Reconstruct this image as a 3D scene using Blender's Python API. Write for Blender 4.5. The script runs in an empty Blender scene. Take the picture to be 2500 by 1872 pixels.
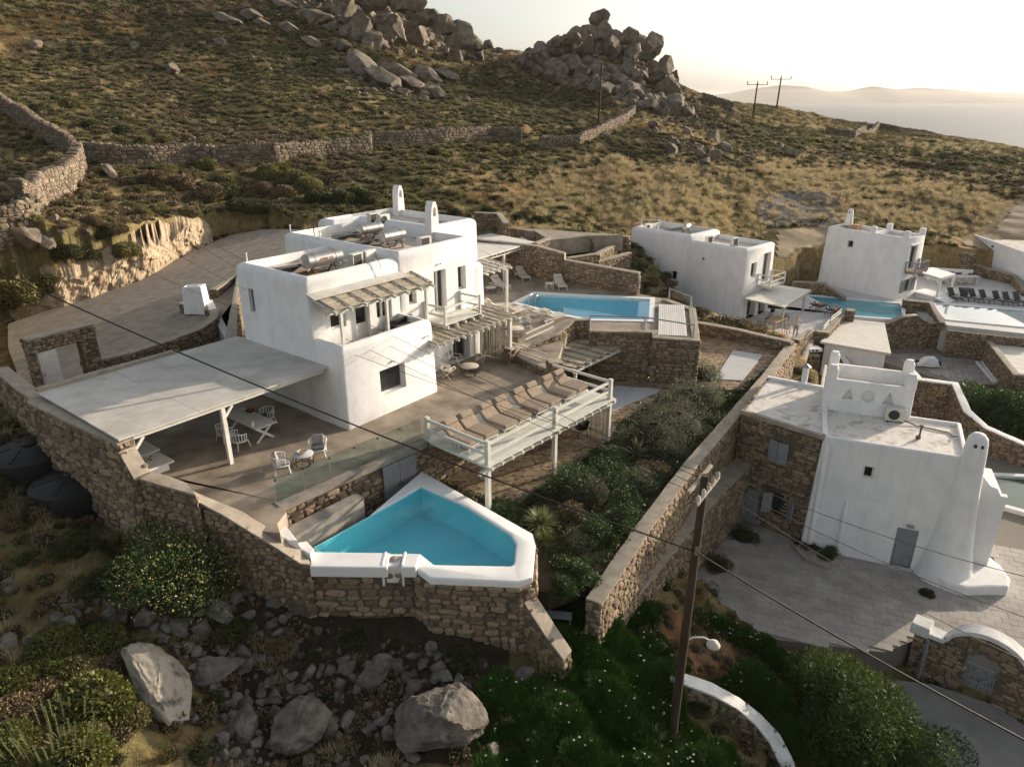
import bpy, bmesh, math, random
import numpy as np
from mathutils import Vector, Matrix, noise as mnoise
random.seed(7); RNG = np.random.default_rng(7)
R = math.radians
scene = bpy.context.scene
COL = scene.collection

# ------------------------------------------------------------------ camera, sky, sun, exposure
ZC = 14.0; FPX = 1734.0; PITCH = math.atan(701/1734)
cam_d = bpy.data.cameras.new('camera'); cam = bpy.data.objects.new('camera', cam_d); COL.objects.link(cam)
cam.location = (0, 0, ZC); cam.rotation_euler = (math.pi/2-PITCH, 0, 0)
cam_d.sensor_width = 36.0; cam_d.lens = 36.0*FPX/2500.0; cam_d.clip_start = 0.2; cam_d.clip_end = 40000
scene.camera = cam
SUN_AZ, SUN_EL = R(57.5), R(12.5)
world = bpy.data.worlds.new('World'); scene.world = world; world.use_nodes = True
wn = world.node_tree.nodes; wl = world.node_tree.links
sky = wn.new('ShaderNodeTexSky'); sky.sky_type = 'NISHITA'; sky.sun_disc = False
sky.sun_elevation = SUN_EL; sky.sun_rotation = SUN_AZ; sky.air_density = 1.0; sky.dust_density = 3.0; sky.ozone_density = 1.0
bg = wn['Background']; bg.inputs[1].default_value = 0.13
hs = wn.new('ShaderNodeHueSaturation'); hs.inputs['Saturation'].default_value = 0.36
wl.new(sky.outputs[0], hs.inputs['Color']); wl.new(hs.outputs[0], bg.inputs[0])
sun_d = bpy.data.lights.new('sun', 'SUN'); sun = bpy.data.objects.new('sun', sun_d); COL.objects.link(sun)
sun_d.energy = 4.3; sun_d.angle = R(0.6); sun_d.color = (1.0, 0.83, 0.64)
SUNV = Vector((math.sin(SUN_AZ)*math.cos(SUN_EL), math.cos(SUN_AZ)*math.cos(SUN_EL), math.sin(SUN_EL)))
sun.rotation_euler = (-SUNV).to_track_quat('-Z', 'Y').to_euler(); sun.location = SUNV*300
vs = scene.view_settings; vs.view_transform = 'Standard'; vs.look = 'None'; vs.exposure = 0.82; vs.gamma = 1.0; vs.use_curve_mapping = False
scene.cycles.use_denoising = True
scene.cycles.max_bounces = 6; scene.cycles.diffuse_bounces = 3; scene.cycles.glossy_bounces = 3; scene.cycles.transmission_bounces = 4
scene.cycles.transparent_max_bounces = 12; scene.cycles.volume_bounces = 0; scene.cycles.caustics_reflective = False; scene.cycles.caustics_refractive = False

# ------------------------------------------------------------------ photo pixel -> direction -> place (2500 x 1872 pixels)
CP, SP = math.cos(PITCH), math.sin(PITCH)
def ray(x, y):
    cx, cy = (x-1250)/FPX, -(y-936)/FPX
    return Vector((cx, CP+cy*SP, -SP+cy*CP))
def W(x, y, z):
    r = ray(x, y); t = (z-ZC)/r.z
    return Vector((t*r.x, t*r.y, z))
def pix(p):
    dx, dy, dz = p[0], p[1], p[2]-ZC
    f = dy*CP-dz*SP; u = dy*SP+dz*CP
    return 1250+FPX*dx/f, 936-FPX*u/f
def atY(x, y, Y):
    r = ray(x, y); t = Y/r.y
    return Vector((t*r.x, Y, ZC+t*r.z))
z4 = lambda x, y: (x*.317, 550+y*.317)
z5 = lambda x, y: (560+x*.317, 440+y*.317)
z6 = lambda x, y: (1160+x*.2717, 500+y*.2717)
z7 = lambda x, y: (1700+x*.3623, 500+y*.3623)
z1 = lambda x, y: (x*.317, 950+y*.317)
z11 = lambda x, y: (600+x*.317, 900+y*.317)
z10 = lambda x, y: (1000+x*.317, 800+y*.317)
z9 = lambda x, y: (1650+x*.3846, 850+y*.3846)
z12 = lambda x, y: (x*.317, 1347+y*.317)
z13 = lambda x, y: (600+x*.317, 1347+y*.317)
z14 = lambda x, y: (1200+x*.317, 1347+y*.317)
z8 = lambda x, y: (1800+x*.317, 1347+y*.317)
za = lambda x, y: (x*.4076, y*.4076)
zb = lambda x, y: (800+x*.4076, y*.4076)
zc = lambda x, y: (1600+x*.4076, y*.4076)
class Fr:                                   # a plan frame: origin, u along d, v to its left
    def __init__(s, o, d):
        s.o = Vector((o[0], o[1])); s.u = Vector((d[0], d[1])).normalized(); s.v = Vector((-s.u.y, s.u.x))
    def w(s, u, v, z=0.0):
        p = s.o+s.u*u+s.v*v; return Vector((p.x, p.y, z))
    def ang(s): return math.atan2(s.u.y, s.u.x)
    def onz(s, px, z):
        p = W(px[0], px[1], z); q = Vector((p.x, p.y))-s.o; return q.dot(s.u), q.dot(s.v)
    def onv(s, px, v):
        r = ray(*px); r2 = Vector((r.x, r.y)); t = (v+s.o.dot(s.v))/r2.dot(s.v); p = r*t
        return (Vector((p.x, p.y))-s.o).dot(s.u), ZC+p.z
    def onu(s, px, u):
        r = ray(*px); r2 = Vector((r.x, r.y)); t = (u+s.o.dot(s.u))/r2.dot(s.u); p = r*t
        return (Vector((p.x, p.y))-s.o).dot(s.v), ZC+p.z

# ------------------------------------------------------------------ materials
MATS = {}
def srgb(h):
    h = h.lstrip('#'); c = [int(h[i:i+2], 16)/255 for i in (0, 2, 4)]
    return tuple(x/12.92 if x < .04045 else ((x+.055)/1.055)**2.4 for x in c)
def mat(name, c1, c2=None, rough=.8, scale=3.0, bump=0.0, bscale=20.0, spec=.3, metal=0.0, rnd=0.0, detail=6.0, coord='Object', stretch=None, c3=None, dist=.02):
    """noise-mixed principled material; rnd = brightness spread per object / per island"""
    if name in MATS: return MATS[name]
    m = bpy.data.materials.new(name); m.use_nodes = True; MATS[name] = m
    n = m.node_tree.nodes; l = m.node_tree.links; b = n['Principled BSDF']
    b.inputs['Roughness'].default_value = rough; b.inputs['Metallic'].default_value = metal
    b.inputs['Specular IOR Level'].default_value = spec
    if coord == 'World':
        g = n.new('ShaderNodeNewGeometry'); vec = g.outputs['Position']
    else:
        tc = n.new('ShaderNodeTexCoord'); vec = tc.outputs[coord]
    if stretch:
        mp = n.new('ShaderNodeMapping'); mp.inputs['Scale'].default_value = stretch; l.new(vec, mp.inputs[0]); vec = mp.outputs[0]
    col = None
    if c2 is None: c2 = c1
    nz = n.new('ShaderNodeTexNoise'); nz.inputs['Scale'].default_value = scale; nz.inputs['Detail'].default_value = detail; nz.inputs['Roughness'].default_value = .62
    l.new(vec, nz.inputs['Vector'])
    cr = n.new('ShaderNodeValToRGB'); cr.color_ramp.elements[0].position = .34; cr.color_ramp.elements[1].position = .66
    cr.color_ramp.elements[0].color = (*c1, 1); cr.color_ramp.elements[1].color = (*c2, 1)
    if c3 is not None:
        e = cr.color_ramp.elements.new(.5); e.color = (*c3, 1)
    l.new(nz.outputs['Fac'], cr.inputs[0]); col = cr.outputs[0]
    if rnd > 0:
        oi = n.new('ShaderNodeObjectInfo'); ge = n.new('ShaderNodeNewGeometry')
        ad = n.new('ShaderNodeMath'); ad.operation = 'ADD'; l.new(oi.outputs['Random'], ad.inputs[0]); l.new(ge.outputs['Random Per Island'], ad.inputs[1])
        fr = n.new('ShaderNodeMath'); fr.operation = 'FRACT'; l.new(ad.outputs[0], fr.inputs[0])
        mr = n.new('ShaderNodeMapRange'); mr.inputs['To Min'].default_value = 1-rnd; mr.inputs['To Max'].default_value = 1+rnd; l.new(fr.outputs[0], mr.inputs[0])
        hv = n.new('ShaderNodeHueSaturation'); l.new(col, hv.inputs['Color']); l.new(mr.outputs[0], hv.inputs['Value'])
        m2 = n.new('ShaderNodeMath'); m2.operation = 'MULTIPLY'; m2.inputs[1].default_value = 7.31; l.new(fr.outputs[0], m2.inputs[0])
        f2 = n.new('ShaderNodeMath'); f2.operation = 'FRACT'; l.new(m2.outputs[0], f2.inputs[0])
        mh = n.new('ShaderNodeMapRange'); mh.inputs['To Min'].default_value = .5-.05*rnd; mh.inputs['To Max'].default_value = .5+.05*rnd; l.new(f2.outputs[0], mh.inputs[0]); l.new(mh.outputs[0], hv.inputs['Hue'])
        col = hv.outputs[0]
    l.new(col, b.inputs['Base Color'])
    if bump > 0:
        bn = n.new('ShaderNodeTexNoise'); bn.inputs['Scale'].default_value = bscale; bn.inputs['Detail'].default_value = 5; l.new(vec, bn.inputs['Vector'])
        bu = n.new('ShaderNodeBump'); bu.inputs['Strength'].default_value = bump; bu.inputs['Distance'].default_value = dist; l.new(bn.outputs['Fac'], bu.inputs['Height']); l.new(bu.outputs[0], b.inputs['Normal'])
    return m
def leafmat(name, c1, c2, rnd=.35, rough=.55, trans=.25, spec=.35):
    """leaf: diffuse + some light through it, colour varies per leaf and per plant"""
    m = mat(name, c1, c2, rough=rough, scale=1.7, rnd=rnd, spec=spec)
    n = m.node_tree.nodes; l = m.node_tree.links; b = n['Principled BSDF']
    src = b.inputs['Base Color'].links[0].from_socket
    tr = n.new('ShaderNodeBsdfTranslucent'); l.new(src, tr.inputs[0])
    mx = n.new('ShaderNodeMixShader'); mx.inputs[0].default_value = trans; l.new(b.outputs[0], mx.inputs[1]); l.new(tr.outputs[0], mx.inputs[2])
    l.new(mx.outputs[0], n['Material Output'].inputs[0])
    return m
PLASTER = mat('white_plaster', (.70, .70, .69), (.80, .79, .775), rough=.9, scale=1.1, bump=.35, bscale=3.5, dist=.03, c3=(.76, .755, .745))
def streaks(m, lo, sc=1.3):
    n = m.node_tree.nodes; l = m.node_tree.links; b = n['Principled BSDF']; src = b.inputs['Base Color'].links[0].from_socket
    g = n.new('ShaderNodeNewGeometry'); mp = n.new('ShaderNodeMapping'); mp.inputs['Scale'].default_value = (sc, sc, sc*.12); l.new(g.outputs['Position'], mp.inputs[0])
    nz = n.new('ShaderNodeTexNoise'); nz.inputs['Scale'].default_value = 2.2; nz.inputs['Detail'].default_value = 9; nz.inputs['Roughness'].default_value = .7; l.new(mp.outputs[0], nz.inputs['Vector'])
    cr = n.new('ShaderNodeValToRGB'); cr.color_ramp.elements[0].position = .36; cr.color_ramp.elements[1].position = .56; cr.color_ramp.elements[0].color = (*lo, 1); l.new(nz.outputs['Fac'], cr.inputs[0])
    mx = n.new('ShaderNodeMixRGB'); mx.blend_type = 'MULTIPLY'; mx.inputs[0].default_value = 1; l.new(src, mx.inputs[1]); l.new(cr.outputs[0], mx.inputs[2]); l.new(mx.outputs[0], b.inputs['Base Color'])
streaks(PLASTER, (.93, .92, .905))
PLASTER_OLD = mat('weathered_plaster', (.52, .51, .49), (.74, .73, .71), rough=.9, scale=2.2, bump=.3, bscale=9)
def stainmat(name, base1, base2, stain, sc):
    m = mat(name, base1, base2, rough=.9, scale=2.5, bump=.3, bscale=14)
    n = m.node_tree.nodes; l = m.node_tree.links; b = n['Principled BSDF']; src = b.inputs['Base Color'].links[0].from_socket
    tc = n.new('ShaderNodeTexCoord'); nz = n.new('ShaderNodeTexNoise'); nz.inputs['Scale'].default_value = sc; nz.inputs['Detail'].default_value = 8; nz.inputs['Roughness'].default_value = .7; l.new(tc.outputs['Object'], nz.inputs['Vector'])
    cr = n.new('ShaderNodeValToRGB'); cr.color_ramp.elements[0].position = .5; cr.color_ramp.elements[1].position = .66; l.new(nz.outputs['Fac'], cr.inputs[0])
    mx = n.new('ShaderNodeMixRGB'); mx.inputs[2].default_value = (*stain, 1); l.new(cr.outputs[0], mx.inputs[0]); l.new(src, mx.inputs[1]); l.new(mx.outputs[0], b.inputs['Base Color'])
    return m
ROOF = stainmat('stained_roof_coat', (.50, .46, .40), (.60, .56, .50), (.22, .16, .11), .7)
ROOF_R = stainmat('flaking_roof_coat', (.62, .58, .52), (.70, .67, .62), (.36, .32, .27), 1.6)
CONC = mat('terrace_screed', (.17, .135, .10), (.36, .30, .235), rough=.75, scale=.8, bump=.12, bscale=30, coord='World', c3=(.26, .215, .165), detail=9)
CONC_D = mat('rough_concrete', (.17, .15, .13), (.29, .26, .225), rough=.9, scale=2.2, bump=.3, bscale=18, coord='World')
CAPM = mat('wall_cap_mortar', (.25, .215, .17), (.37, .325, .26), rough=.95, scale=2.5, bump=.4, bscale=12, coord='World')
STONE = mat('rubble_stone', (.165, .12, .078), (.31, .235, .155), rough=.92, scale=4, bump=.5, bscale=14, rnd=.42, dist=.03)
STONE_G = mat('grey_field_stone', (.13, .10, .072), (.25, .20, .145), rough=.95, scale=3, bump=.5, bscale=10, rnd=.4, dist=.03)
MORTAR = mat('wall_mortar', (.085, .068, .05), (.13, .107, .08), rough=.97, scale=6, bump=.4, bscale=30, coord='World')
PAVE = mat('crazy_paving_stone', (.22, .16, .10), (.33, .25, .165), rough=.85, scale=2.2, bump=.25, bscale=15, rnd=.28, coord='World')
TILE = mat('courtyard_paver', (.26, .24, .215), (.37, .345, .31), rough=.8, scale=.9, bump=.15, bscale=20, rnd=.08, coord='World')
JOINT = mat('paving_joint', (.18, .16, .135), (.23, .205, .175), rough=.95, scale=8, coord='World')
WOOD = mat('painted_timber', (.50, .50, .44), (.60, .595, .53), rough=.65, scale=2, bump=.15, bscale=40, rnd=.08, stretch=(1, 1, 1))
WOODW = mat('white_timber', (.62, .60, .55), (.70, .68, .63), rough=.6, scale=3, rnd=.06)
CANVAS = mat('roof_board', (.40, .38, .34), (.56, .535, .49), rough=.85, scale=.9, detail=10, bump=.1, bscale=6, coord='World')
CANVAS_W = mat('canopy_board', (.58, .55, .49), (.66, .63, .57), rough=.85, scale=1.5, bump=.1, bscale=6, coord='World')
REED = mat('reed_mat', (.30, .255, .19), (.44, .385, .30), rough=.9, scale=9, bump=.5, bscale=30, rnd=.2)
BAMBOO = mat('bamboo_screen', (.20, .18, .14), (.34, .31, .25), rough=.8, scale=5, rnd=.35)
METAL = mat('brushed_steel', (.30, .295, .285), (.38, .375, .36), rough=.38, scale=3, metal=.85)
RUST = mat('rusty_steel', (.09, .05, .03), (.16, .09, .055), rough=.8, scale=8)
PANELM = mat('solar_absorber', (.05, .05, .055), (.08, .08, .085), rough=.25, spec=.6)
ACW = mat('ac_casing', (.56, .54, .48), (.62, .60, .54), rough=.6)
DARK = mat('dark_plastic', (.02, .02, .022), (.03, .03, .032), rough=.5)
BLACKM = mat('black_metal', (.012, .012, .013), (.02, .02, .02), rough=.45)
CABLE = mat('black_cable', (.012, .011, .01), (.02, .018, .016), rough=.6)
TAUPE = mat('taupe_fabric', (.26, .205, .155), (.32, .26, .20), rough=.95, scale=6, bump=.35, bscale=5, spec=.1, rnd=.07, dist=.05)
CREAM = mat('cream_fabric', (.46, .425, .365), (.52, .48, .42), rough=.95, scale=4, bump=.2, bscale=6, spec=.1, dist=.04)
GREYF = mat('grey_fabric', (.10, .105, .115), (.14, .145, .155), rough=.95, bump=.2, bscale=60)
LILAC = mat('mauve_cushion', (.26, .22, .215), (.33, .285, .275), rough=.95, bump=.2, bscale=8)
GREENF = mat('green_cushion', (.02, .27, .02), (.03, .33, .03), rough=.9, bump=.2, bscale=8)
WHITEM = mat('white_powder_coat', (.66, .655, .63), (.72, .715, .69), rough=.5)
GREYP = mat('grey_paint', (.20, .205, .215), (.245, .25, .26), rough=.6, scale=4)
POOLW = mat('white_pool_coping', (.69, .69, .68), (.77, .765, .75), rough=.8, scale=1.3, bump=.12, bscale=8)
POOLB = mat('pool_plaster', (.28, .61, .67), (.34, .67, .73), rough=.8, scale=.7)
POOLB2 = mat('deep_pool_plaster', (.36, .68, .80), (.40, .72, .84), rough=.8, scale=.5)
SKIN = mat('skin', (.42, .25, .17), (.46, .28, .19), rough=.6)
TANKM = mat('black_tank_plastic', (.012, .012, .013), (.022, .021, .02), rough=.55, scale=1.5, bump=.1, bscale=3)
BARK = mat('bark', (.07, .05, .035), (.13, .10, .07), rough=.95, scale=6, bump=.6, bscale=12)
POLEW = mat('creosoted_pole', (.035, .024, .017), (.07, .048, .034), rough=.85, scale=3, bump=.4, bscale=12, stretch=(1, 1, .12))
GRAVEL = mat('gravel_track', (.225, .19, .15), (.34, .295, .24), rough=.97, scale=1.3, bump=.7, bscale=9, coord='World', detail=10, dist=.06)
BLUESLAB = mat('pale_slab', (.42, .43, .44), (.50, .505, .51), rough=.7, scale=1.5, coord='World')
LIME = mat('ochre_rock', (.24, .175, .11), (.46, .365, .25), rough=.95, scale=1.6, bump=.8, bscale=4, detail=9, coord='World', dist=.12)
GRAN = mat('granite', (.10, .08, .06), (.235, .195, .15), rough=.95, scale=.9, bump=.9, bscale=5, detail=11, coord='World', rnd=.18, dist=.08)
GRAN_N = mat('lichen_granite', (.07, .06, .05), (.20, .18, .155), rough=.95, scale=2.2, bump=.9, bscale=9, detail=12, coord='World', rnd=.12, dist=.05)
TERRA = mat('terracotta', (.30, .17, .11), (.36, .22, .15), rough=.9)
def glassmat(name, tint, mixf=.25, rough=.03):
    if name in MATS: return MATS[name]
    m = bpy.data.materials.new(name); m.use_nodes = True; MATS[name] = m
    n = m.node_tree.nodes; l = m.node_tree.links; n.remove(n['Principled BSDF'])
    tr = n.new('ShaderNodeBsdfTransparent'); tr.inputs[0].default_value = (*tint, 1)
    gl = n.new('ShaderNodeBsdfGlossy'); gl.inputs['Roughness'].default_value = rough
    lw = n.new('ShaderNodeLayerWeight'); lw.inputs[0].default_value = .5; pw = n.new('ShaderNodeMath'); pw.operation = 'POWER'; pw.inputs[1].default_value = 5; l.new(lw.outputs['Facing'], pw.inputs[0])
    fr = n.new('ShaderNodeMapRange'); fr.inputs['To Min'].default_value = .03; fr.inputs['To Max'].default_value = .95; l.new(pw.outputs[0], fr.inputs[0])
    mx = n.new('ShaderNodeMixShader'); l.new(fr.outputs[0], mx.inputs[0]); l.new(tr.outputs[0], mx.inputs[1]); l.new(gl.outputs[0], mx.inputs[2])
    l.new(mx.outputs[0], n['Material Output'].inputs[0]); return m
GLASS = glassmat('clear_glass', (.84, .90, .88))
PANE = mat('window_glass', (.018, .02, .022), (.026, .028, .03), rough=.04, spec=.8)
def watermat(name, tint, bscale, bstr):
    m = glassmat(name, tint, rough=.02); n = m.node_tree.nodes; l = m.node_tree.links
    g = n.new('ShaderNodeNewGeometry'); nz = n.new('ShaderNodeTexNoise'); nz.inputs['Scale'].default_value = bscale; nz.inputs['Detail'].default_value = 3; nz.inputs['Distortion'].default_value = .8
    l.new(g.outputs['Position'], nz.inputs['Vector'])
    bu = n.new('ShaderNodeBump'); bu.inputs['Strength'].default_value = bstr; bu.inputs['Distance'].default_value = .05; l.new(nz.outputs['Fac'], bu.inputs['Height'])
    for k in n:
        if k.type in ('BSDF_GLOSSY', 'LAYER_WEIGHT'): l.new(bu.outputs[0], k.inputs['Normal'])
    return m
WATER_T = watermat('turquoise_water', (.58, .90, .95), 1.6, .8)
WATER_B = watermat('blue_water', (.72, .92, .98), 1.2, .15)

# ------------------------------------------------------------------ mesh builder and tagging
class MB:
    def __init__(s): s.v = []; s.f = []
    def add(s, vs, fs):
        o = len(s.v); s.v += [tuple(p) for p in vs]; s.f += [tuple(i+o for i in f) for f in fs]; return s
    def prism(s, poly, z0, z1, inset=0.0):          # poly CCW [(x,y)]
        n = len(poly); v = [(p[0], p[1], z0) for p in poly]+[(p[0], p[1], z1) for p in poly]
        f = [tuple(range(n-1, -1, -1)), tuple(range(n, 2*n))]+[(i, (i+1) % n, n+(i+1) % n, n+i) for i in range(n)]
        return s.add(v, f)
    def hull8(s, b, t):                             # four bottom and four top points, same winding
        return s.add(list(b)+list(t), [(3, 2, 1, 0), (4, 5, 6, 7)]+[(i, (i+1) % 4, 4+(i+1) % 4, 4+i) for i in range(4)])
    def box(s, c, d, rz=0.0, tilt=None):
        M = Matrix.Rotation(rz, 3, 'Z')
        if tilt is not None: M = M @ tilt
        v = []
        for z in (-.5, .5):
            for x, y in ((-.5, -.5), (.5, -.5), (.5, .5), (-.5, .5)):
                v.append(Vector(c)+M @ Vector((x*d[0], y*d[1], z*d[2])))
        return s.hull8(v[:4], v[4:])
    def beam(s, a, b, w, h, up=(0, 0, 1)):          # bar from a to b, width w sideways, height h
        a = Vector(a); b = Vector(b); d = (b-a).normalized(); up = Vector(up)
        sd = d.cross(up)
        if sd.length < 1e-4: sd = d.cross(Vector((0, 1, 0)))
        sd.normalize(); up2 = sd.cross(d).normalized()
        q = [sd*(w/2*i)+up2*(h/2*j) for i, j in ((-1, -1), (1, -1), (1, 1), (-1, 1))]
        return s.hull8([a+k for k in q], [b+k for k in q])
    def tube(s, pts, r, n=8, caps=True):
        pts = [Vector(p) for p in pts]; rr = r if isinstance(r, (list, tuple)) else [r]*len(pts); o = []; k = len(pts); prev = None
        for i, p in enumerate(pts):
            d = (pts[min(i+1, k-1)]-pts[max(i-1, 0)]).normalized()
            a = d.cross(Vector((0, 0, 1)))
            if a.length < .05: a = d.cross(Vector((0, 1, 0))) if prev is None else prev-d*prev.dot(d)
            a.normalize(); prev = a; b = d.cross(a)
            o += [p+a*(rr[i]*math.cos(2*math.pi*j/n))+b*(rr[i]*math.sin(2*math.pi*j/n)) for j in range(n)]
        f = [(i*n+j, i*n+(j+1) % n, (i+1)*n+(j+1) % n, (i+1)*n+j) for i in range(k-1) for j in range(n)]
        if caps: f += [tuple(range(n-1, -1, -1)), tuple(range((k-1)*n, k*n))]
        return s.add(o, f)
    def lathe(s, c, prof, n=20, sx=1.0, sy=1.0):    # prof [(r,z)]
        o = [(c[0]+r*sx*math.cos(2*math.pi*j/n), c[1]+r*sy*math.sin(2*math.pi*j/n), c[2]+z) for r, z in prof for j in range(n)]
        k = len(prof); f = [(i*n+j, i*n+(j+1) % n, (i+1)*n+(j+1) % n, (i+1)*n+j) for i in range(k-1) for j in range(n)]
        f += [tuple(range(n-1, -1, -1)), tuple(range((k-1)*n, k*n))]
        return s.add(o, f)
    def mesh(s, name, off=(0, 0, 0)):
        me = bpy.data.meshes.new(name); o = Vector(off)
        me.from_pydata([tuple(Vector(p)-o) for p in s.v], [], s.f); me.update(); return me
    def build(s, name, m, parent=None, smooth=None, off=None, bevel=0.0):
        if off is None: off = parent_loc(parent)
        me = s.mesh(name, off)
        if bevel > 0:
            bm = bmesh.new(); bm.from_mesh(me)
            bmesh.ops.recalc_face_normals(bm, faces=bm.faces)
            bmesh.ops.bevel(bm, geom=bm.edges[:], offset=bevel, segments=2, affect='EDGES', profile=.6, clamp_overlap=True); bm.to_mesh(me); bm.free()
        return obj(name, me, m, parent, smooth)
def parent_loc(p):
    o = Vector((0, 0, 0))
    while p is not None: o = o+Vector(p.location); p = p.parent
    return o
def obj(name, me, m, parent=None, smooth=None):
    o = bpy.data.objects.new(name, me); COL.objects.link(o)
    if m is not None and len(me.materials) == 0: me.materials.append(m)
    if parent is not None: o.parent = parent
    if smooth is not None: smooth_mesh(me, smooth)
    return o
def smooth_mesh(me, deg):
    me.polygons.foreach_set('use_smooth', [True]*len(me.polygons)); me.set_sharp_from_angle(angle=R(deg)); me.update()
def fixnorm(me):
    bm = bmesh.new(); bm.from_mesh(me); bmesh.ops.recalc_face_normals(bm, faces=bm.faces); bm.to_mesh(me); bm.free()
def tag(o, label, cat, group=None, kind=None):
    if label: o['label'] = label
    if cat: o['category'] = cat
    if group: o['group'] = group
    if kind: o['kind'] = kind
    return o
def thing(name, label, cat, loc=(0, 0, 0), rz=0.0, group=None):
    e = bpy.data.objects.new(name, None); COL.objects.link(e); e.location = loc; e.rotation_euler = (0, 0, rz); e.empty_display_size = .2
    return tag(e, label, cat, group)
def dup(root, loc, rz, label=None, group=None, scale=None):
    def cp(o, par):
        c = o.copy(); COL.objects.link(c); c.parent = par
        for ch in [k for k in o.children]: cp(ch, c)
        return c
    r = cp(root, None); r.location = loc; r.rotation_euler = (0, 0, rz)
    if scale: r.scale = (scale,)*3
    if label: r['label'] = label
    if group: r['group'] = group
    return r
def boolean(o, cutters):
    """cut a list of (verts, faces) solids out of object o"""
    mb = MB()
    objs = []
    for c in cutters:
        me = c.mesh('cut'); fixnorm(me); k = bpy.data.objects.new('cut', me); COL.objects.link(k); objs.append(k)
        k.location = parent_loc(o.parent)*-1 if False else (0, 0, 0)
        md = o.modifiers.new('b', 'BOOLEAN'); md.operation = 'DIFFERENCE'; md.object = k; md.solver = 'EXACT'
    bpy.context.view_layer.update()
    dg = bpy.context.evaluated_depsgraph_get()
    me = bpy.data.meshes.new_from_object(o.evaluated_get(dg))
    old = o.data; o.modifiers.clear(); o.data = me; me.name = old.name; bpy.data.meshes.remove(old)
    for k in objs:
        d = k.data; bpy.data.objects.remove(k); bpy.data.meshes.remove(d)
    return o
def inset(poly, d):
    """inset a CCW polygon by d"""
    n = len(poly); out = []
    for i in range(n):
        a, b, c = Vector(poly[i-1][:2]), Vector(poly[i][:2]), Vector(poly[(i+1) % n][:2])
        e1 = (b-a).normalized(); e2 = (c-b).normalized(); n1 = Vector((-e1.y, e1.x)); n2 = Vector((-e2.y, e2.x))
        bis = n1+n2; k = bis.length_squared
        out.append(tuple(b+bis*(2*d/k)) if k > 1e-6 else tuple(b+n1*d))
    return out
# ------------------------------------------------------------------ plan frames
_A = W(853, 1047, 0); _B = W(1069, 952, 0)
M = Fr(_A, _B-_A)                                   # main villa: u along its front, v to the back-left
_d = W(1192, 1136, 0); _e = W(1494.5, 973, 0)
DK = Fr(_d, _e-_d)                                  # timber deck
_c2 = W(*z7(345, 300), 2.2); _r2 = W(*z7(535, 250), 2.2)
V2 = Fr(_c2, _r2-_c2)
V3 = Fr(W(*z7(1340, 640), -4), (.81, .58))
RH = Fr(W(*z9(1350, 1362), -7.6), (.927, -.375))    # right-hand house
UT = 0.4; PZ = -2.4; LPZ = -1.2; CY = -7.6

# ------------------------------------------------------------------ terrain
def vnoise(x, y, seed=0):
    xi = np.floor(x).astype(np.int64); yi = np.floor(y).astype(np.int64); xf = x-xi; yf = y-yi
    def h(a, b):
        n = (a*374761393+b*668265263+seed*1274126177) & 0x7fffffff
        n = ((n ^ (n >> 13))*1274126177) & 0x7fffffff
        return ((n ^ (n >> 16)) & 0xffff)/65535.0
    u = xf*xf*(3-2*xf); v = yf*yf*(3-2*yf)
    return (h(xi, yi)*(1-u)+h(xi+1, yi)*u)*(1-v)+(h(xi, yi+1)*(1-u)+h(xi+1, yi+1)*u)*v
def fbm(x, y, sc, oc=4, seed=0):
    a = 1.0; s = 0; t = 0
    for i in range(oc):
        s = s+a*vnoise(x*sc, y*sc, seed+i); t += a; a *= .5; sc *= 2.07
    return s/t
CT = []
def cz(px, py, z): p = W(px, py, z); CT.append((p.x, p.y, z))
def cy(px, py, Y): p = atY(px, py, Y); CT.append(tuple(p))
for a in [(0, 1872, -2.5), (250, 1872, -2.8), (120, 1650, -2.3), (0, 1500, -2.2), (330, 1560, -3.3), (440, 1872, -3.6), (600, 1700, -4.8), (800, 1800, -5.0), (760, 1520, -3.4), (1000, 1515, -3.0),
          (1000, 1650, -4.2), (1080, 1800, -4.4), (1300, 1560, -4.0), (1300, 1720, -4.6), (1300, 1872, -5.2), (1500, 1700, -5.5), (1740, 1740, -7.2), (1640, 1800, -6.3), (1600, 1570, -6.2), (1800, 1690, -6.8), (1900, 1872, -8.4), (1800, 1560, -7.4),
          (420, 1450, -3.4), (300, 1380, -2.6), (100, 1350, -2.2), (0, 1250, -1.5), (420, 1330, -2.4), (560, 1380, -3.0), (2100, 1700, -8.8), (2400, 1800, -9.6), (2500, 1600, -8.6), (2400, 1450, -7.9), (2200, 1872, -9.4)]: cz(*a)
for a in [(0, 980, .3), (60, 860, .8), (330, 770, .5), (200, 800, .5), (480, 650, 1.3), (640, 600, 2.2), (0, 740, 2.6), (90, 640, 4.2), (250, 690, 1.6), (440, 600, 2.6), (520, 530, 3.4), (330, 560, 4.6), (120, 560, 5.6), (0, 560, 6.0)]: cz(*a)
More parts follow.
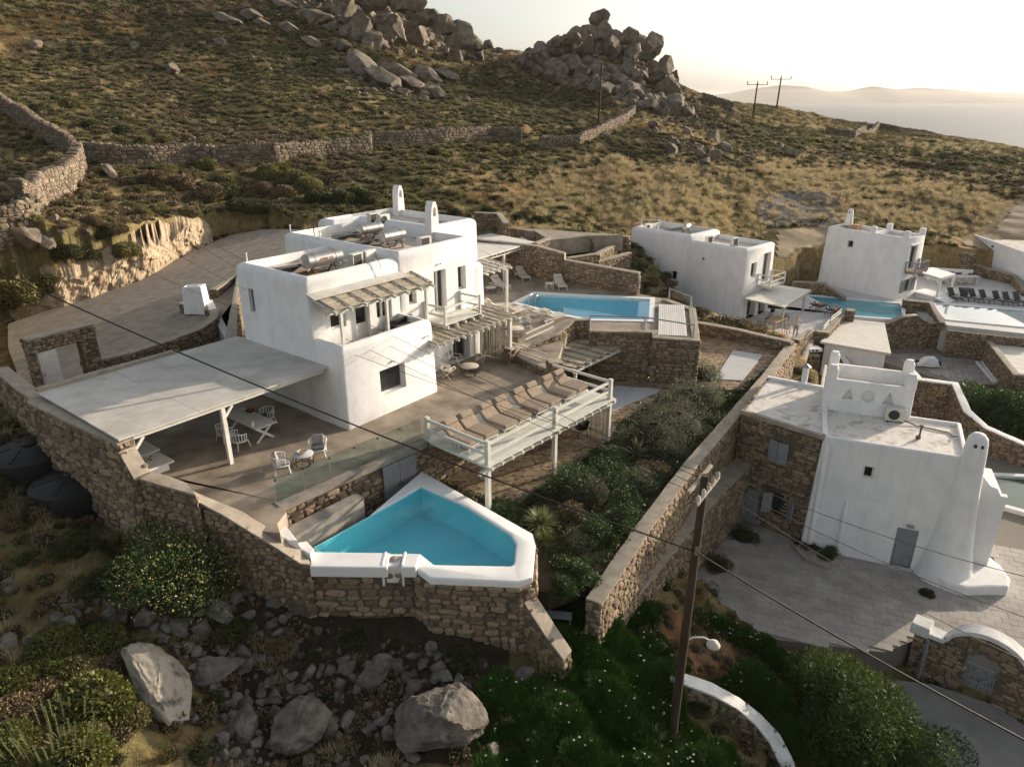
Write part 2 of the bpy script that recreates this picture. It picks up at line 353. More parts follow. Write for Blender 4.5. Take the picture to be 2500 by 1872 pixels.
for a in [(0, 480, 58), (200, 410, 72), (0, 330, 82), (100, 250, 95), (0, 130, 118), (0, 0, 140), (400, 380, 80), (400, 300, 97), (400, 200, 115), (400, 100, 132), (400, 0, 150), (250, 500, 62), (420, 450, 70), (600, 480, 72), (640, 530, 66),
          (700, 365, 86), (700, 250, 108), (700, 130, 135), (700, 0, 163), (900, 60, 160), (1000, 120, 165), (960, 10, 175), (1000, 340, 97), (1000, 230, 122), (850, 440, 78), (900, 520, 70), (1120, 130, 172), (1245, 140, 178), (1200, 220, 142),
          (1200, 330, 106), (1200, 430, 85), (1200, 510, 74), (1310, 140, 172), (1380, 115, 168), (1465, 95, 165), (1560, 120, 165), (1600, 165, 163), (1655, 225, 163), (1461, 308, 117), (1400, 240, 138), (1530, 260, 130), (1600, 330, 112),
          (1500, 420, 92), (1500, 500, 80), (1650, 470, 86), (1650, 560, 75), (1750, 400, 100), (1750, 300, 135), (1840, 291, 170), (1720, 238, 180), (1897, 257, 228), (1990, 290, 205), (2080, 325, 190), (2000, 400, 118), (1900, 470, 94), (1900, 560, 80),
          (2200, 345, 175), (2350, 355, 155), (2500, 374, 145), (2300, 430, 110), (2500, 450, 100), (2150, 500, 90), (2300, 540, 86), (2480, 600, 80), (2450, 500, 92), (1850, 610, 74), (2000, 540, 83), (1450, 560, 70), (1300, 560, 66), (1800, 520, 86)]: cy(*a)
# land beyond the skylines: high behind the hill, down to the sea on the right
for a in [(-20.8, 25.2, 1.3), (-17.8, 22.8, .55), (-15, 21.4, -.1), (-12.2, 20.5, -.8), (-10.2, 20, -1.7), (-8.2, 19.6, -2.7), (-16.5, 20, -1.0), (-21, 21, .0), (-80, 230, 30), (-180, 200, 55), (-20, 240, 14), (30, 260, 8), (60, 300, -4), (100, 320, -6), (160, 330, -22), (230, 300, -30), (110, 260, 5), (180, 240, -8), (240, 200, -22), (300, 260, -60), (200, 420, -64), (60, 450, -40), (-100, 400, -10), (-250, 300, 40),
          (150, 500, -75), (350, 380, -80), (400, 150, -70), (140, 90, -3), (110, 60, -7), (75, 20, -11), (60, 5, -12), (20, -20, -9), (-30, -10, -4), (-60, 20, 1), (-70, 60, 8), (-110, 100, 26), (-150, 140, 42), (-60, -30, -3), (160, 10, -25), (250, 80, -45)]: CT.append(a)
CT = np.array(CT, float)
def _fit():
    n = len(CT); d = np.hypot(CT[:, None, 0]-CT[None, :, 0], CT[:, None, 1]-CT[None, :, 1])
    A = np.zeros((n+3, n+3)); A[:n, :n] = d-np.eye(n)*1.2
    A[:n, n] = 1; A[:n, n+1] = CT[:, 0]; A[:n, n+2] = CT[:, 1]; A[n:, :n] = A[:n, n:].T
    return np.linalg.solve(A, np.concatenate([CT[:, 2], np.zeros(3)]))
TPW = _fit()
def base_h(x, y):
    x = np.asarray(x, float); y = np.asarray(y, float); sh = x.shape; x = x.ravel(); y = y.ravel(); out = np.empty_like(x)
    for i in range(0, len(x), 20000):
        a, b = x[i:i+20000], y[i:i+20000]
        d = np.hypot(a[:, None]-CT[None, :, 0], b[:, None]-CT[None, :, 1])
        out[i:i+20000] = d@TPW[:-3]+TPW[-3]+TPW[-2]*a+TPW[-1]*b
    return out.reshape(sh)
def inpoly(x, y, poly):
    r = np.zeros(np.shape(x), bool); n = len(poly)
    for i in range(n):
        x1, y1 = poly[i-1][:2]; x2, y2 = poly[i][:2]
        c = ((y1 > y) != (y2 > y)) & (x < (x2-x1)*(y-y1)/((y2-y1) if abs(y2-y1) > 1e-9 else 1e-9)+x1)
        r ^= c
    return r
def pxpoly(pts, z): return [tuple(W(a, b, z))[:2] for a, b in pts]
GWP = [((985, 625), 1.45), ((1240, 700), 1.35), ((1470, 775), 1.25), ((1500, 830), .8), ((1830, 985), .42), ((2000, 1090), 0), ((2170, 1200), -.5), ((2330, 1310), -.95)]
T_MAIN = [(-19.4, 27.0), *[tuple(W(*z1(*p), z))[:2] for p, z in GWP[:-1]], (-8.3, 21.4), (-8.2, 22.2), (-8.74, 22.92), (-3.9, 28.2), (2.1, 35.1), tuple(M.w(11.9, -.9))[:2], tuple(M.w(16, 3))[:2], tuple(M.w(16, 13))[:2], tuple(M.w(0.5, 13))[:2], tuple(M.w(-.1, 8.3))[:2], tuple(M.w(-9.4, 8.0))[:2]]
P_LOW = pxpoly([z11(485, 1520), z11(1310, 1530), z11(1420, 1610), z11(2100, 1640), z11(2208, 1600), z11(2230, 1350), z11(2208, 1265), z11(1355, 785)], LPZ)
T_UP = [tuple(M.w(11.9, -.9))[:2], (2.1, 35.1)]+pxpoly([z6(880, 1040), z6(1030, 1130), z6(1985, 1205), z6(1960, 940), z6(1720, 845), z6(1460, 800), z6(530, 650), z6(0, 600)], .4)+[tuple(M.w(16, 9))[:2], tuple(M.w(16, 3))[:2]]
T_PATIO = [(-8.6, 22.9), (-3.9, 28.0), (2.1, 35.0)]+pxpoly([z6(1990, 1300), (1715, 815), (1935, 835), (1850, 950), (1700, 1120), (1580, 1260), (1500, 1380), (1340, 1440)], PZ)+[(1.0, 20.9), (0.9, 22.5), (-4, 27.2), (-7.6, 21.8)]
T_V2 = pxpoly([z6(1380, 700), (1700, 800), (1935, 828), z7(870, 850), z7(1000, 740), z7(1390, 775), z7(1440, 640)], -4)+[tuple(V3.w(0, 9))[:2], tuple(V2.w(5, 3))[:2], tuple(V2.w(5, 13))[:2], tuple(V2.w(-1, 13))[:2]]
T_V3 = pxpoly([z7(1390, 660), z7(1600, 760), z7(1700, 800), z7(2260, 860)], -4)+[(66, 60), (66, 76), (50, 76), tuple(V3.w(5, 9))[:2], tuple(V3.w(0, 9))[:2]]
T_MID = pxpoly([z7(850, 860), z7(1300, 1070), z7(1730, 1200), z7(2500, 1240), z7(2500, 830), z7(1700, 800), z7(1380, 770), z7(980, 770)], -6.5)
T_CY = pxpoly([(1640, 1420), (1830, 1180), (1990, 1020), (2200, 960), (2500, 1000), (2600, 1300), (2560, 1620), (2400, 1600), (2260, 1550), (2160, 1590), (1900, 1560)], CY)
T_TRACK0 = pxpoly([(60, 860), (180, 790), (330, 700), (480, 610), (560, 565), (700, 560), (720, 640), (560, 700), (480, 800), (260, 900), (130, 960)], .8)
_grow = lambda p, d: inset(p if sum(p[i-1][0]*p[i][1]-p[i][0]*p[i-1][1] for i in range(len(p))) > 0 else p[::-1], -d)
PADS = [(_grow(T_MAIN, .3), -.35), (_grow(T_UP, .5), -.1), (T_PATIO, PZ-.35), (P_LOW, -3.3), (_grow(T_V2, 1.0), -4.5), (_grow(T_V3, 1.2), -4.6), (_grow(T_MID, 1.2), -7.0), (_grow(T_CY, .4), CY-.35), (_grow(pxpoly([z7(640, 930), z7(1000, 770), z7(1700, 800), z7(2350, 860), z7(2350, 1200), z7(900, 1150)], -4.6), .8), -7.0)]
_t = [W(330, 800, .35), W(480, 650, 1.25), W(640, 590, 2.2)]
_pn = (_t[1]-_t[0]).cross(_t[2]-_t[0]).normalized()
def tplane(x, y): return _t[0].z-(_pn.x*(x-_t[0].x)+_pn.y*(y-_t[0].y))/_pn.z
def onT(px, py):
    r = ray(px, py); o = Vector((0, 0, ZC)); return o+r*((_t[0]-o).dot(_pn)/r.dot(_pn))
TRKP = [onT(*p) for p in ((20, 850), z4(60, 760), z4(230, 700), z4(380, 650), z4(520, 615), z4(700, 560), z4(850, 505), z4(1000, 455), z4(1150, 400), z4(1350, 275), z4(1450, 220), z4(1560, 170), (560, 575), (640, 560), (730, 560), (730, 650), (580, 720), (520, 800), (400, 850), (250, 910), (140, 960), (60, 960))]
TRK = [(p.x, p.y) for p in TRKP]
TRACK_LIFT = {}
def ground(x, y):
    x = np.asarray(x, float); y = np.asarray(y, float)
    h = base_h(x, y); d = np.hypot(x, y)
    amp = np.clip(d/120, .12, 1.0)
    h = h+(fbm(x, y, .11, 4, 3)-.5)*2.2*amp+(fbm(x, y, .55, 3, 9)-.5)*.5
    far = np.clip((d-1.2e2)/200, 0, 1); h = h+(fbm(x, y, .02, 3, 21)-.5)*5*far
    for poly, z in PADS:
        m = inpoly(x, y, poly); h = np.where(m, np.minimum(h, z), h)
    m = inpoly(x, y, _grow(TRK, 1.9)); h = np.where(m, np.minimum(h, tplane(x, y)-.25), h)
    return h
def gz(x, y): return float(ground(np.array([x]), np.array([y]))[0])
# sheet: a fan of rows, fine near the camera, reaching beyond the coast
NR, NC = 420, 330
ys = 9.0*np.exp(np.linspace(0, math.log(620/9.0), NR)); ys[0] = -40; ys[1] = -10
s = np.linspace(-1, 1, NC); s = np.sign(s)*np.abs(s)**1.15
XX = (np.maximum(ys, 9)[:, None]+14)*s[None, :]*1.15; YY = np.repeat(ys[:, None], NC, 1)
ZZ = ground(XX, YY)
me = bpy.data.meshes.new('ground')
me.from_pydata(np.stack([XX.ravel(), YY.ravel(), ZZ.ravel()], 1).tolist(), [], [(r*NC+c, r*NC+c+1, (r+1)*NC+c+1, (r+1)*NC+c) for r in range(NR-1) for c in range(NC-1)])
def groundmat():
    m = bpy.data.materials.new('hillside_soil'); m.use_nodes = True; n = m.node_tree.nodes; l = m.node_tree.links; b = n['Principled BSDF']; b.inputs['Roughness'].default_value = .97; b.inputs['Specular IOR Level'].default_value = .1
    g = n.new('ShaderNodeNewGeometry')
    def nz(sc, det=8, ro=.65):
        k = n.new('ShaderNodeTexNoise'); k.inputs['Scale'].default_value = sc; k.inputs['Detail'].default_value = det; k.inputs['Roughness'].default_value = ro; l.new(g.outputs['Position'], k.inputs['Vector']); return k
    def ramp(src, stops):
        c = n.new('ShaderNodeValToRGB'); e = c.color_ramp.elements
        e[0].position, e[1].position = stops[0][0], stops[-1][0]; e[0].color = (*stops[0][1], 1); e[1].color = (*stops[-1][1], 1)
        for p, q in stops[1:-1]: x = e.new(p); x.color = (*q, 1)
        l.new(src.outputs['Fac'], c.inputs[0]); return c
    big = ramp(nz(.06, 6), [(.34, (.145, .135, .058)), (.46, (.20, .17, .078)), (.56, (.27, .21, .10)), (.64, (.37, .24, .12))])
    fine = ramp(nz(1.4, 10, .75), [(.3, (.35, .35, .35)), (.7, (1.35, 1.3, 1.25))])
    mu = n.new('ShaderNodeMixRGB'); mu.blend_type = 'MULTIPLY'; mu.inputs[0].default_value = 1; l.new(big.outputs[0], mu.inputs[1]); l.new(fine.outputs[0], mu.inputs[2])
    l.new(mu.outputs[0], b.inputs['Base Color'])
    bu = n.new('ShaderNodeBump'); bu.inputs['Strength'].default_value = .9; bu.inputs['Distance'].default_value = .25; l.new(nz(2.2, 8, .7).outputs['Fac'], bu.inputs['Height']); l.new(bu.outputs[0], b.inputs['Normal'])
    return m
SOIL = groundmat()
gr = obj('ground', me, SOIL); tag(gr, 'dry scrubby hillside running down to the sea', None, kind='structure'); smooth_mesh(me, 60)
from mathutils.bvhtree import BVHTree
GBVH = BVHTree.FromPolygons([tuple(v.co) for v in me.vertices], [tuple(p.vertices) for p in me.polygons])
def G(px, py):                                      # where the sight line of a pixel meets the terrain
    h = GBVH.ray_cast(Vector((0, 0, ZC)), ray(px, py).normalized(), 3000)
    return h[0] if h[0] is not None else atY(px, py, 150)
def gdown(x, y):
    h = GBVH.ray_cast(Vector((x, y, 300)), Vector((0, 0, -1)), 900)
    return h[0].z if h[0] is not None else 0.0
# sea and the islands across it
SEA = -56.0
mb = MB(); mb.add([(-22000, -3000, SEA), (22000, -3000, SEA), (22000, 26000, SEA), (-22000, 26000, SEA)], [(0, 1, 2, 3)])
sm = mat('sea_water', (.035, .05, .055), (.045, .06, .065), rough=.55, spec=.3, scale=.002)
n_ = sm.node_tree.nodes; l_ = sm.node_tree.links; g_ = n_.new('ShaderNodeNewGeometry'); w_ = n_.new('ShaderNodeTexNoise'); w_.inputs['Scale'].default_value = .05; w_.inputs['Detail'].default_value = 8
l_.new(g_.outputs['Position'], w_.inputs['Vector']); b_ = n_.new('ShaderNodeBump'); b_.inputs['Strength'].default_value = .5; b_.inputs['Distance'].default_value = 3; l_.new(w_.outputs['Fac'], b_.inputs['Height']); l_.new(b_.outputs[0], n_['Principled BSDF'].inputs['Normal'])
so = mb.build('sea', sm); so['kind'] = 'structure'; so['label'] = 'pale hazy sea below the hillside'
def island(name, label, prof, Y, depth, seed):
    """prof: (photo x, photo y of the skyline); a ridge of hills standing in the sea at distance Y"""
    nx, ny = 90, 14; xs = np.linspace(prof[0][0], prof[-1][0], nx); py = np.interp(xs, [p[0] for p in prof], [p[1] for p in prof])
    v = []; f = []
    for j in range(ny):
        t = j/(ny-1); k = math.sin(math.pi*t)**.8 if 0 < t < 1 else 0
        for i in range(nx):
            p = atY(xs[i], py[i], Y); nn = float(fbm(np.array([p.x*.0012]), np.array([t*3+seed]), 1.0, 4, seed)[0])
            h = (p.z-SEA)*k*(.8+.4*nn if abs(t-.5) > .05 else 1.0)
            v.append((p.x*(1+.15*(t-.5)), Y+depth*(t-.5), SEA-3+h))
    f = [(j*nx+i, j*nx+i+1, (j+1)*nx+i+1, (j+1)*nx+i) for j in range(ny-1) for i in range(nx-1)]
    o = MB().add(v, f).build(name, mat('island_scrub', (.14, .12, .09), (.22, .19, .14), scale=.002, rough=1, coord='World'), None, smooth=60)
    o['kind'] = 'structure'; o['label'] = label
island('island_hills', 'low hazy island hills across the sea', [(1640, 246), (1700, 236), (1780, 227), (1860, 214), (1905, 209), (1960, 213), (2020, 225), (2060, 225), (2130, 210), (2200, 220), (2280, 222), (2360, 226), (2420, 234), (2560, 242), (2700, 250)], 9000, 2600, 4)
island('far_island_hills', 'fainter second range of island hills on the horizon', [(1500, 242), (1700, 232), (1900, 228), (2100, 220), (2250, 216), (2400, 224), (2560, 228), (2800, 240)], 14000, 2600, 11)
# ------------------------------------------------------------------ stone generator
def stone_variant(seed, n=8):
    rg = random.Random(seed); ang = sorted([(i+rg.uniform(-.28, .28))/n*2*math.pi for i in range(n)])
    def ring(sc, z, jit):
        o = []
        for a in ang:
            c, s = math.cos(a), math.sin(a); k = .5*(abs(c)**4.2+abs(s)**4.2)**(-1/4.2)*(1+rg.uniform(-jit, jit*.3))
            o.append((c*k*sc, z*(1+rg.uniform(-.1, .1)), s*k*sc))
        return o
    v = ring(.97, .45, .05)+ring(1.0, -.18, .10)+ring(.76, -.5, .14)+[(rg.uniform(-.1, .1), -.56, rg.uniform(-.1, .1))]
    f = []
    for k in range(2): f += [(k*n+i, (k+1)*n+i, (k+1)*n+(i+1) % n, k*n+(i+1) % n) for i in range(n)]
    f += [(2*n+i, 3*n, 2*n+(i+1) % n) for i in range(n)]
    return v, f
SV = [stone_variant(i) for i in range(14)]
_stone_mesh = {}
def stone_mesh(i, m):
    k = (i, m.name)
    if k not in _stone_mesh:
        me = bpy.data.meshes.new('stone'); me.from_pydata(SV[i][0], [], SV[i][1]); fixnorm(me); me.materials.append(m); _stone_mesh[k] = me
    return _stone_mesh[k]
def lay_stones(root, placements, m, nmax, name='stone', minpx=0.0):
    """placements: (centre, x axis, out axis, z axis, w, d, h); the ones that show largest become parts, the rest one part"""
    off = parent_loc(root); sc = []
    for p in placements:
        c = p[0]; dd = math.sqrt(c.x**2+c.y**2+(c.z-ZC)**2); x, y = pix(c)
        vis = 1.0 if (-40 < x < 2540 and -40 < y < 1910 and (Vector((0, 0, ZC))-c).dot(p[2]) > 0) else .02
        sc.append(vis*math.sqrt(p[4]*p[6])/dd*FPX)
    order = sorted(range(len(placements)), key=lambda i: -sc[i])
    rest = MB(); rg = random.Random(len(placements))
    for k, i in enumerate(order):
        c, ax, ao, az, w, d, h = placements[i]; vi = rg.randrange(14); fl = rg.choice((-1, 1)); fz = rg.choice((-1, 1))
        if k < nmax and sc[i] > max(minpx, 4):
            o = bpy.data.objects.new(name, stone_mesh(vi, m)); COL.objects.link(o); o.parent = root
            # local -y is the outward side
            B = Matrix(((ax.x*w*fl, -ao.x*d, az.x*h*fz), (ax.y*w*fl, -ao.y*d, az.y*h*fz), (ax.z*w*fl, -ao.z*d, az.z*h*fz))).to_4x4()
            B.translation = c-off; o.matrix_local = B
        else:
            vv, ff = SV[vi]; vv = [c+ax*(q[0]*w*fl)-ao*(q[1]*d)+az*(q[2]*h*fz) for q in vv]
            rest.add(vv, ff if fl*fz > 0 else [t[::-1] for t in ff])
    if rest.f:
        o = rest.build('small_'+name+'s', m, root); o['kind'] = 'stuff'
def face_cells(L, zb, zt, sw, sh, rg):
    """rubble courses over a face of length L between functions zb(s), zt(s): (s, z, w, h)"""
    out = []; z = min(zb(0), zb(L), zb(L/2)); top = max(zt(0), zt(L), zt(L/2))
    while z < top-.03:
        h = sh*rg.uniform(.55, 1.35); s = -rg.uniform(0, sw*.5)
        while s < L:
            w = sw*rg.uniform(.5, 1.6)*(1 if rg.random() < .8 else 1.4); c = s+w/2
            if 0 <= c <= L:
                zz = z+h/2+rg.uniform(-.12, .12)*h; hh = h*rg.uniform(.8, 1.15)
                if zz+hh/2 < zt(c)+.03 and zz > zb(c)-.1: out.append((c, zz, min(w, 2*c+.05, 2*(L-c)+.05)*.98, hh*.98))
                elif zz < zt(c): 
                    hh = zt(c)-(zz-hh/2)
                    if hh > .06 and zz > zb(c)-.1: out.append((c, zt(c)-hh/2, w*.98, hh*.98))
            s += w
        z += h
    return out
def stone_wall(name, label, pts, ztop, zbot, thick=.45, sw=.34, sh=.2, sides=(1, -1), nmax=200, m=None, cap=True, cat='stone wall', group=None, ends=True, seed=1, proud=.06, capm=None, parent=None, dry=False):
    """pts: plan polyline of the wall's centre line; sides +1 = left of travel, -1 = right"""
    m = m or STONE; rg = random.Random(seed); pts = [Vector((p[0], p[1])) for p in pts]; n = len(pts)
    zt = list(ztop) if hasattr(ztop, '__len__') else [ztop]*n; zb = list(zbot) if hasattr(zbot, '__len__') else [zbot]*n
    root = parent or thing(name, label, cat, (pts[0].x, pts[0].y, zb[0]), group=group)
    nor = []
    for i in range(n):
        d1 = (pts[i]-pts[i-1]).normalized() if i > 0 else None; d2 = (pts[i+1]-pts[i]).normalized() if i < n-1 else None
        d1 = d1 or d2; d2 = d2 or d1; a = Vector((-d1.y, d1.x)); b = Vector((-d2.y, d2.x)); k = a+b; nor.append(k*(1/max(k.length_squared/2, .3)))
    h = thick/2
    Lp = [pts[i]+nor[i]*h for i in range(n)]; Rp = [pts[i]-nor[i]*h for i in range(n)]
    core = MB(); v = []
    for i in range(n): v += [(Lp[i].x, Lp[i].y, zb[i]), (Rp[i].x, Rp[i].y, zb[i]), (Rp[i].x, Rp[i].y, zt[i]), (Lp[i].x, Lp[i].y, zt[i])]
    f = []
    for i in range(n-1):
        o = i*4
        for a, b in ((0, 1), (1, 2), (2, 3), (3, 0)): f.append((o+a, o+b, o+4+b, o+4+a))
    f += [(3, 2, 1, 0), (4*n-4, 4*n-3, 4*n-2, 4*n-1)]
    core.add(v, f); co = core.build('mortar_core', MORTAR, root); fixnorm(co.data)
    if cap:
        capb = MB(); e = .03; ct = .07; v = []
        # subdivide the cap and let it wave a little, as hand-laid mortar does
        for i in range(n-1):
            ln = (pts[i+1]-pts[i]).length; k = max(1, int(ln/.5))
            for j in range(k+(1 if i == n-2 else 0)):
                t = j/k; a = Lp[i].lerp(Lp[i+1], t); b = Rp[i].lerp(Rp[i+1], t); z = zt[i]+(zt[i+1]-zt[i])*t; nn = (a-b).normalized()
                a = a+nn*(e+rg.uniform(-.015, .02)); b = b-nn*(e+rg.uniform(-.015, .02)); dz = rg.uniform(-.012, .012); mdl = (a+b)/2
                v += [(a.x, a.y, z-.03), (b.x, b.y, z-.03), (b.x, b.y, z+ct*.7+dz), (mdl.x, mdl.y, z+ct+dz), (a.x, a.y, z+ct*.7+dz)]
        k = len(v)//5; f = []
        for i in range(k-1):
            for a in range(5): f.append((i*5+a, i*5+(a+1) % 5, i*5+5+(a+1) % 5, i*5+5+a))
        f += [tuple(range(4, -1, -1)), tuple(range(5*k-5, 5*k))]
        capb.add(v, f); c = capb.build('coping', capm or CAPM, root); fixnorm(c.data); smooth_mesh(c.data, 40)
    pl = []
    def run(a, b, za0, za1, zb0, zb1, out):
        L = (b-a).length
        if L < .08: return
        ax = Vector(((b-a).x/L, (b-a).y/L, 0)); ao = Vector((out.x, out.y, 0)).normalized(); az = Vector((0, 0, 1))
        for s, z, w, hh in face_cells(L, lambda t: zb0+(zb1-zb0)*t/L, lambda t: za0+(za1-za0)*t/L, sw, sh, rg):
            p = a.lerp(b, s/L); dd = .16; pr = rg.uniform(.4, 1.4)*proud
            r = rg.uniform(-.12, .12); ax2 = ax*math.cos(r)+az*math.sin(r); az2 = az*math.cos(r)-ax*math.sin(r)
            pl.append((Vector((p.x, p.y, z))+ao*(pr-dd/2), ax2, ao, az2, w, dd, hh))
    for i in range(n-1):
        d = (pts[i+1]-pts[i]).normalized(); nl = Vector((-d.y, d.x))
        if 1 in sides: run(Lp[i], Lp[i+1], zt[i], zt[i+1], zb[i], zb[i+1], nl)
        if -1 in sides: run(Rp[i], Rp[i+1], zt[i], zt[i+1], zb[i], zb[i+1], -nl)
    if ends:
        d = (pts[1]-pts[0]).normalized(); run(Rp[0], Lp[0], zt[0], zt[0], zb[0], zb[0], -d)
        d = (pts[-1]-pts[-2]).normalized(); run(Lp[-1], Rp[-1], zt[-1], zt[-1], zb[-1], zb[-1], d)
    if dry:                                          # loose stones on top instead of a coping
        for i in range(n-1):
            ln = (pts[i+1]-pts[i]).length; s = 0
            while s < ln:
                w = sw*rg.uniform(.6, 1.5); t = min(1, (s+w/2)/ln); a = pts[i].lerp(pts[i+1], t); z = zt[i]+(zt[i+1]-zt[i])*t
                for q in (-1, 1):
                    r = rg.uniform(-.5, .5); d = (pts[i+1]-pts[i]).normalized(); nl = Vector((-d.y, d.x)); ax = Vector((d.x, d.y, 0)); ay = Vector((nl.x, nl.y, 0)); az = Vector((0, 0, 1))
                    c = Vector((a.x+nl.x*q*h*.5, a.y+nl.y*q*h*.5, z+rg.uniform(-.02, .1)))
                    pl.append((c, (ax*math.cos(r)+az*math.sin(r)), -ay*q*1.0 if False else ay*q, (az*math.cos(r)-ax*math.sin(r)), w, thick*.6, sh*rg.uniform(.8, 1.5)))
                s += w*.9
    lay_stones(root, pl, m, nmax)
    return root

# ------------------------------------------------------------------ houses
def block(fr, poly, z0, z1, root, name='wall', bev=.3, batter=.12, m=None, par_h=.35, par_w=.32, cavity=True, cuts=(), vb=.12):
    """a plastered volume with rounded parapets; poly in frame coordinates, CCW; cuts = window recesses (poly solids)"""
    wp = [fr.w(u, v) for u, v in poly]; xy = [(p.x, p.y) for p in wp]; n = len(xy)
    def ring(d, z, c):
        q = [Vector(p) for p in inset(xy, d)]; o = []
        for i in range(n):
            a, b, e = q[i-1], q[i], q[(i+1) % n]; d1 = (a-b).normalized()*c; d2 = (e-b).normalized()*c
            o += [b+d1, b+(d1+d2)*.29, b+d2]
        return [(p.x, p.y, z) for p in o]
    c = max(vb, .02); rings = [ring(-batter, z0, c), ring(-batter*.5, z0+(z1-bev-z0)*.5, c), ring(0, z1-bev, c)]
    if bev:
        for k in range(1, 6):
            th = math.pi/2*k/5; rings.append(ring(bev*(1-math.cos(th)), z1-bev+bev*math.sin(th), c*(1-.5*k/5)))
    if cavity: rings += [ring(max(par_w, bev+.01), z1-.005, c*.5), ring(max(par_w, bev+.01)+.03, z1-par_h, c*.5)]
    N = 3*n; bm_ = MB(); vv = [p for r in rings for p in r]; K = len(rings)
    ff = [tuple(range(N-1, -1, -1)), tuple(range((K-1)*N, K*N))]+[(k*N+i, k*N+(i+1) % N, (k+1)*N+(i+1) % N, (k+1)*N+i) for k in range(K-1) for i in range(N)]
    bm_.add(vv, ff); me = bm_.mesh(name, parent_loc(root)); fixnorm(me)
    o = obj(name, me, m or PLASTER, root)
    cs = list(cuts)
    if cs: boolean(o, cs)
    smooth_mesh(o.data, 38)
    if cavity:
        r = MB().prism(inset(xy, max(par_w, bev+.01)+.034), z1-par_h-.06, z1-par_h+.012).build('roof', ROOF, root)
    return o
def opening(fr, axis, k, a0, a1, z0, z1, depth=.3, inward=1):
    """a box cutter in a face: axis 'v' (face v=k) or 'u'; a0..a1 along the face"""
    lo, hi = (k-.35*inward, k+depth*inward); lo, hi = min(lo, hi), max(lo, hi)
    if axis == 'v': q = [(a0, lo), (a1, lo), (a1, hi), (a0, hi)]
    else: q = [(lo, a0), (hi, a0), (hi, a1), (lo, a1)]
    return MB().prism([tuple(fr.w(*p))[:2] for p in q], z0, z1)
def glazing(root, fr, axis, k, a0, a1, z0, z1, depth=.3, inward=1, kind='window', leaves=1, m=None, fw=.07, solid=0.0, framem=None, label=None):
    """frame and panes standing in a recess"""
    fm = framem or WOODW; q = k+(depth-.07)*inward
    P = (lambda a, z, d=0.0: fr.w(a, q+d, z)) if axis == 'v' else (lambda a, z, d=0.0: fr.w(q+d, a, z))
    e = .004
    w = MB()
    for (x0, y0, x1, y1) in ((a0+e, z0+e+fw/2, a1-e, z0+e+fw/2), (a0+e, z1-e-fw/2, a1-e, z1-e-fw/2)): w.beam(P(x0, y0), P(x1, y1), .09, fw)
    for i in range(leaves+1):
        x = a0+e+fw/2+(a1-a0-2*e-fw)*i/leaves; ww = fw*(1.0 if i in (0, leaves) else 1.4); w.beam(P(x, z0+fw), P(x, z1-fw), .088, ww) if False else w.beam(P(x, z0+fw+e), P(x, z1-fw-e), ww, .088, up=tuple((P(0, 0, 1)-P(0, 0, 0)).normalized()))
    r = w.build(kind, fm, root)
    if label: r['label'] = label
    for i in range(leaves):
        x0 = a0+(a1-a0)*i/leaves+fw*.9; x1 = a0+(a1-a0)*(i+1)/leaves-fw*.9; zz0 = z0+fw+(z1-z0)*solid
        g = MB(); g.add([P(x0, zz0, .02*inward), P(x1, zz0, .02*inward), P(x1, z1-fw, .02*inward), P(x0, z1-fw, .02*inward)], [(0, 1, 2, 3)]); g.build('pane', m or PANE, r, off=parent_loc(root))
        if solid > 0:
            g = MB(); g.beam(P((x0+x1)/2, z0+fw, .01), P((x0+x1)/2, zz0, .01), x1-x0, .05, up=tuple((P(0, 0, 1)-P(0, 0, 0)).normalized())); g.build('panel', fm, r, off=parent_loc(root))
    return r
def chimney_slab(root, fr, u, v, z0, h, w=.55, t=.42, along='u'):
    """tall plastered flue with an arched opening near its rounded head"""
    prof = [(-w/2, 0), (w/2, 0), (w/2*.86, h*.62), (w/2*.70, h*.84), (w/2*.36, h*.98), (0, h), (-w/2*.36, h*.98), (-w/2*.70, h*.84), (-w/2*.86, h*.62)]
    f = (lambda a, d, z: fr.w(u+a, v+d, z0+z)) if along == 'u' else (lambda a, d, z: fr.w(u+d, v+a, z0+z))
    n = len(prof); mb = MB()
    mb.add([f(a, -t/2, z) for a, z in prof]+[f(a, t/2, z) for a, z in prof], [tuple(range(n)), tuple(range(2*n-1, n-1, -1))]+[(i, i+n, (i+1) % n+n, (i+1) % n) for i in range(n)])
    o = mb.build('chimney', PLASTER, root); fixnorm(o.data)
    hole = [(-w*.2, h*.62), (w*.2, h*.62), (w*.2, h*.74), (w*.1, h*.84), (-w*.1, h*.84), (-w*.2, h*.74)]; n = len(hole); c = MB()
    c.add([f(a, -t, z) for a, z in hole]+[f(a, t, z) for a, z in hole], [tuple(range(n)), tuple(range(2*n-1, n-1, -1))]+[(i, i+n, (i+1) % n+n, (i+1) % n) for i in range(n)])
    boolean(o, [c]); smooth_mesh(o.data, 30)
    return o
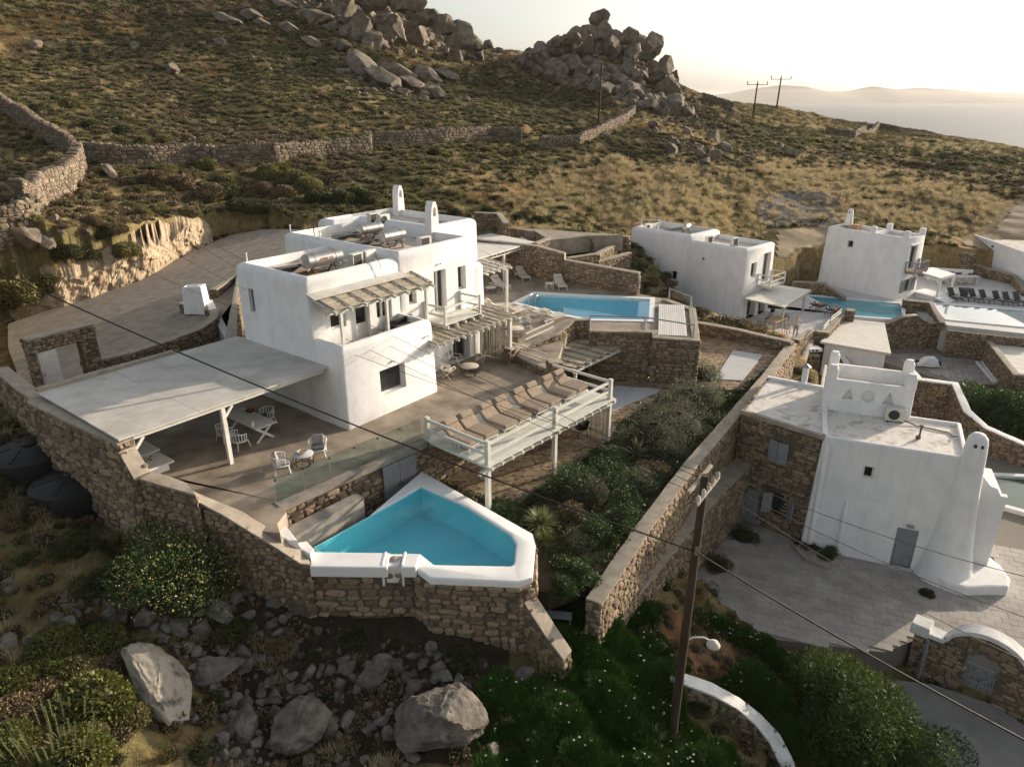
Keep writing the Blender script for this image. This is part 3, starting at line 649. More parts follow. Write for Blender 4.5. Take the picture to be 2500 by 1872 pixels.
def ac_unit(fr, u, v, z, rz, label, fanside=-1, darkf=True, sz=(.8, .32, .62), fan=False):
    t = thing('air_conditioner', label, 'air conditioner', tuple(fr.w(u, v, z)), fr.ang()+rz, group='air conditioning units')
    a, b, c = sz
    MB().box((0, 0, c/2+.06), sz).build('casing', ACW, t, off=(0, 0, 0), bevel=.02)
    for s in (-1, 1): MB().box((s*a*.35, 0, .03), (.06, b+.1, .06)).build('foot', BLACKM, t, off=(0, 0, 0))
    MB().box((-a*.06, -b/2-.004, c/2+.06), (a*.72, .02, c*.84)).build('grille', DARK if darkf else ACW, t, off=(0, 0, 0))
    if fan:
        g = MB(); g.lathe((0, 0, 0), [(c*.38, 0), (c*.38, .03), (c*.3, .035), (.06, .02)], 20); o = g.build('fan', DARK, t, off=(0, 0, 0)); o.rotation_euler = (math.pi/2, 0, 0); o.location = (-a*.08, -b/2-.012, c/2+.06)
    return t
def solar_heater(fr, u, v, z, rz, label, L=1.5, r=.27, pan=True, word=None, k=1.0):
    """horizontal tank on a frame behind a slanted collector"""
    t = thing('solar_water_heater', label, 'water heater', tuple(fr.w(u, v, z)), fr.ang()+rz, group='solar water heaters'); t.scale = (k,)*3
    h = .66
    tk = MB(); n = 24; prof = [(.0, -L/2-.05), (r*.55, -L/2-.045), (r*.9, -L/2-.015), (r, -L/2+.03), (r, L/2-.03), (r*.9, L/2+.015), (r*.55, L/2+.045), (.0, L/2+.05)]
    vs = [(x, rr*math.cos(2*math.pi*j/n), h+rr*math.sin(2*math.pi*j/n)) for rr, x in prof for j in range(n)]; k = len(prof)
    tk.add(vs, [(i*n+j, i*n+(j+1) % n, (i+1)*n+(j+1) % n, (i+1)*n+j) for i in range(k-1) for j in range(n)])
    to = tk.build('tank', METAL, t, off=(0, 0, 0), smooth=30)
    for x in (-L*.3, L*.3):
        b = MB(); b.lathe((0, 0, 0), [(r+.012, -.02), (r+.012, .02)], 24); o = b.build('strap', METAL, t, off=(0, 0, 0)); o.rotation_euler = (0, math.pi/2, 0); o.location = (x, 0, h)
    b = MB()
    for x in (-L*.3, L*.3):
        b.beam((x, -.3, 0), (x, -.05, h-r*.8), .05, .05); b.beam((x, .35, 0), (x, .05, h-r*.8), .05, .05); b.beam((x, -.3, .3), (x, .35, .3), .04, .04)
    b.beam((-L*.3, .35, .05), (L*.3, .35, .05), .04, .04); b.beam((-L*.3, -.3, .05), (L*.3, -.3, .05), .04, .04)
    b.build('stand', RUST, t, off=(0, 0, 0))
    if pan:
        for s in (-1, 1):
            q = MB(); q.hull8([(s*L*.26-.5, .35, .45), (s*L*.26+.5, .35, .45), (s*L*.26+.5, 2.2, .04), (s*L*.26-.5, 2.2, .04)], [(s*L*.26-.5, .38, .53), (s*L*.26+.5, .38, .53), (s*L*.26+.5, 2.23, .12), (s*L*.26-.5, 2.23, .12)]); o = q.build('collector', PANELM, t, off=(0, 0, 0))
    for k2 in (-1, 1):
        b = MB(); b.tube([(k2*L*.42, -.1, h-r*.7), (k2*L*.46, -.18, h*.55), (k2*L*.4, .1, .25), (k2*L*.2, .5, .12)], .028, 6); b.build('pipe', ACW, t, off=(0, 0, 0))
    if word: letters(word, t, (-L*.18, -r-.003, h+.02), .17, L*.38, TERRA)
    return t
def letters(word, root, at, h, w, m):
    """flat raised lettering on a vertical face looking towards -y, built stroke by stroke"""
    S = {'S': [(1, .9, .1, .9), (.05, .9, .05, .55), (.05, .5, .95, .5), (.95, .45, .95, .1), (.95, .1, .0, .1)], 'U': [(.1, 1, .1, .1), (.1, .06, .9, .06), (.9, .1, .9, 1)], 'N': [(.1, 0, .1, 1), (.1, 1, .9, 0), (.9, 0, .9, 1)],
         'L': [(.1, 1, .1, .06), (.1, .06, .9, .06)], 'I': [(.5, 0, .5, 1)], 'T': [(.5, 0, .5, .94), (0, .94, 1, .94)], 'A': [(0, 0, .5, 1), (.5, 1, 1, 0), (.2, .35, .8, .35)]}
    n = len(word); cw = w/n; mb = MB()
    for i, ch in enumerate(word):
        for x0, y0, x1, y1 in S.get(ch, []):
            a = Vector((at[0]+cw*(i+.12+.76*x0), at[1], at[2]+h*(y0-.5))); b = Vector((at[0]+cw*(i+.12+.76*x1), at[1], at[2]+h*(y1-.5))); mb.beam(a, b, h*.17, .012, up=(0, -1, 0))
    return mb.build('lettering', m, root, off=(0, 0, 0))
# ------------------------------------------------------------------ main villa
villa = thing('white_villa', 'large two-storey white villa with rounded parapets beside the timber sun deck', 'house', tuple(M.w(3, 3, 0)))
# balcony block (ground floor, front) hollow above its floor
bal = block(M, [(0, 0), (5.6, 0), (5.6, 2.6), (0, 2.6)], -.1, 3.85, villa, name='balcony_block', bev=.28, batter=.12, par_h=.78, par_w=.32,
            cuts=[opening(M, 'v', -.06, 1.98, 3.58, .95, 2.2, .38)], cavity=True, vb=.1)
glazing(villa, M, 'v', -.06, 1.98, 3.58, .95, 2.2, .38, leaves=1, fw=.05)
MB().prism([tuple(M.w(*p))[:2] for p in ((.1, .34), (5.5, .34), (5.5, 2.2), (.1, 2.2))], 3.0, 3.11).build('balcony_floor', CONC, villa)
# front upper volume
cutA = [opening(M, 'v', 2.05, 1.1, 2.0, 4.0, 5.15, .3), opening(M, 'v', 2.05, 2.58, 3.45, 3.12, 5.15, .3), opening(M, 'v', 2.05, 3.9, 4.9, 3.12, 5.15, .3), opening(M, 'u', -.02, 6.22, 6.62, 4.35, 5.5, .28)]
block(M, [(0, 2.05), (5.9, 2.05), (5.9, 7.5), (0, 7.5)], -.1, 6.62, villa, bev=.33, batter=.05, cuts=cutA, par_h=.42, par_w=.36)
glazing(villa, M, 'v', 2.05, 1.1, 2.0, 4.0, 5.15, .3)
glazing(villa, M, 'v', 2.05, 2.58, 3.45, 3.12, 5.15, .3, kind='door', solid=.3)
glazing(villa, M, 'v', 2.05, 3.9, 4.9, 3.12, 5.15, .3, kind='door', solid=.0, leaves=2)
glazing(villa, M, 'u', -.02, 6.22, 6.62, 4.35, 5.5, .28, leaves=2, framem=GREYP)
# middle volume
cutB = [opening(M, 'v', 2.0, 6.05, 6.6, 4.1, 4.95, .3), opening(M, 'v', 2.0, 7.93, 8.85, 3.2, 5.5, .35), opening(M, 'v', 2.0, 9.8, 10.45, 4.1, 5.4, .35), opening(M, 'v', 2.0, 9.2, 10.6, .05, 2.15, .5), opening(M, 'v', 2.0, 6.6, 7.6, .05, 2.1, .4)]
block(M, [(5.5, 2.0), (11.2, 2.0), (11.2, 11.3), (5.5, 11.3)], -.1, 6.88, villa, bev=.36, batter=.06, cuts=cutB, par_h=.48, par_w=.36)
glazing(villa, M, 'v', 2.0, 6.05, 6.6, 4.1, 4.95, .3)
glazing(villa, M, 'v', 2.0, 7.93, 8.85, 3.2, 5.5, .35, kind='door', leaves=2)
glazing(villa, M, 'v', 2.0, 9.8, 10.45, 4.1, 5.4, .35)
glazing(villa, M, 'v', 2.0, 9.2, 10.6, .05, 2.15, .5, kind='door', leaves=2, framem=GREYP)
glazing(villa, M, 'v', 2.0, 6.6, 7.6, .05, 2.1, .4, kind='door', leaves=1)
block(M, [(11.0, 2.06), (12.1, 2.06), (12.1, 4.6), (11.0, 4.6)], -.1, 5.35, villa, name='side_buttress', bev=.38, batter=.1, cavity=False, vb=.2)
# rear volume
block(M, [(11.0, 5.0), (15.0, 5.0), (15.0, 12.6), (8.9, 12.6), (8.9, 11.1), (11.0, 11.1)], -.1, 7.1, villa, name='rear_wall', bev=.36, batter=.05, par_h=.4, par_w=.34)
chimney_slab(villa, M, 14.6, 11.4, 6.6, 2.05, w=.62, t=.5, along='u')
chimney_slab(villa, M, 10.95, 4.9, 6.4, 2.15, w=.66, t=.5, along='u')
for u, v, z in ((.5, 7.2, 6.55), (5.8, 11.0, 6.8), (5.8, 8.4, 6.75)):
    b = MB(); b.tube([M.w(u, v, z), M.w(u, v, z+.42)], .035, 8); b.lathe(M.w(u, v, z+.42), [(.06, 0), (.06, .05), (.02, .07)], 8); b.build('vent_pipe', WHITEM, villa)
# skylight bulge on the rear left parapet
b = MB(); b.lathe(M.w(4.9, 7.9, 5.6), [(.55, -.5), (.55, .1), (.45, .2), (.1, .22)], 18); b.build('skylight_kerb', PLASTER, villa, smooth=40)
b = MB(); b.lathe(M.w(4.9, 7.9, 5.83), [(.4, 0), (.4, .02)], 18); b.build('skylight_pane', PANE, villa)
# wall lamps and the camera bracket
for u, v, z in ((2.85, -.06, 2.48), (8.4, 1.96, 5.85), (5.2, -.05, 3.1)):
    b = MB(); b.lathe(M.w(u, v-.05, z), [(.01, -.05), (.06, -.04), (.065, 0), (.06, .04), (.01, .05)], 10); b.build('wall_lamp', WHITEM, villa, smooth=50)
b = MB(); b.tube([M.w(-.02, 6.9, 5.45), M.w(-.2, 6.9, 5.5), M.w(-.25, 6.85, 5.38)], .04, 6); b.build('wall_lamp', WHITEM, villa)
b = MB(); b.tube([M.w(4.25, 2.38, 6.72), M.w(4.25, 2.05, 6.7), M.w(4.25, 1.9, 6.5), M.w(4.28, 1.95, 6.0)], .03, 6); b.build('cable_conduit', ACW, villa)

# roof gear
RA = 6.62-.42+.015; RB = 6.88-.48+.015; RC = 7.1-.4+.015
solar_heater(M, *M.onz(z5(715, 605), RA+.74), RA, 0, 'silver solar water heater with red lettering on the nearest roof', L=1.75, r=.30, word='SUNLIT', k=1.14)
solar_heater(M, *M.onz(z5(1255, 425), RB+.7), RB, 0, 'silver solar water heater nearer the front edge of the middle roof', L=1.45, r=.27, k=1.06)
solar_heater(M, *M.onz(z5(1085, 370), RB+.7), RB, 0, 'silver solar water heater nearer the back of the middle roof', L=1.45, r=.27, k=1.06)
ac_unit(M, *M.onz(z5(975, 612), RA+.35), RA, R(10), 'beige outdoor air conditioner with dark grille on the nearest roof')
ac_unit(M, *M.onz(z5(1072, 588), RA+.35), RA, R(10), 'second beige air conditioner standing behind the dark-grilled one on the nearest roof', darkf=False)
ac_unit(M, *M.onz(z5(1500, 482), RB+.35), RB, R(0), 'single beige air conditioner near the front corner of the middle roof')
ac_unit(M, *M.onz(z5(1185, 305), RC+.35), RC, R(0), 'air conditioner with fan grille on the rear roof', darkf=False, fan=True)
ac_unit(M, *M.onz(z5(1110, 295), RC+.35), RC, R(0), 'air conditioner with dark side left of the fan unit on the rear roof')
t = thing('roof_antenna', 'thin black antenna pole with stay wires on the middle roof', 'antenna', tuple(M.w(5.9, 9.0, RB)))
b = MB(); b.tube([M.w(5.9, 9.0, RB), M.w(5.9, 9.0, RB+1.2)], .025, 6); b.build('mast', BLACKM, t)
for du, dv in ((-.3, 1.2), (.9, -.4), (-.4, -1.1)):
    b = MB(); b.tube([M.w(5.9, 9.0, RB+1.1), M.w(5.9+du, 9.0+dv, RB+.05)], .008, 4); b.build('stay_wire', BLACKM, t)

# ------------------------------------------------------------------ pergolas, balconies
def lattice_roof(name, label, fr, u0, u1, v0, v1, z0, z1, root=None, nb=7, m=None, boards=False, batten=None, group=None, over=.18, rafters=True, label_cat='pergola'):
    """sloping mat between v0 (low, z0) and v1 (high, z1) with battens on top and rafters beneath"""
    t = root or thing(name, label, label_cat, tuple(fr.w((u0+u1)/2, v0, z0)), group=group)
    zz = lambda v: z0+(z1-z0)*(v-v0)/(v1-v0)
    m = m or REED
    # reed mat in strips between battens
    for i in range(nb):
        a, b = u0+(u1-u0)*i/nb, u0+(u1-u0)*(i+1)/nb
        g = MB(); k = 10
        for j in range(k):
            c, d = v0+(v1-v0)*j/k, v0+(v1-v0)*(j+1)/k; jz = random.uniform(-.012, .012)
            g.hull8([fr.w(a+.01, c+.004, zz(c)-.02+jz), fr.w(b-.01, c+.004, zz(c)-.02+jz), fr.w(b-.01, d-.004, zz(d)-.02+jz), fr.w(a+.01, d-.004, zz(d)-.02+jz)], [fr.w(a+.01, c+.004, zz(c)+.02+jz), fr.w(b-.01, c+.004, zz(c)+.02+jz), fr.w(b-.01, d-.004, zz(d)+.02+jz), fr.w(a+.01, d-.004, zz(d)+.02+jz)])
        g.build('reed_mat' if m is REED else 'roof_panel', m, t)
    for i in range(nb+1):
        u = u0+(u1-u0)*i/nb; g = MB(); g.beam(fr.w(u, v0-.05, zz(v0)+.055), fr.w(u, v1, zz(v1)+.055), .05, .04); g.build('batten', batten or BAMBOO, t)
        if rafters: g = MB(); g.beam(fr.w(u, v0-over, zz(v0-over)-.09), fr.w(u, v1, zz(v1)-.09), .07, .13); g.build('rafter', WOOD, t)
    return t
def post(t, p, h, w=.13, m=None): MB().box((p[0], p[1], p[2]+h/2), (w, w, h), M.ang()).build('post', m or WOOD, t, bevel=.008)
# balcony pergola
t = lattice_roof('balcony_pergola', 'reed-covered pergola shading the first-floor balcony', M, .2, 6.3, .55, 2.0, 5.42, 5.78, nb=7)
MB().beam(M.w(-.1, .75, 5.26), M.w(6.5, .75, 5.26), .11, .14).build('front_beam', WOOD, t)
MB().add([M.w(-.05, 1.5, 5.75), M.w(5.7, 1.5, 5.75), M.w(5.7, 2.12, 5.93), M.w(-.05, 2.12, 5.93), M.w(-.05, 1.5, 5.79), M.w(5.7, 1.5, 5.79), M.w(5.7, 2.12, 5.97), M.w(-.05, 2.12, 5.97)], [(3, 2, 1, 0), (4, 5, 6, 7), (0, 1, 5, 4), (1, 2, 6, 5), (2, 3, 7, 6), (3, 0, 4, 7)]).build('canvas_flap', CANVAS, t)
for u in (.7, 3.4, 6.05):
    zz = 3.9 if u < 5.5 else 3.0
    post(t, M.w(u, .75, 3.1 if u < 5.5 else 2.9), 5.19-(3.1 if u < 5.5 else 2.9)); MB().box(M.w(u, .75, 5.16), (.4, .12, .06), M.ang()).build('bracket', WOOD, t)
# wooden balcony
t = thing('timber_balcony', 'pale timber balcony with rails outside the middle first-floor door', 'balcony', tuple(M.w(8.7, 1.3, 2.95)))
nb = 11
for i in range(nb):
    v = .45+1.5*(i+.5)/nb; MB().beam(M.w(7.05, v, 3.06), M.w(9.95, v, 3.06), 1.5/nb-.012, .05).build('plank', WOOD, t)
for u in (7.15, 7.85, 8.5, 9.15, 9.85): MB().beam(M.w(u, .3, 2.95), M.w(u, 1.95, 2.95), .09, .15).build('joist', WOOD, t)
for u, v in ((7.12, .52), (9.88, .52), (7.12, 1.9), (9.88, 1.9)): MB().box(M.w(u, v, 3.45), (.12, .12, 1.3), M.ang()).build('post', WOOD, t, bevel=.01)
for z in (3.5, 3.95):
    MB().beam(M.w(7.19, .52, z), M.w(9.81, .52, z), .06, .11).build('rail', WOOD, t); MB().beam(M.w(7.12, .59, z), M.w(7.12, 1.83, z), .06, .11).build('rail', WOOD, t); MB().beam(M.w(9.88, .59, z), M.w(9.88, 1.83, z), .06, .11).build('rail', WOOD, t)
# ground-floor pergola under it with its bamboo screen
t = lattice_roof('terrace_pergola', 'long slatted pergola over the ground-floor terrace door with a bamboo end screen', M, 5.3, 11.5, -.6, 1.95, 2.72, 2.92, nb=13)
MB().beam(M.w(5.2, -.35, 2.58), M.w(11.7, -.35, 2.58), .11, .13).build('front_beam', WOOD, t)
post(t, M.w(11.45, -.3, 0), 2.5, .2)
for i in range(44):
    v = .05+1.85*i/44; g = MB(); x = random.uniform(-.01, .01); g.tube([M.w(11.42+x, v, .03), M.w(11.42-x, v, 2.5+random.uniform(-.05, .03))], random.uniform(.015, .021), 6); g.build('cane', BAMBOO, t)
# big left canopy over the dining terrace
t = thing('dining_canopy', 'large flat board canopy over the dining terrace left of the villa', 'canopy', tuple(M.w(-4.5, 1.1, 0)))
us = [-9.25, -6.2, -3.1, .0]; vs_ = [1.0, 3.4, 5.8, 8.15]
for i in range(3):
    for j in range(3):
        g = MB(); q = [(us[i]+.006, vs_[j]+.006), (us[i+1]-.006, vs_[j]+.006), (us[i+1]-.006, vs_[j+1]-.006), (us[i]+.006, vs_[j+1]-.006)]
        q = [(u-(.0 if u < -9 else 0), v) for u, v in q]; dz = random.uniform(-.008, .008)
        g.prism([tuple(M.w(*p))[:2] for p in q], 2.74+dz, 2.80+dz); g.build('roof_board', CANVAS, t)
MB().beam(M.w(-9.1, 1.25, 2.62), M.w(-.1, 1.25, 2.62), .12, .2).build('front_beam', WOOD, t)
for u in (-8.6, -7.2, -5.8, -4.4, -3.0, -1.6, -.4): MB().beam(M.w(u, 1.35, 2.66), M.w(u, 8.1, 2.66), .08, .14).build('joist', WOOD, t)
for u in (-8.75, -5.15):
    post(t, M.w(u, 1.28, 0), 2.5, .17, WOODW); g = MB(); g.beam(M.w(u+.1, 1.28, 2.1), M.w(u+.45, 1.28, 2.48), .08, .1); g.build('bracket', WOODW, t)
MB().beam(M.w(-9.2, 8.1, 2.86), M.w(-3.2, 8.2, 2.86), .3, .16).build('roof_kerb', CAPM, t)
# ------------------------------------------------------------------ terraces and paving
def slab(name, poly, z0, z1, m, label, top=None):
    o = MB().prism(poly, z0, z1).build(name, m); o['kind'] = 'structure'; o['label'] = label; return o
def ccw(p):
    a = sum(p[i-1][0]*p[i][1]-p[i][0]*p[i-1][1] for i in range(len(p))); return p if a > 0 else p[::-1]
tm = [p for p in T_MAIN]
slab('terrace', ccw(tm), -2.7, 0.0, CONC, 'smooth brown-grey screed terrace round the villa')
tu = slab('pool_terrace', ccw(T_UP), -2.6, UT, CONC, 'raised screed terrace round the upper pool')
# the hole for the upper pool
PU = [W(*z6(*p), UT) for p in ((345, 885), (530, 792), (1600, 845), (1590, 1050), (1030, 1040), (800, 1000))]
PUo = ccw([(p.x, p.y) for p in PU])
boolean(tu, [MB().prism(inset(PUo, .1), -2.0, 2)])
def crazy(root, poly, z, sz, m, nmax=300, seed=3, name='paving_stone', th=.03, holes=()):
    """irregular flat stones from a jittered grid of corners, joints left open"""
    rg = random.Random(seed); xs = [p[0] for p in poly]; ysv = [p[1] for p in poly]; nx = int((max(xs)-min(xs))/sz)+2; ny = int((max(ysv)-min(ysv))/sz)+2
    V = {(i, j): Vector((min(xs)+(i-.5+.5*(j % 2))*sz+rg.uniform(-.3, .3)*sz, min(ysv)+(j-.5)*sz+rg.uniform(-.3, .3)*sz)) for i in range(nx+1) for j in range(ny+1)}
    pcs = []
    for i in range(nx):
        for j in range(ny):
            q = [V[i, j], V[i+1, j], V[i+1, j+1], V[i, j+1]]; c = sum(q, Vector((0, 0)))/4
            if not bool(inpoly(np.array([c.x]), np.array([c.y]), poly)[()]): continue
            if any(bool(inpoly(np.array([c.x]), np.array([c.y]), h)[()]) for h in holes): continue
            o = []
            for k in range(4):                        # cut corners to make 5-8 sided pieces
                a, b, d = q[k-1], q[k], q[(k+1) % 4]; s1, s2 = rg.uniform(.06, .3), rg.uniform(.06, .3)
                o += [b+(a-b)*s1, b+(d-b)*s2]
            o = [c+(p-c)*.95 for p in o]; pcs.append((c, o))
    pcs.sort(key=lambda p: p[0].length)
    off = parent_loc(root); rest = MB(); done = 0
    for c, o in pcs:
        x, y = pix((c.x, c.y, z)); n = len(o); dz = rg.uniform(-.006, .006)
        g = MB(); g.prism([(p.x, p.y) for p in o], z-.02, z+th+dz)
        if done < nmax and -20 < x < 2520 and -20 < y < 1890:
            g.build(name, m, root); done += 1
        else: rest.add(g.v, g.f)
    if rest.f: o = rest.build('small_'+name+'s', m, root); o['kind'] = 'stuff'
PAVED = ccw(pxpoly([z10(480, 1290), z10(850, 1340), z10(1010, 1210), z10(1520, 890), z10(1600, 740), z10(1980, 480), (1700, 945), (1810, 950), (1925, 850), (1720, 815), z6(1990, 1290), z6(1000, 1500), z10(1000, 700), z10(300, 900), z10(150, 1080)], PZ))
pt = slab('patio', PAVED, -3.4, PZ-.03, JOINT, 'crazy-paved lower patio under and beyond the timber deck')
crazy(pt, PAVED, PZ-.03, .42, PAVE, nmax=300, holes=[])
s_ = slab('pale_floor_slab', ccw(pxpoly([(1745, 925), (1790, 855), (1862, 866), (1812, 928)], PZ+.05)), PZ-.01, PZ+.05, BLUESLAB, 'pale painted slab set in the far patio')
s_ = slab('lower_floor', ccw(pxpoly([z10(1480, 480), z10(1600, 445), z10(1950, 475), z10(1565, 640), z10(1500, 620)], PZ+.04)), PZ-.01, PZ+.04, BLUESLAB, 'smooth pale floor beside the timber deck')
# lower pool
LPo = ccw(P_LOW); LPi = ccw(pxpoly([z11(1350, 905), z11(1700, 1060), z11(2040, 1275), z11(2080, 1345), z11(2065, 1500), z11(2040, 1515), z11(1450, 1505), z11(1350, 1425), z11(610, 1412), z11(520, 1365)], LPZ))
pool = thing('plunge_pool', 'irregular turquoise plunge pool with thick white coping above the stone wall', 'pool', (-3.5, 22.5, -3.2))
sh = MB().prism(LPo, LPZ-.26, LPZ).build('coping', POOLW, pool, bevel=0)
boolean(sh, [MB().prism(LPi, -2.55, 0)])
bd = MB().prism(inset(LPo, .28), -3.0, LPZ-.262).build('basin', POOLW, pool); boolean(bd, [MB().prism(LPi, -2.55, 0)])
bm = bmesh.new(); bm.from_mesh(sh.data)
ed = [e for e in bm.edges if all(abs(v.co.z-(LPZ+3.2)) < .01 for v in e.verts) and len(e.link_faces) == 2 and abs(e.calc_face_angle(0)) > 1]
bmesh.ops.bevel(bm, geom=ed, offset=.07, segments=3, affect='EDGES', profile=.5); bm.to_mesh(sh.data); bm.free(); smooth_mesh(sh.data, 35)
MB().prism(inset(LPi, -.03), -2.57, -2.53).build('pool_floor', POOLB, pool)
lin = MB(); n = len(LPi)
ip = inset(LPi, .006); lin.add([(p[0], p[1], -2.54) for p in ip]+[(p[0], p[1], -1.25) for p in ip], [(i, i+n, (i+1) % n+n, (i+1) % n) for i in range(n)]); lin.build('pool_lining', POOLB, pool)
MB().add([(p[0], p[1], -1.31) for p in inset(LPi, .007)], [tuple(range(n))]).build('water', WATER_T, pool)
for k in range(3):
    q = [W(*z11(540+k*70, 1395), LPZ-.2*k), W(*z11(640+k*75, 1415), LPZ-.2*k), W(*z11(700+k*70, 1350), LPZ-.2*k), W(*z11(590+k*70, 1330), LPZ-.2*k)]
    g = MB(); c = sum(q, Vector())/4
    g.prism(ccw([(p.x, p.y) for p in q]), -2.53, -1.55-.28*k); g.build('pool_step', POOLB, pool)
# the notch with the skimmer block in the front coping
nk = W(*z11(1150, 1470), LPZ)
for dx, w, z, h, d in ((-.36, .09, LPZ+.06, .9, .78), (.33, .09, LPZ+.06, .9, .78)): MB().box((nk.x+dx, nk.y-.12, z-h/2+.1), (w, d, h), 0).build('notch_cheek', POOLW, pool, bevel=.02)
MB().box((nk.x-.02, nk.y-.14, LPZ-.3), (.5, .6, .72)).build('skimmer_block', WHITEM, pool, bevel=.03)
b = MB(); b.lathe((nk.x-.02, nk.y-.05, LPZ+.06), [(.13, 0), (.17, .03), (.1, .06), (.03, .065)], 16); b.build('skimmer_lid', CAPM, pool, smooth=50)
# hump of the front coping left of the dip
lft = [W(*z11(*p), LPZ+.14) for p in ((505, 1408), (1112, 1416), (1090, 1530), (490, 1522))]
MB().prism(ccw([(p.x, p.y) for p in lft]), LPZ-.3, LPZ+.14).build('coping_ledge', POOLW, pool, bevel=.05)
lft = [W(*z11(*p), LPZ+.14) for p in ((1205, 1418), (1345, 1424), (1310, 1528), (1195, 1528))]
MB().prism(ccw([(p.x, p.y) for p in lft]), LPZ-.3, LPZ+.14).build('coping_ledge', POOLW, pool, bevel=.05)
# concrete bench block beside it
q = [W(*z11(*p), -.55) for p in ((310, 1220), (385, 1292), (908, 985), (848, 952))]
bb = MB().prism(ccw([(p.x, p.y) for p in q]), -1.9, -.55).build('concrete_block', CONC_D, None, bevel=.03); tag(bb, 'long raw concrete block between the terrace and the plunge pool', 'concrete block')
q = [W(*z11(*p), -.45) for p in ((215, 1265), (310, 1215), (400, 1330), (330, 1330))]
ws = MB().prism(ccw([(p.x, p.y) for p in q]), -1.9, -.4).build('white_step', POOLW, None, bevel=.02); tag(ws, 'white plastered step leading down to the plunge pool', 'step')
q = [W(*z11(*p), -.85) for p in ((400, 1345), (470, 1335), (525, 1395), (500, 1440), (440, 1400))]
ws = MB().prism(ccw([(p.x, p.y) for p in q]), -1.9, -.8).build('white_step', POOLW, None, bevel=.02); tag(ws, 'small white curved step at the pool corner', 'step')
# upper pool
pu = thing('upper_pool', 'long sky-blue pool with white coping on the upper terrace', 'pool', (5, 47, -1.4))
o = MB().prism(inset(PUo, -.12), UT-.25, UT+.06).build('coping', POOLW, pu); boolean(o, [MB().prism(inset(PUo, .22), -3, 3)])
n = len(PUo); ii = inset(PUo, .215)
MB().prism(inset(PUo, .15), -1.45, -1.4).build('pool_floor', POOLB2, pu)
MB().add([(p[0], p[1], -1.42) for p in ii]+[(p[0], p[1], UT+.0) for p in ii], [(i, i+n, (i+1) % n+n, (i+1) % n) for i in range(n)]).build('pool_lining', POOLB2, pu)
MB().add([(p[0], p[1], UT-.06) for p in inset(PUo, .217)], [tuple(range(n))]).build('water', WATER_B, pu)
lp = W(*z6(500, 900), UT)
for k in (0, 1):
    o_ = Vector((.35*k*1.2, -.25*k, 0)); b = MB(); b.tube([lp+o_+Vector((-.15, -.35, .05)), lp+o_+Vector((-.12, -.3, .65)), lp+o_+Vector((-.0, -.1, .8)), lp+o_+Vector((.12, .12, .7)), lp+o_+Vector((.2, .3, -.3))], .03, 8); b.build('ladder_rail', METAL, pu, smooth=40)

# ------------------------------------------------------------------ retaining and garden walls of the villa
def pxw(pts, z): return [(W(a, b, zz).x, W(a, b, zz).y) for (a, b), zz in zip(pts, z if hasattr(z, '__len__') else [z]*len(pts))]
# under the glass fence
stone_wall('retaining_wall', 'stone retaining wall below the glass fence', [(-8.78, 22.75), (-3.86, 28.05), (2.1, 34.9)], [-.06]*3, [-2.6]*3, thick=.3, sides=(-1,), nmax=170, sw=.42, sh=.24, cap=False, ends=False, seed=2, proud=.05)
slab('terrace_kerb', ccw([(-8.86, 22.8), (-8.55, 22.5), (-3.7, 27.8), (-3.95, 28.15)]), -.25, .03, CONC_D, 'raw concrete kerb under the glass fence')
# pool front wall: left beige-topped wall sweeping from the canopy corner down to the pool
stone_wall('garden_wall', 'long sweeping stone wall with beige mortar top left of the plunge pool', pxw([z1(*p) for p, z in GWP], [z for p, z in GWP])+[(-7.1, 20.72)], [z for p, z in GWP]+[-1.05], [-2.4, -2.7, -3.0, -3.0, -3.3, -3.6, -3.9, -4.1, -4.2], thick=.5, sides=(-1,), nmax=220, sw=.34, sh=.2, seed=3)
stone_wall('pool_wall', 'tall rubble wall carrying the plunge pool above the gully', [(-7.3, 20.78), (-3.36, 20.72), (-2.8, 20.15), (.2, 19.92), (.66, 20.2), (.72, 22.6)], [LPZ-.24]*6, [-4.6, -4.6, -4.9, -5.2, -5.2, -4.6], thick=.3, sides=(-1,), nmax=300, sw=.42, sh=.23, cap=False, ends=False, seed=4, proud=.085)
rw = [W(*z14(280, 440), -2.1), W(*z14(430, 560), -3.3), W(*z14(560, 660), -4.1)]
stone_wall('garden_wall', 'short wall stepping down to the right of the plunge pool', [(.62, 20.05), (1.3, 19.4), (1.9, 19.0)], [-2.2, -3.0, -3.7], [-5.0]*3, thick=.5, sides=(-1,), nmax=60, seed=5)
# left boundary beside the canopy
stone_wall('garden_wall', 'stone wall with wide mortar top along the left edge of the canopy', pxw([z4(0, 1090), z4(160, 1230), z4(290, 1320)], 2.2)+[tuple(M.w(-9.45, 7.6))[:2], tuple(M.w(-9.3, 4))[:2], tuple(M.w(-9.0, 1.05))[:2]], [2.1, 2.15, 2.2, 2.6, 2.62, 2.6], [-1.2, -1.2, -1.0, -1.5, -2.2, -2.4], thick=.55, sides=(1, -1), nmax=160, sw=.42, sh=.26, seed=6)
stone_wall('canopy_pier', 'short stone pier at the front corner of the canopy', [tuple(M.w(-9.05, 1.0))[:2], tuple(M.w(-9.0, .35))[:2]], [2.3, 1.5], [-.5, -.5], thick=.55, nmax=60, cap=True, seed=7)
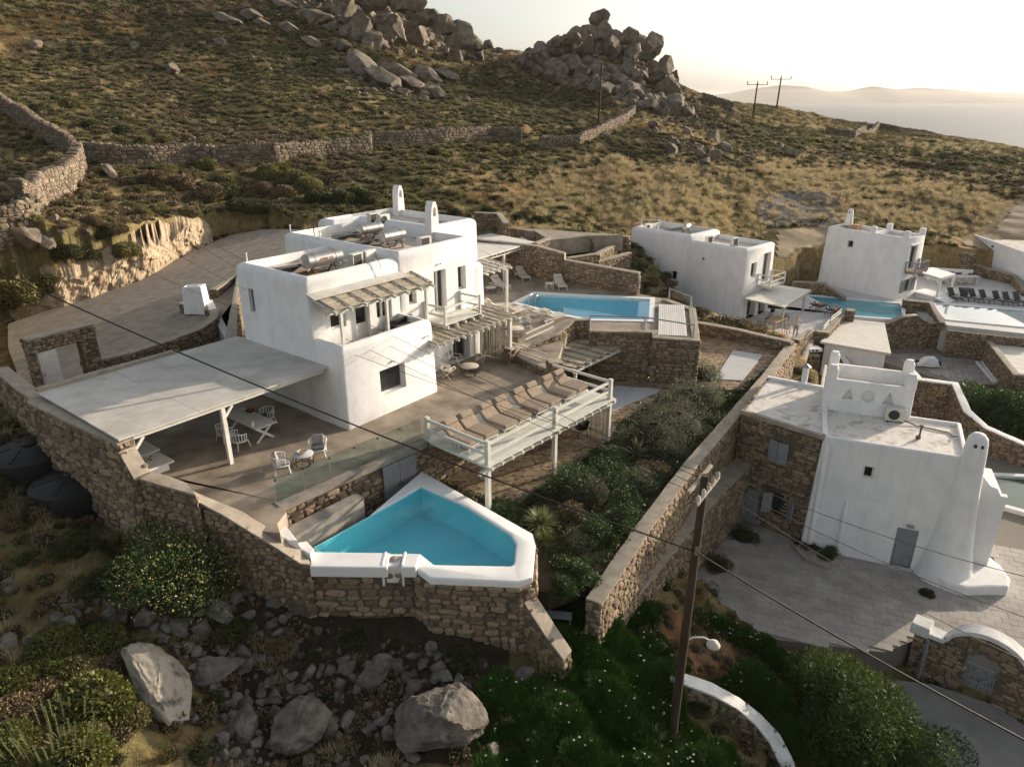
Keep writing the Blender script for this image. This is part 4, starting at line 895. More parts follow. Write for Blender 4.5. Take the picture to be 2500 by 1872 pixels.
# gateway: stone frame with an open boarded door
gx = [W(*z4(355, 1280), .25), W(*z4(685, 1180), .25)]
gdir = (gx[1]-gx[0]); gdir.z = 0; glen = gdir.length; gu = gdir.normalized(); GF = Fr(gx[0], gu)
t = stone_wall('gateway', 'rubble stone gateway with lintel by the gravel forecourt', [tuple(GF.w(glen*.98, .1))[:2], tuple(GF.w(glen*1.36, .1))[:2]], [2.62, 2.62], [-.3, -.3], thick=.5, nmax=60, cap=False, seed=8, sw=.4, sh=.22)
stone_wall('x', '', [tuple(GF.w(-.35, .1))[:2], tuple(GF.w(-.06, .1))[:2]], [2.62]*2, [-.3]*2, thick=.5, nmax=20, cap=False, seed=9, parent=t)
stone_wall('x', '', [tuple(GF.w(-.35, .1))[:2], tuple(GF.w(glen*1.36, .1))[:2]], [3.05]*2, [2.35]*2, thick=.56, nmax=70, cap=True, seed=10, parent=t, sw=.3, sh=.16)
d_ = MB(); d_.box(GF.w(.45, -.08, 1.32), (.86, .05, 2.1), GF.ang()); d_.build('door', WOODW, t)
for k in range(14): MB().box(GF.w(.45, -.115, .42+k*.135), (.66, .014, .115), GF.ang()).build('door_slat', WOODW, t)
MB().box(GF.w(glen*.95, -.1, 1.32), (.1, .16, 2.1), GF.ang()).build('door_post', BARK, t)
MB().box(GF.w(.12, -.13, 1.15), (.04, .05, .14), GF.ang()).build('handle', METAL, t)
stone_wall('forecourt_wall', 'low curved stone wall edging the gravel forecourt', pxw([z4(760, 1035), z4(1000, 980), z4(1280, 890), z4(1520, 800), z4(1640, 720), z4(1660, 660), z4(1560, 625), z4(1400, 600)], [1.0, 1.05, 1.1, 1.2, 1.3, 1.35, 1.4, 1.4]), [1.0, 1.05, 1.1, 1.2, 1.3, 1.35, 1.4, 1.4], [-.4]*8, thick=.45, nmax=150, seed=11, sw=.36)
stone_wall('forecourt_wall', 'tall dark stone wall between the gravel track and the villa left side', pxw([z4(1640, 505), z4(1835, 400)], 1.7)+[tuple(M.w(.3, 9.5))[:2]], [1.75, 1.9, 2.0], [-.6]*3, thick=.5, nmax=70, seed=12)
# white plastered incinerator / barbecue on the forecourt wall
p = W(*z4(1520, 640), 1.3); bq = thing('barbecue_chimney', 'white plastered barbecue chimney on the curved forecourt wall', 'barbecue', (p.x, p.y, 0))
o = MB().hull8([(p.x-.75, p.y-.35, 1.0), (p.x+.75, p.y-.5, 1.0), (p.x+.75, p.y+.45, 1.0), (p.x-.75, p.y+.45, 1.0)], [(p.x-.66, p.y-.3, 2.75), (p.x+.62, p.y-.42, 2.85), (p.x+.62, p.y+.4, 2.85), (p.x-.66, p.y+.4, 2.75)]).build('hood', PLASTER, bq, bevel=.05)
boolean(o, [MB().box((p.x-.1, p.y, 2.8), (.8, .45, .5))])
q = [W(*z4(*k), 1.2) for k in ((1620, 640), (1700, 720), (1810, 835))]
for k in range(2): MB().hull8([(q[k].x-.2, q[k].y-.3, -.2), (q[k+1].x-.2, q[k+1].y-.3, -.2), (q[k+1].x+.2, q[k+1].y+.2, -.2), (q[k].x+.2, q[k].y+.2, -.2)], [(q[k].x-.15, q[k].y-.25, 1.75-.9*k), (q[k+1].x-.15, q[k+1].y-.25, .85-.6*k), (q[k+1].x+.15, q[k+1].y+.15, .85-.6*k), (q[k].x+.15, q[k].y+.15, 1.75-.9*k)]).build('buttress', PLASTER, bq, bevel=.04)
# rail wall between the two terraces, and the tower wall
stone_wall('terrace_wall', 'low stone wall with timber rails between the two terraces', pxw([z6(1025, 1030), z6(880, 1035), z6(700, 1150), z6(450, 1260), z6(285, 1300)], [1.1, 1.1, .9, .6, .9]), [1.1, 1.1, .75, .55, .9], [-2.5, -2.5, -2.4, -1, -.3], thick=.4, nmax=130, seed=13, sw=.3, sh=.18)
stone_wall('terrace_wall', 'low stone wall with twin timber rails at the head of the deck', pxw([z6(290, 1290), z6(470, 1400), z6(690, 1490)], [.35, .35, .35])+[], [.4, .4, .4], [-.3]*3, thick=.4, nmax=60, seed=14)
stone_wall('terrace_pillar', 'square stone pillar at the back corner of the timber deck', pxw([z6(655, 1420), z6(775, 1410)], .9), [.95, .95], [-2.5]*2, thick=.6, nmax=40, seed=15)
stone_wall('tower_wall', 'tall honey-coloured stone retaining wall below the upper pool', pxw([z6(1030, 1135), z6(1615, 1145), z6(1620, 1190), z6(1985, 1215), z6(1950, 940), z6(1700, 850)], [.75, .75, .5, .5, .5, .5]), [.78, .78, .5, .5, .5, .5], [-2.6]*6, thick=.42, sides=(-1,), nmax=300, seed=16, sw=.36, sh=.19)
stone_wall('pool_back_wall', 'stepped stone wall behind the upper pool terrace', pxw([z6(0, 600), z6(540, 650), z6(800, 700), z6(805, 700), z6(1465, 805)], UT), [3.1, 2.95, 2.7, 2.2, 2.0], [.2]*5, thick=.4, sides=(-1, 1), nmax=220, seed=17)
# slatted hatch on the tower top
hq = [W(*z6(*p), .55) for p in ((1650, 895), (1880, 905), (1905, 1180), (1645, 1170))]
t = thing('slatted_cover', 'white slatted cover over the pump room at the end of the upper pool', 'cover', tuple(sum(hq, Vector())/4))
for k in range(13):
    a = hq[0].lerp(hq[1], (k+.5)/13); b = hq[3].lerp(hq[2], (k+.5)/13); MB().beam(a, b, (hq[1]-hq[0]).length/13*.86, .05).build('slat', WOODW, t)
MB().prism(ccw([(p.x, p.y) for p in hq]), .35, .5).build('curb', JOINT, t)
# rails
def rail_fence(name, label, pts, z0, hs, w=.09, m=None, postat=None, posth=1.0, group=None):
    t = thing(name, label, 'railing', tuple(pts[0]), group=group)
    for i in range(len(pts)-1):
        for h in hs: MB().beam(Vector(pts[i])+Vector((0, 0, h)), Vector(pts[i+1])+Vector((0, 0, h)), w*.6, w).build('rail', m or WOOD, t)
    for p in (postat if postat is not None else pts): MB().box((p[0], p[1], p[2]+posth/2), (w, w, posth), M.ang()).build('post', m or WOOD, t)
    return t
rail_fence('wall_rail', 'two pale timber rails on the stone wall beside the upper terrace', [W(*z6(455, 1245), .6), W(*z6(705, 1130), .8)], 0, (.25, .6), posth=.0, postat=[])
rail_fence('wall_rail', 'two weathered timber rails between the screen post and the stone pillar', [W(*z6(320, 1310), .4), W(*z6(640, 1420), .4)], 0, (.15, .5), posth=0, postat=[])
rail_fence('pool_rail', 'grey horizontal rail along the front edge of the upper pool', [W(*z6(1030, 1110), .8), W(*z6(1520, 1125), .8), W(*z6(1960, 1195), .55), W(*z6(1930, 930), .55), W(*z6(1740, 850), .55)], 0, (.8,), w=.07, m=GREYP, posth=.85)
# terraces behind the pool: stone steps with gravel tops
for k, (pts, zt, lb) in enumerate([([z6(540, 350), z6(660, 300), z6(540, 230)], 3.0, 'far-left end of the stone stepped terraces above the upper pool'), ([z6(660, 330), z6(1030, 270), z6(1035, 300)], 2.7, 'middle stone retaining step above the upper pool'), ([z6(1040, 330), z6(1255, 275), z6(1390, 290)], 2.4, 'right stone retaining step above the upper pool'), ([z6(830, 480), z6(1100, 440), z6(1260, 355)], 2.0, 'lowest stone step in front of the dry grass behind the pool wall'), ([z6(1090, 510), z6(1390, 430)], 1.4, 'low stone step touching the second villa')]):
    stone_wall('terrace_step', lb, pxw(pts, zt), zt, zt-2.4, thick=.4, sides=(-1, 1), nmax=70, seed=20+k, sw=.36, sh=.24)
yw = pxw([z6(0, 100), z6(215, 110), z6(280, 200)], 3.6)
stone_wall('yard_wall', 'stone wall with pale top behind the sofa corner', yw, 3.9, 1.0, thick=.45, nmax=60, seed=26)
slab('gravel_terrace', ccw(pxpoly([z6(270, 200), z6(640, 225), z6(1330, 270), z6(1000, 280), z6(660, 320), z6(530, 240)], 2.9)), 1.5, 2.9, GRAVEL, 'gravel terrace above the stone steps')
# boundary wall and the lower wall beside it
bw = [(1935, 838), (1868, 925), (1790, 1015), (1690, 1130), (1570, 1290), (1450, 1470)]; bz = [-2.0, -1.9, -1.8, -1.9, -2.2, -2.6]
stone_wall('boundary_wall', 'long sunlit stone wall running from the second villa down to the gully', pxw(bw, bz), bz, [-5.5, -6, -6.6, -7.2, -7, -5.2], thick=.55, sides=(1, -1), nmax=300, seed=30, sw=.34, sh=.2)
lw = [(1822, 1120), (1720, 1220), (1620, 1340), (1530, 1450)]; lz = [-4.2, -4.3, -4.6, -4.9]
stone_wall('buttress_wall', 'lower sloping stone wall with plastered top beside the right-hand courtyard', pxw(lw, lz), lz, [-8.2, -8.2, -7.8, -7.2], thick=.9, sides=(1,-1), nmax=200, seed=31, sw=.34, sh=.22)
wl_ = [(1640, 655)]
stone_wall('patio_wall', 'stone wall closing the far end of the patio below the second villa', pxw([(1700, 790), (1800, 805), (1935, 832)], -1.6), [-1.5, -1.6, -1.7], [-4.3]*3, thick=.45, sides=(-1, 1), nmax=120, seed=32)
# ------------------------------------------------------------------ timber deck
t = thing('sun_deck', 'pale painted timber sun deck on posts with two-rail railing', 'deck', tuple(DK.w(4.5, 2, PZ)))
npk = 22; wd = 3.95
for i in range(npk):
    v = -.12+wd*(i+.5)/npk; zo = random.uniform(-.002, .002); cut = random.uniform(2.8, 6.2)
    MB().beam(DK.w(-.1, v, -.02+zo), DK.w(cut-.004, v, -.02+zo), wd/npk-.014, .045).build('plank', WOOD, t)
    MB().beam(DK.w(cut+.004, v, -.02-zo), DK.w(9.3, v, -.02-zo), wd/npk-.014, .045).build('plank', WOOD, t)
for i in range(15):
    u = .05+9.05*i/14; MB().beam(DK.w(u, -.22, -.12), DK.w(u, 3.75, -.12), .09, .14).build('joist', WOOD, t)
for v in (.1, 3.7): MB().beam(DK.w(-.45, v, -.27), DK.w(9.6, v, -.27), .14, .16).build('bearer', WOOD, t)
for u, v in ((.08, .1), (4.6, .1), (9.08, .1), (.08, 3.7)):
    MB().box(DK.w(u, v, (PZ-.34)/2), (.19, .19, -PZ-.36), DK.ang()).build('post', WOOD, t, bevel=.012)
    MB().box(DK.w(u, v, .53), (.19, .19, 1.04), DK.ang()).build('railing_post', WOOD, t, bevel=.012)
for z in (.42, .9):
    for a, b in ((.18, 4.5), (4.7, 8.98)): MB().beam(DK.w(a, .1, z), DK.w(b, .1, z), .08, .13).build('rail', WOOD, t)
    MB().beam(DK.w(.08, .2, z), DK.w(.08, 3.6, z), .08, .13).build('rail', WOOD, t); MB().beam(DK.w(9.08, .2, z), DK.w(9.08, 3.75, z), .08, .13).build('rail', WOOD, t)
# bamboo screen under the deck's far end
t = thing('bamboo_screen', 'vertical bamboo screen under the far end of the timber deck', 'screen', tuple(DK.w(9.0, 1.5, PZ)))
for i in range(60):
    v = .3+3.2*i/60; g = MB(); x = random.uniform(-.012, .012); g.tube([DK.w(9.0+x, v, PZ+.02), DK.w(9.0-x, v, -.34)], random.uniform(.016, .024), 6); g.build('cane', BAMBOO, t)
MB().box(DK.w(9.05, 1.9, PZ+.5), (.04, 3.3, .05), DK.ang()).build('batten', WOOD, t)
# lower pergola over the patio beside the tower wall
pc = [W(*z6(*p), -.15) for p in ((470, 1370), (880, 1470), (1270, 1290), (870, 1180))]
t = thing('patio_pergola', 'reed-panelled pergola roof over the lower patio beside the tall stone wall', 'pergola', tuple(sum(pc, Vector())/4))
a0, a1, b0, b1 = pc[0], pc[3], pc[1], pc[2]
for k in range(6):
    s0, s1 = k/6+.006, (k+1)/6-.006; q = [a0.lerp(a1, s0), a0.lerp(a1, s1), b0.lerp(b1, s1), b0.lerp(b1, s0)]
    g = MB()
    for j in range(24):
        t0, t1 = j/24+.004, (j+1)/24-.002; dz = random.uniform(-.01, .012); w4 = [q[0].lerp(q[3], t0), q[1].lerp(q[2], t0), q[1].lerp(q[2], t1), q[0].lerp(q[3], t1)]; g.hull8([p+Vector((0, 0, dz-.02)) for p in w4], [p+Vector((0, 0, dz+.02)) for p in w4])
    g.build('reed_mat', REED, t)
for k in range(7):
    s = k/6; p, q = a0.lerp(a1, s), b0.lerp(b1, s); d = (q-p).normalized(); MB().beam(p+Vector((0, 0, .06)), q+d*.25+Vector((0, 0, .06)), .06, .05).build('batten', BAMBOO, t); MB().beam(p+Vector((0, 0, -.1)), q+d*.2+Vector((0, 0, -.1)), .08, .13).build('rafter', WOOD, t)
MB().beam(b0+Vector((0, 0, -.24)), b1+(b1-b0).normalized()*1.3+Vector((0, 0, -.24)), .1, .14).build('bearer', WOOD, t)
for p in (b0.lerp(b1, .06), b1+(b1-b0).normalized()*1.15): MB().box((p.x, p.y, (PZ-.32)/2-.0), (.14, .14, -PZ-.34), M.ang()).build('post', WOOD, t)

# ------------------------------------------------------------------ furniture (built at the origin, then copied to where it stands)
def cushion(t, c, d, m, name='cushion', tilt=None, bev=.05): return MB().box(c, d, 0, tilt).build(name, m, t, off=(0, 0, 0), bevel=bev)
def make_lounger(name, label, group, m, w=.92, L=2.1, th=.19, ang=38, frame=None, pillow=True, wheels=False, leg=.3, split=.58):
    t = thing(name, label, 'sun lounger', group=group); fm = frame or WHITEM; s = split*L; h = leg
    x1 = L/2; x0 = x1-s; bl = L-s; a = R(ang)
    tl = Matrix.Rotation(a, 3, 'Y')
    for y in (-1, 1): MB().beam((-L/2, y*(w/2-.04), h-.03), (x1-.03, y*(w/2-.04), h-.03), .045, .05).build('side_rail', fm, t, off=(0, 0, 0))
    MB().beam((x1-.06, -w/2+.06, h-.03), (x1-.06, w/2-.06, h-.03), .045, .05).build('cross_rail', fm, t, off=(0, 0, 0))
    for x in (x1-.12, -L/2+.22):
        for y in (-1, 1): MB().beam((x, y*(w/2-.05), h-.05), (x+(.1 if x > 0 else -.1), y*(w/2-.03), 0), .04, .05).build('leg', fm, t, off=(0, 0, 0))
    bx = x0-math.cos(a)*bl/2; bz = h+math.sin(a)*bl/2
    MB().box((bx, 0, bz-.02), (bl, w-.1, .035), 0, tl).build('back_frame', fm, t, off=(0, 0, 0))
    for y in (-1, 1): MB().beam((x0-math.cos(a)*bl*.6, y*(w/2-.12), h+math.sin(a)*bl*.6-.03), (-L/2+.25, y*(w/2-.12), h-.03), .025, .025).build('strut', fm, t, off=(0, 0, 0))
    cushion(t, (x0+s/2+.0, 0, h+th/2), (s-.01, w-.02, th), m, 'mattress', bev=.045)
    off = tl @ Vector((0, 0, th/2+.01)); cushion(t, (bx+off.x-.03, 0, bz+off.z), (bl, w-.02, th*.92), m, 'backrest', tl, .045)
    if pillow:
        o2 = tl @ Vector((-bl*.30, 0, th+.06)); cushion(t, (bx+o2.x, 0, bz+o2.z), (.3, w*.82, .13), m, 'pillow', tl, .055)
    return t
def place(proto, spots, labels=None, group=None):
    for i, (p, rz) in enumerate(spots):
        lb = labels[i] if isinstance(labels, list) else labels
        if i == 0:
            proto.location = p; proto.rotation_euler = (0, 0, rz)
            if lb: proto['label'] = lb
        else: dup(proto, p, rz, lb, group)
# eight on the deck
lo = make_lounger('sun_lounger', '', 'taupe loungers on the timber deck', TAUPE, w=.88, L=2.05, leg=.27)
ord_ = ['nearest the left railing', 'second', 'third', 'fourth', 'fifth', 'sixth', 'seventh', 'eighth']
lbl = ['taupe padded sun lounger on the deck closest to the left side railing', 'taupe sun lounger on the deck, right half of the leftmost pair', 'taupe sun lounger on the deck, left half of the second pair with creased mattress', 'taupe sun lounger on the deck, right half of the second pair beside the white table', 'taupe sun lounger on the deck just right of the small white table', 'taupe sun lounger on the deck, right half of the third pair', 'taupe sun lounger on the deck, left half of the pair by the stone pillar', 'taupe sun lounger on the deck closest to the right side railing']
fa = math.atan2(-DK.v.y, -DK.v.x)
place(lo, [(tuple(DK.w(u-.47, 2.3, .012)), fa) for u in (1.15, 2.13, 3.42, 4.40, 5.72, 6.70, 7.95, 8.92)], lbl, 'taupe loungers on the timber deck')
def small_table(label, p, rz, w=.48, h=.38, m=None):
    t = thing('side_table', label, 'side table', tuple(p), rz)
    MB().box((0, 0, h-.02), (w, w, .035)).build('table_top', m or WHITEM, t, off=(0, 0, 0))
    for x in (-1, 1):
        for y in (-1, 1): MB().box((x*(w/2-.03), y*(w/2-.03), (h-.04)/2), (.035, .035, h-.04)).build('leg', m or WHITEM, t, off=(0, 0, 0))
    return t
small_table('small white side table between two lounger pairs on the deck', DK.w(4.83, 2.5, .012), DK.ang())
small_table('small white side table behind the leftmost lounger pair on the deck', DK.w(.32, 2.0, .012), DK.ang(), w=.3)
# white loungers round the upper pool
lw = make_lounger('pool_lounger', '', 'cream loungers round the upper pool', CREAM, w=.72, L=2.0, th=.1, ang=30, pillow=True)
zz8 = lambda x, y: (1160+x*.1359, 640+y*.1359)
def between(a, b, z): p, q = W(*zz8(*a), z), W(*zz8(*b), z); c = (p+q)/2; return ((c.x, c.y, UT+.004), math.atan2((q-p).y, (q-p).x))
sp = [between((260, 790), (560, 760), .75), between((560, 900), (820, 810), .75), between((930, 920), (1240, 860), .75), between((1230, 1010), (1520, 930), .75), between((290, 330), (610, 440), .75), between((750, 150), (960, 290), .75), between((1480, 330), (1570, 420), .75)]
place(lw, sp, ['cream pool lounger nearest the white villa corner', 'cream pool lounger second from the villa corner beside the ladder', 'cream pool lounger left of the one by the stone wall, back raised', 'cream pool lounger with raised back nearest the stone wall', 'cream lounger beside the round black-framed table under the canopy edge', 'cream lounger with upright back in front of the curved sofa', 'cream lounger alone behind the pool beside a small table'], 'cream loungers round the upper pool')
small_table('small white table beside the lone lounger behind the pool', W(*zz8(1330, 480), UT)+Vector((0, 0, .004)), .2, w=.55, h=.45)
def drum_table(label, p, r=.42, h=.5, top=None, bowl=False):
    t = thing('round_table', label, 'table', tuple(p))
    MB().lathe((0, 0, h-.04), [(r*.96, 0), (r, .01), (r, .035), (r*.96, .045)], 28).build('table_top', top or CREAM, t, off=(0, 0, 0), smooth=40)
    for k in range(9):
        a = 2*math.pi*k/9; rr = [r*.86, r*.98, r*.98, r*.86]; MB().tube([(rr[i]*math.cos(a), rr[i]*math.sin(a), z) for i, z in enumerate((h-.05, h*.65, h*.3, .03))], .014, 5).build('rib', BLACKM, t, off=(0, 0, 0))
    for z, k in ((.03, .86), (h-.055, .87)):
        MB().tube([(r*k*math.cos(2*math.pi*j/24), r*k*math.sin(2*math.pi*j/24), z) for j in range(25)], .014, 5).build('hoop', BLACKM, t, off=(0, 0, 0))
    if bowl:
        b = thing('fruit_bowl', 'round cream bowl with dried fruit on the terrace table', 'bowl', tuple(Vector(p)+Vector((-.03, .03, h+.006))))
        MB().lathe((0, 0, 0), [(.08, 0), (.17, .04), (.2, .09), (.18, .09), (.14, .05), (.02, .03)], 22).build('dish', CREAM, b, off=(0, 0, 0), smooth=50)
        for k in range(16):
            a = random.uniform(0, 6.28); q = random.uniform(0, .12); MB().lathe((q*math.cos(a), q*math.sin(a), .05), [(.012, 0), (.026, .012), (.022, .03), (.008, .038)], 7).build('fruit', mat('dried_fruit', (.35, .16, .05), (.42, .24, .08), rough=.7), b, off=(0, 0, 0), smooth=60)
    return t
drum_table('white-topped black drum table with a bowl on the front terrace', W(*z11(450, 735), 0), bowl=True, top=BLUESLAB)
drum_table('cream-topped black drum table between the folding chairs', W(*z5(1850, 1495), 0), r=.5, h=.52)
drum_table('cream-topped black drum table on the upper terrace near the bamboo screen', W(*zz8(730, 1330), UT), r=.5, h=.52)
drum_table('low round table with dark base beside the canopy lounger', W(*zz8(285, 545), UT), r=.42, h=.42)
def armchair(name, label, p, rz, cush=None, back=True):
    """white slatted tub chair with curved back"""
    t = thing(name, label, 'armchair', tuple(p), rz)
    r = .33
    for k in range(13):
        a = R(-115+230*k/12)+math.pi; x, y = r*math.cos(a), r*math.sin(a)
        MB().beam((x, y, .36), (x*1.12, y*1.12, .68+.06*math.cos(a-math.pi)), .035, .014, up=(x, y, 0)).build('slat', WHITEM, t, off=(0, 0, 0))
    pts = [(r*1.12*math.cos(R(-115+230*k/18)+math.pi), r*1.12*math.sin(R(-115+230*k/18)+math.pi), .7+.06*math.cos(R(-115+230*k/18))) for k in range(19)]
    MB().tube(pts, .022, 7).build('top_rail', WHITEM, t, off=(0, 0, 0), smooth=60)
    MB().lathe((0, 0, .33), [(r*1.02, 0), (r*1.03, .02), (r*1.02, .045)], 22).build('seat', WHITEM, t, off=(0, 0, 0))
    for x, y in ((.24, .24), (.24, -.24), (-.24, .24), (-.24, -.24)): MB().beam((x, y, .34), (x*1.25, y*1.25, 0), .035, .035).build('leg', WHITEM, t, off=(0, 0, 0))
    MB().box((.03, 0, .42), (.52, .5, .09)).build('seat_cushion', cush or GREYF, t, off=(0, 0, 0), bevel=.03)
    if back: MB().box((-.2, 0, .66), (.13, .46, .42), 0, Matrix.Rotation(R(-14), 3, 'Y')).build('back_cushion', LILAC, t, off=(0, 0, 0), bevel=.05)
    return t
armchair('terrace_armchair', 'white slatted armchair with striped cushion left of the terrace drum table', W(*z11(285, 790), 0), R(20), cush=LILAC)
armchair('terrace_armchair', 'white slatted armchair with dark seat cushion facing the glass fence', W(*z11(565, 665), 0), R(-78))
armchair('terrace_armchair', 'white curved-back armchair with dark seat on the upper terrace', W(*zz8(900, 1220), UT), R(-60), back=False)
armchair('terrace_armchair', 'white slatted armchair half hidden behind the bamboo screen post', W(*zz8(500, 1300), UT), R(-10), back=False)
def director(label, p, rz, m=None, group=None, fm=None):
    t = thing('folding_chair', label, 'folding chair', tuple(p), rz, group=group); fm = fm or WOODW
    for x in (-.22, .22):
        MB().beam((x, -.26, 0), (x, .26, .46), .025, .035).build('leg', fm, t, off=(0, 0, 0)); MB().beam((x*.86, .26, 0), (x*.86, -.26, .46), .025, .035).build('leg', fm, t, off=(0, 0, 0))
        MB().beam((x, -.27, .66), (x, .27, .66), .05, .025).build('arm', fm, t, off=(0, 0, 0)) if False else None
    for y in (-.27, .27):
        MB().beam((-.24, y, .64), (.25, y, .64), .05, .025).build('arm', fm, t, off=(0, 0, 0))
        MB().beam((.22, y, .45), (.22, y, .63), .03, .03).build('arm_post', fm, t, off=(0, 0, 0)); MB().beam((-.22, y, .45), (-.28, y, .9), .03, .03).build('back_post', fm, t, off=(0, 0, 0))
    MB().box((0, 0, .44), (.44, .5, .02)).build('seat', m or GREYP, t, off=(0, 0, 0)); MB().box((-.27, 0, .78), (.015, .52, .2), 0, Matrix.Rotation(R(-8), 3, 'Y')).build('back', m or GREYP, t, off=(0, 0, 0))
    return t
director('white folding director chair nearest the villa corner', W(*z5(1690, 1520), 0), R(60), m=CREAM)
director('grey-canvas director chair behind the drum table against the villa', W(*z5(1740, 1430), 0), R(-20))
director('grey-canvas director chair right of the drum table by the bamboo screen', W(*z5(1925, 1430), 0), R(200))
# dining table and its bench seats under the canopy
p = M.w(-3.0, 3.1, 0); t = thing('dining_table', 'white plank dining table with crossed legs under the canopy', 'table', tuple(p), M.ang()+R(90))
for k in range(6): MB().box((0, -.43+.172*k, .75), (2.6, .165, .04)).build('plank', WOODW, t, off=(0, 0, 0))
for x in (-1.05, 1.05):
    MB().beam((x, -.42, 0), (x, .42, .72), .09, .1).build('leg', WOODW, t, off=(0, 0, 0)); MB().beam((x-.03, .42, 0), (x-.03, -.42, .72), .05, .1).build('leg', WOODW, t, off=(0, 0, 0))
for k, (du, dv, rz) in enumerate(((-4.05, 2.3, 0), (-4.05, 3.4, 0), (-1.95, 3.4, 180))):
    armchair('dining_chair', ['slatted dining chair on the near left side of the canopy table', 'slatted dining chair on the far left side of the canopy table', 'slatted dining chair on the villa side of the canopy table'][k], M.w(du, dv, 0), M.ang()+R(rz), back=False)
c_ = thing('vase', 'small white vase standing on the dining table', 'vase', tuple(M.w(-3.4, 2.2, .776))); MB().lathe((0, 0, 0), [(.05, 0), (.07, .08), (.05, .2), (.06, .24)], 14).build('body', WHITEM, c_, off=(0, 0, 0), smooth=60)
c_ = thing('fruit_basket', 'dark basket of fruit on the villa end of the dining table', 'basket', tuple(M.w(-2.6, 3.6, .776))); MB().lathe((0, 0, 0), [(.1, 0), (.2, .1), (.19, .1), (.1, .03)], 14).build('basket', RUST, c_, off=(0, 0, 0), smooth=60)
for k in range(7): MB().lathe((random.uniform(-.09, .09), random.uniform(-.09, .09), .06), [(.01, 0), (.045, .03), (.04, .07), (.01, .085)], 9).build('fruit', mat('red_fruit', (.3, .03, .02), (.36, .08, .03), rough=.4), c_, off=(0, 0, 0), smooth=60)
for k, (q, lb) in enumerate((((1180, 560), 'front low white block table with a pot near the stone pier'), ((1075, 470), 'back low white block table under the canopy edge'))):
    p = W(*z1(*q), .35); t = thing('block_table', lb, 'table', (p.x, p.y, 0), M.ang())
    MB().box((0, 0, .16), (.75, .95, .32)).build('plinth', PLASTER, t, off=(0, 0, 0)); MB().box((0, 0, .36), (1.1, 1.25, .08)).build('table_top', WOODW, t, off=(0, 0, 0), bevel=.01)
    if k == 0:
        v_ = thing('clay_pot', 'small clay pot on the front block table', 'pot', (p.x-.1, p.y+.1, .402)); MB().lathe((0, 0, 0), [(.06, 0), (.1, .06), (.06, .13), (.07, .16)], 14).build('body', CAPM, v_, off=(0, 0, 0), smooth=60)
be = MB(); pts = [M.w(-8.6, 2.2, 0), M.w(-8.7, 4, 0), M.w(-8.6, 5.6, 0), M.w(-8.0, 6.9, 0), M.w(-6.6, 7.5, 0)]
t = thing('curved_bench', 'white plastered curved bench along the canopy back wall', 'bench', tuple(pts[0]))
for i in range(4): be.beam(pts[i]+Vector((0, 0, .22)), pts[i+1]+Vector((0, 0, .22)), .75, .42)
be.build('seat', PLASTER, t)
# sofa on the balcony
p = M.w(4.85, 1.15, 3.112); t = thing('balcony_sofa', 'dark woven sofa with pale seat cushion on the first-floor balcony', 'sofa', tuple(p), M.ang())
MB().box((0, .3, .35), (1.6, .14, .7)).build('back', DARK, t, off=(0, 0, 0)); MB().box((0, -.05, .16), (1.6, .72, .3)).build('base', DARK, t, off=(0, 0, 0))
for x in (-.75, .75): MB().box((x, -.05, .3), (.12, .74, .5)).build('arm', DARK, t, off=(0, 0, 0))
MB().box((0, -.08, .37), (1.34, .6, .13)).build('cushion', LILAC, t, off=(0, 0, 0), bevel=.04)
small_table('small dark table beside the balcony sofa', M.w(3.9, .75, 3.112), M.ang(), w=.5, h=.36, m=DARK)
# canopy with the curved sofa behind the upper pool
cq = [W(*z6(*p), 2.9) for p in ((-10, 500), (535, 335), (150, 260), (-240, 330))]
t = thing('pool_canopy', 'pale board canopy on slim posts over the sofa corner behind the pool', 'canopy', tuple(cq[0]))
for k in range(4):
    s0, s1 = k/4+.003, (k+1)/4-.003; q = [cq[0].lerp(cq[1], s0), cq[0].lerp(cq[1], s1), cq[3].lerp(cq[2], s1), cq[3].lerp(cq[2], s0)]; MB().hull8([p+Vector((0, 0, -.04)) for p in q], [p+Vector((0, 0, .04)) for p in q]).build('roof_board', CANVAS_W, t)
for k in range(16):
    p = cq[0].lerp(cq[1], (k+.5)/16); d = (cq[3]-cq[0]).normalized(); MB().beam(p-d*.12+Vector((0, 0, -.12)), p+d*3.0+Vector((0, 0, -.12)), .06, .12).build('rafter', WOOD, t)
MB().beam(cq[0]+(cq[3]-cq[0]).normalized()*.2+Vector((0, 0, -.26)), cq[1]+(cq[3]-cq[0]).normalized()*.2+Vector((0, 0, -.26)), .1, .14).build('front_beam', WOOD, t)
for q in ((260, 700), (510, 480)):
    p = W(*z6(*q), UT); MB().box((p.x, p.y, UT+1.1), (.15, .15, 2.2), M.ang()).build('post', WOODW, t)
sp_ = [W(*z6(*q), UT+.35) for q in ((60, 580), (130, 550), (240, 548), (330, 580), (430, 590), (535, 580))]
t = thing('curved_sofa', 'wavy white plastered sofa bench under the pool canopy', 'sofa', (sp_[0].x, sp_[0].y, UT))
g = MB()
for i in range(5): g.beam(sp_[i]+Vector((0, .35, -.18)), sp_[i+1]+Vector((0, .35, -.18)), .85, .36)
g.build('seat', PLASTER, t)
g = MB(); 
for i in range(5): g.beam(sp_[i]+Vector((0, .42, .05)), sp_[i+1]+Vector((0, .42, .05)), .62, .1)
g.build('seat_pad', GREYF, t)
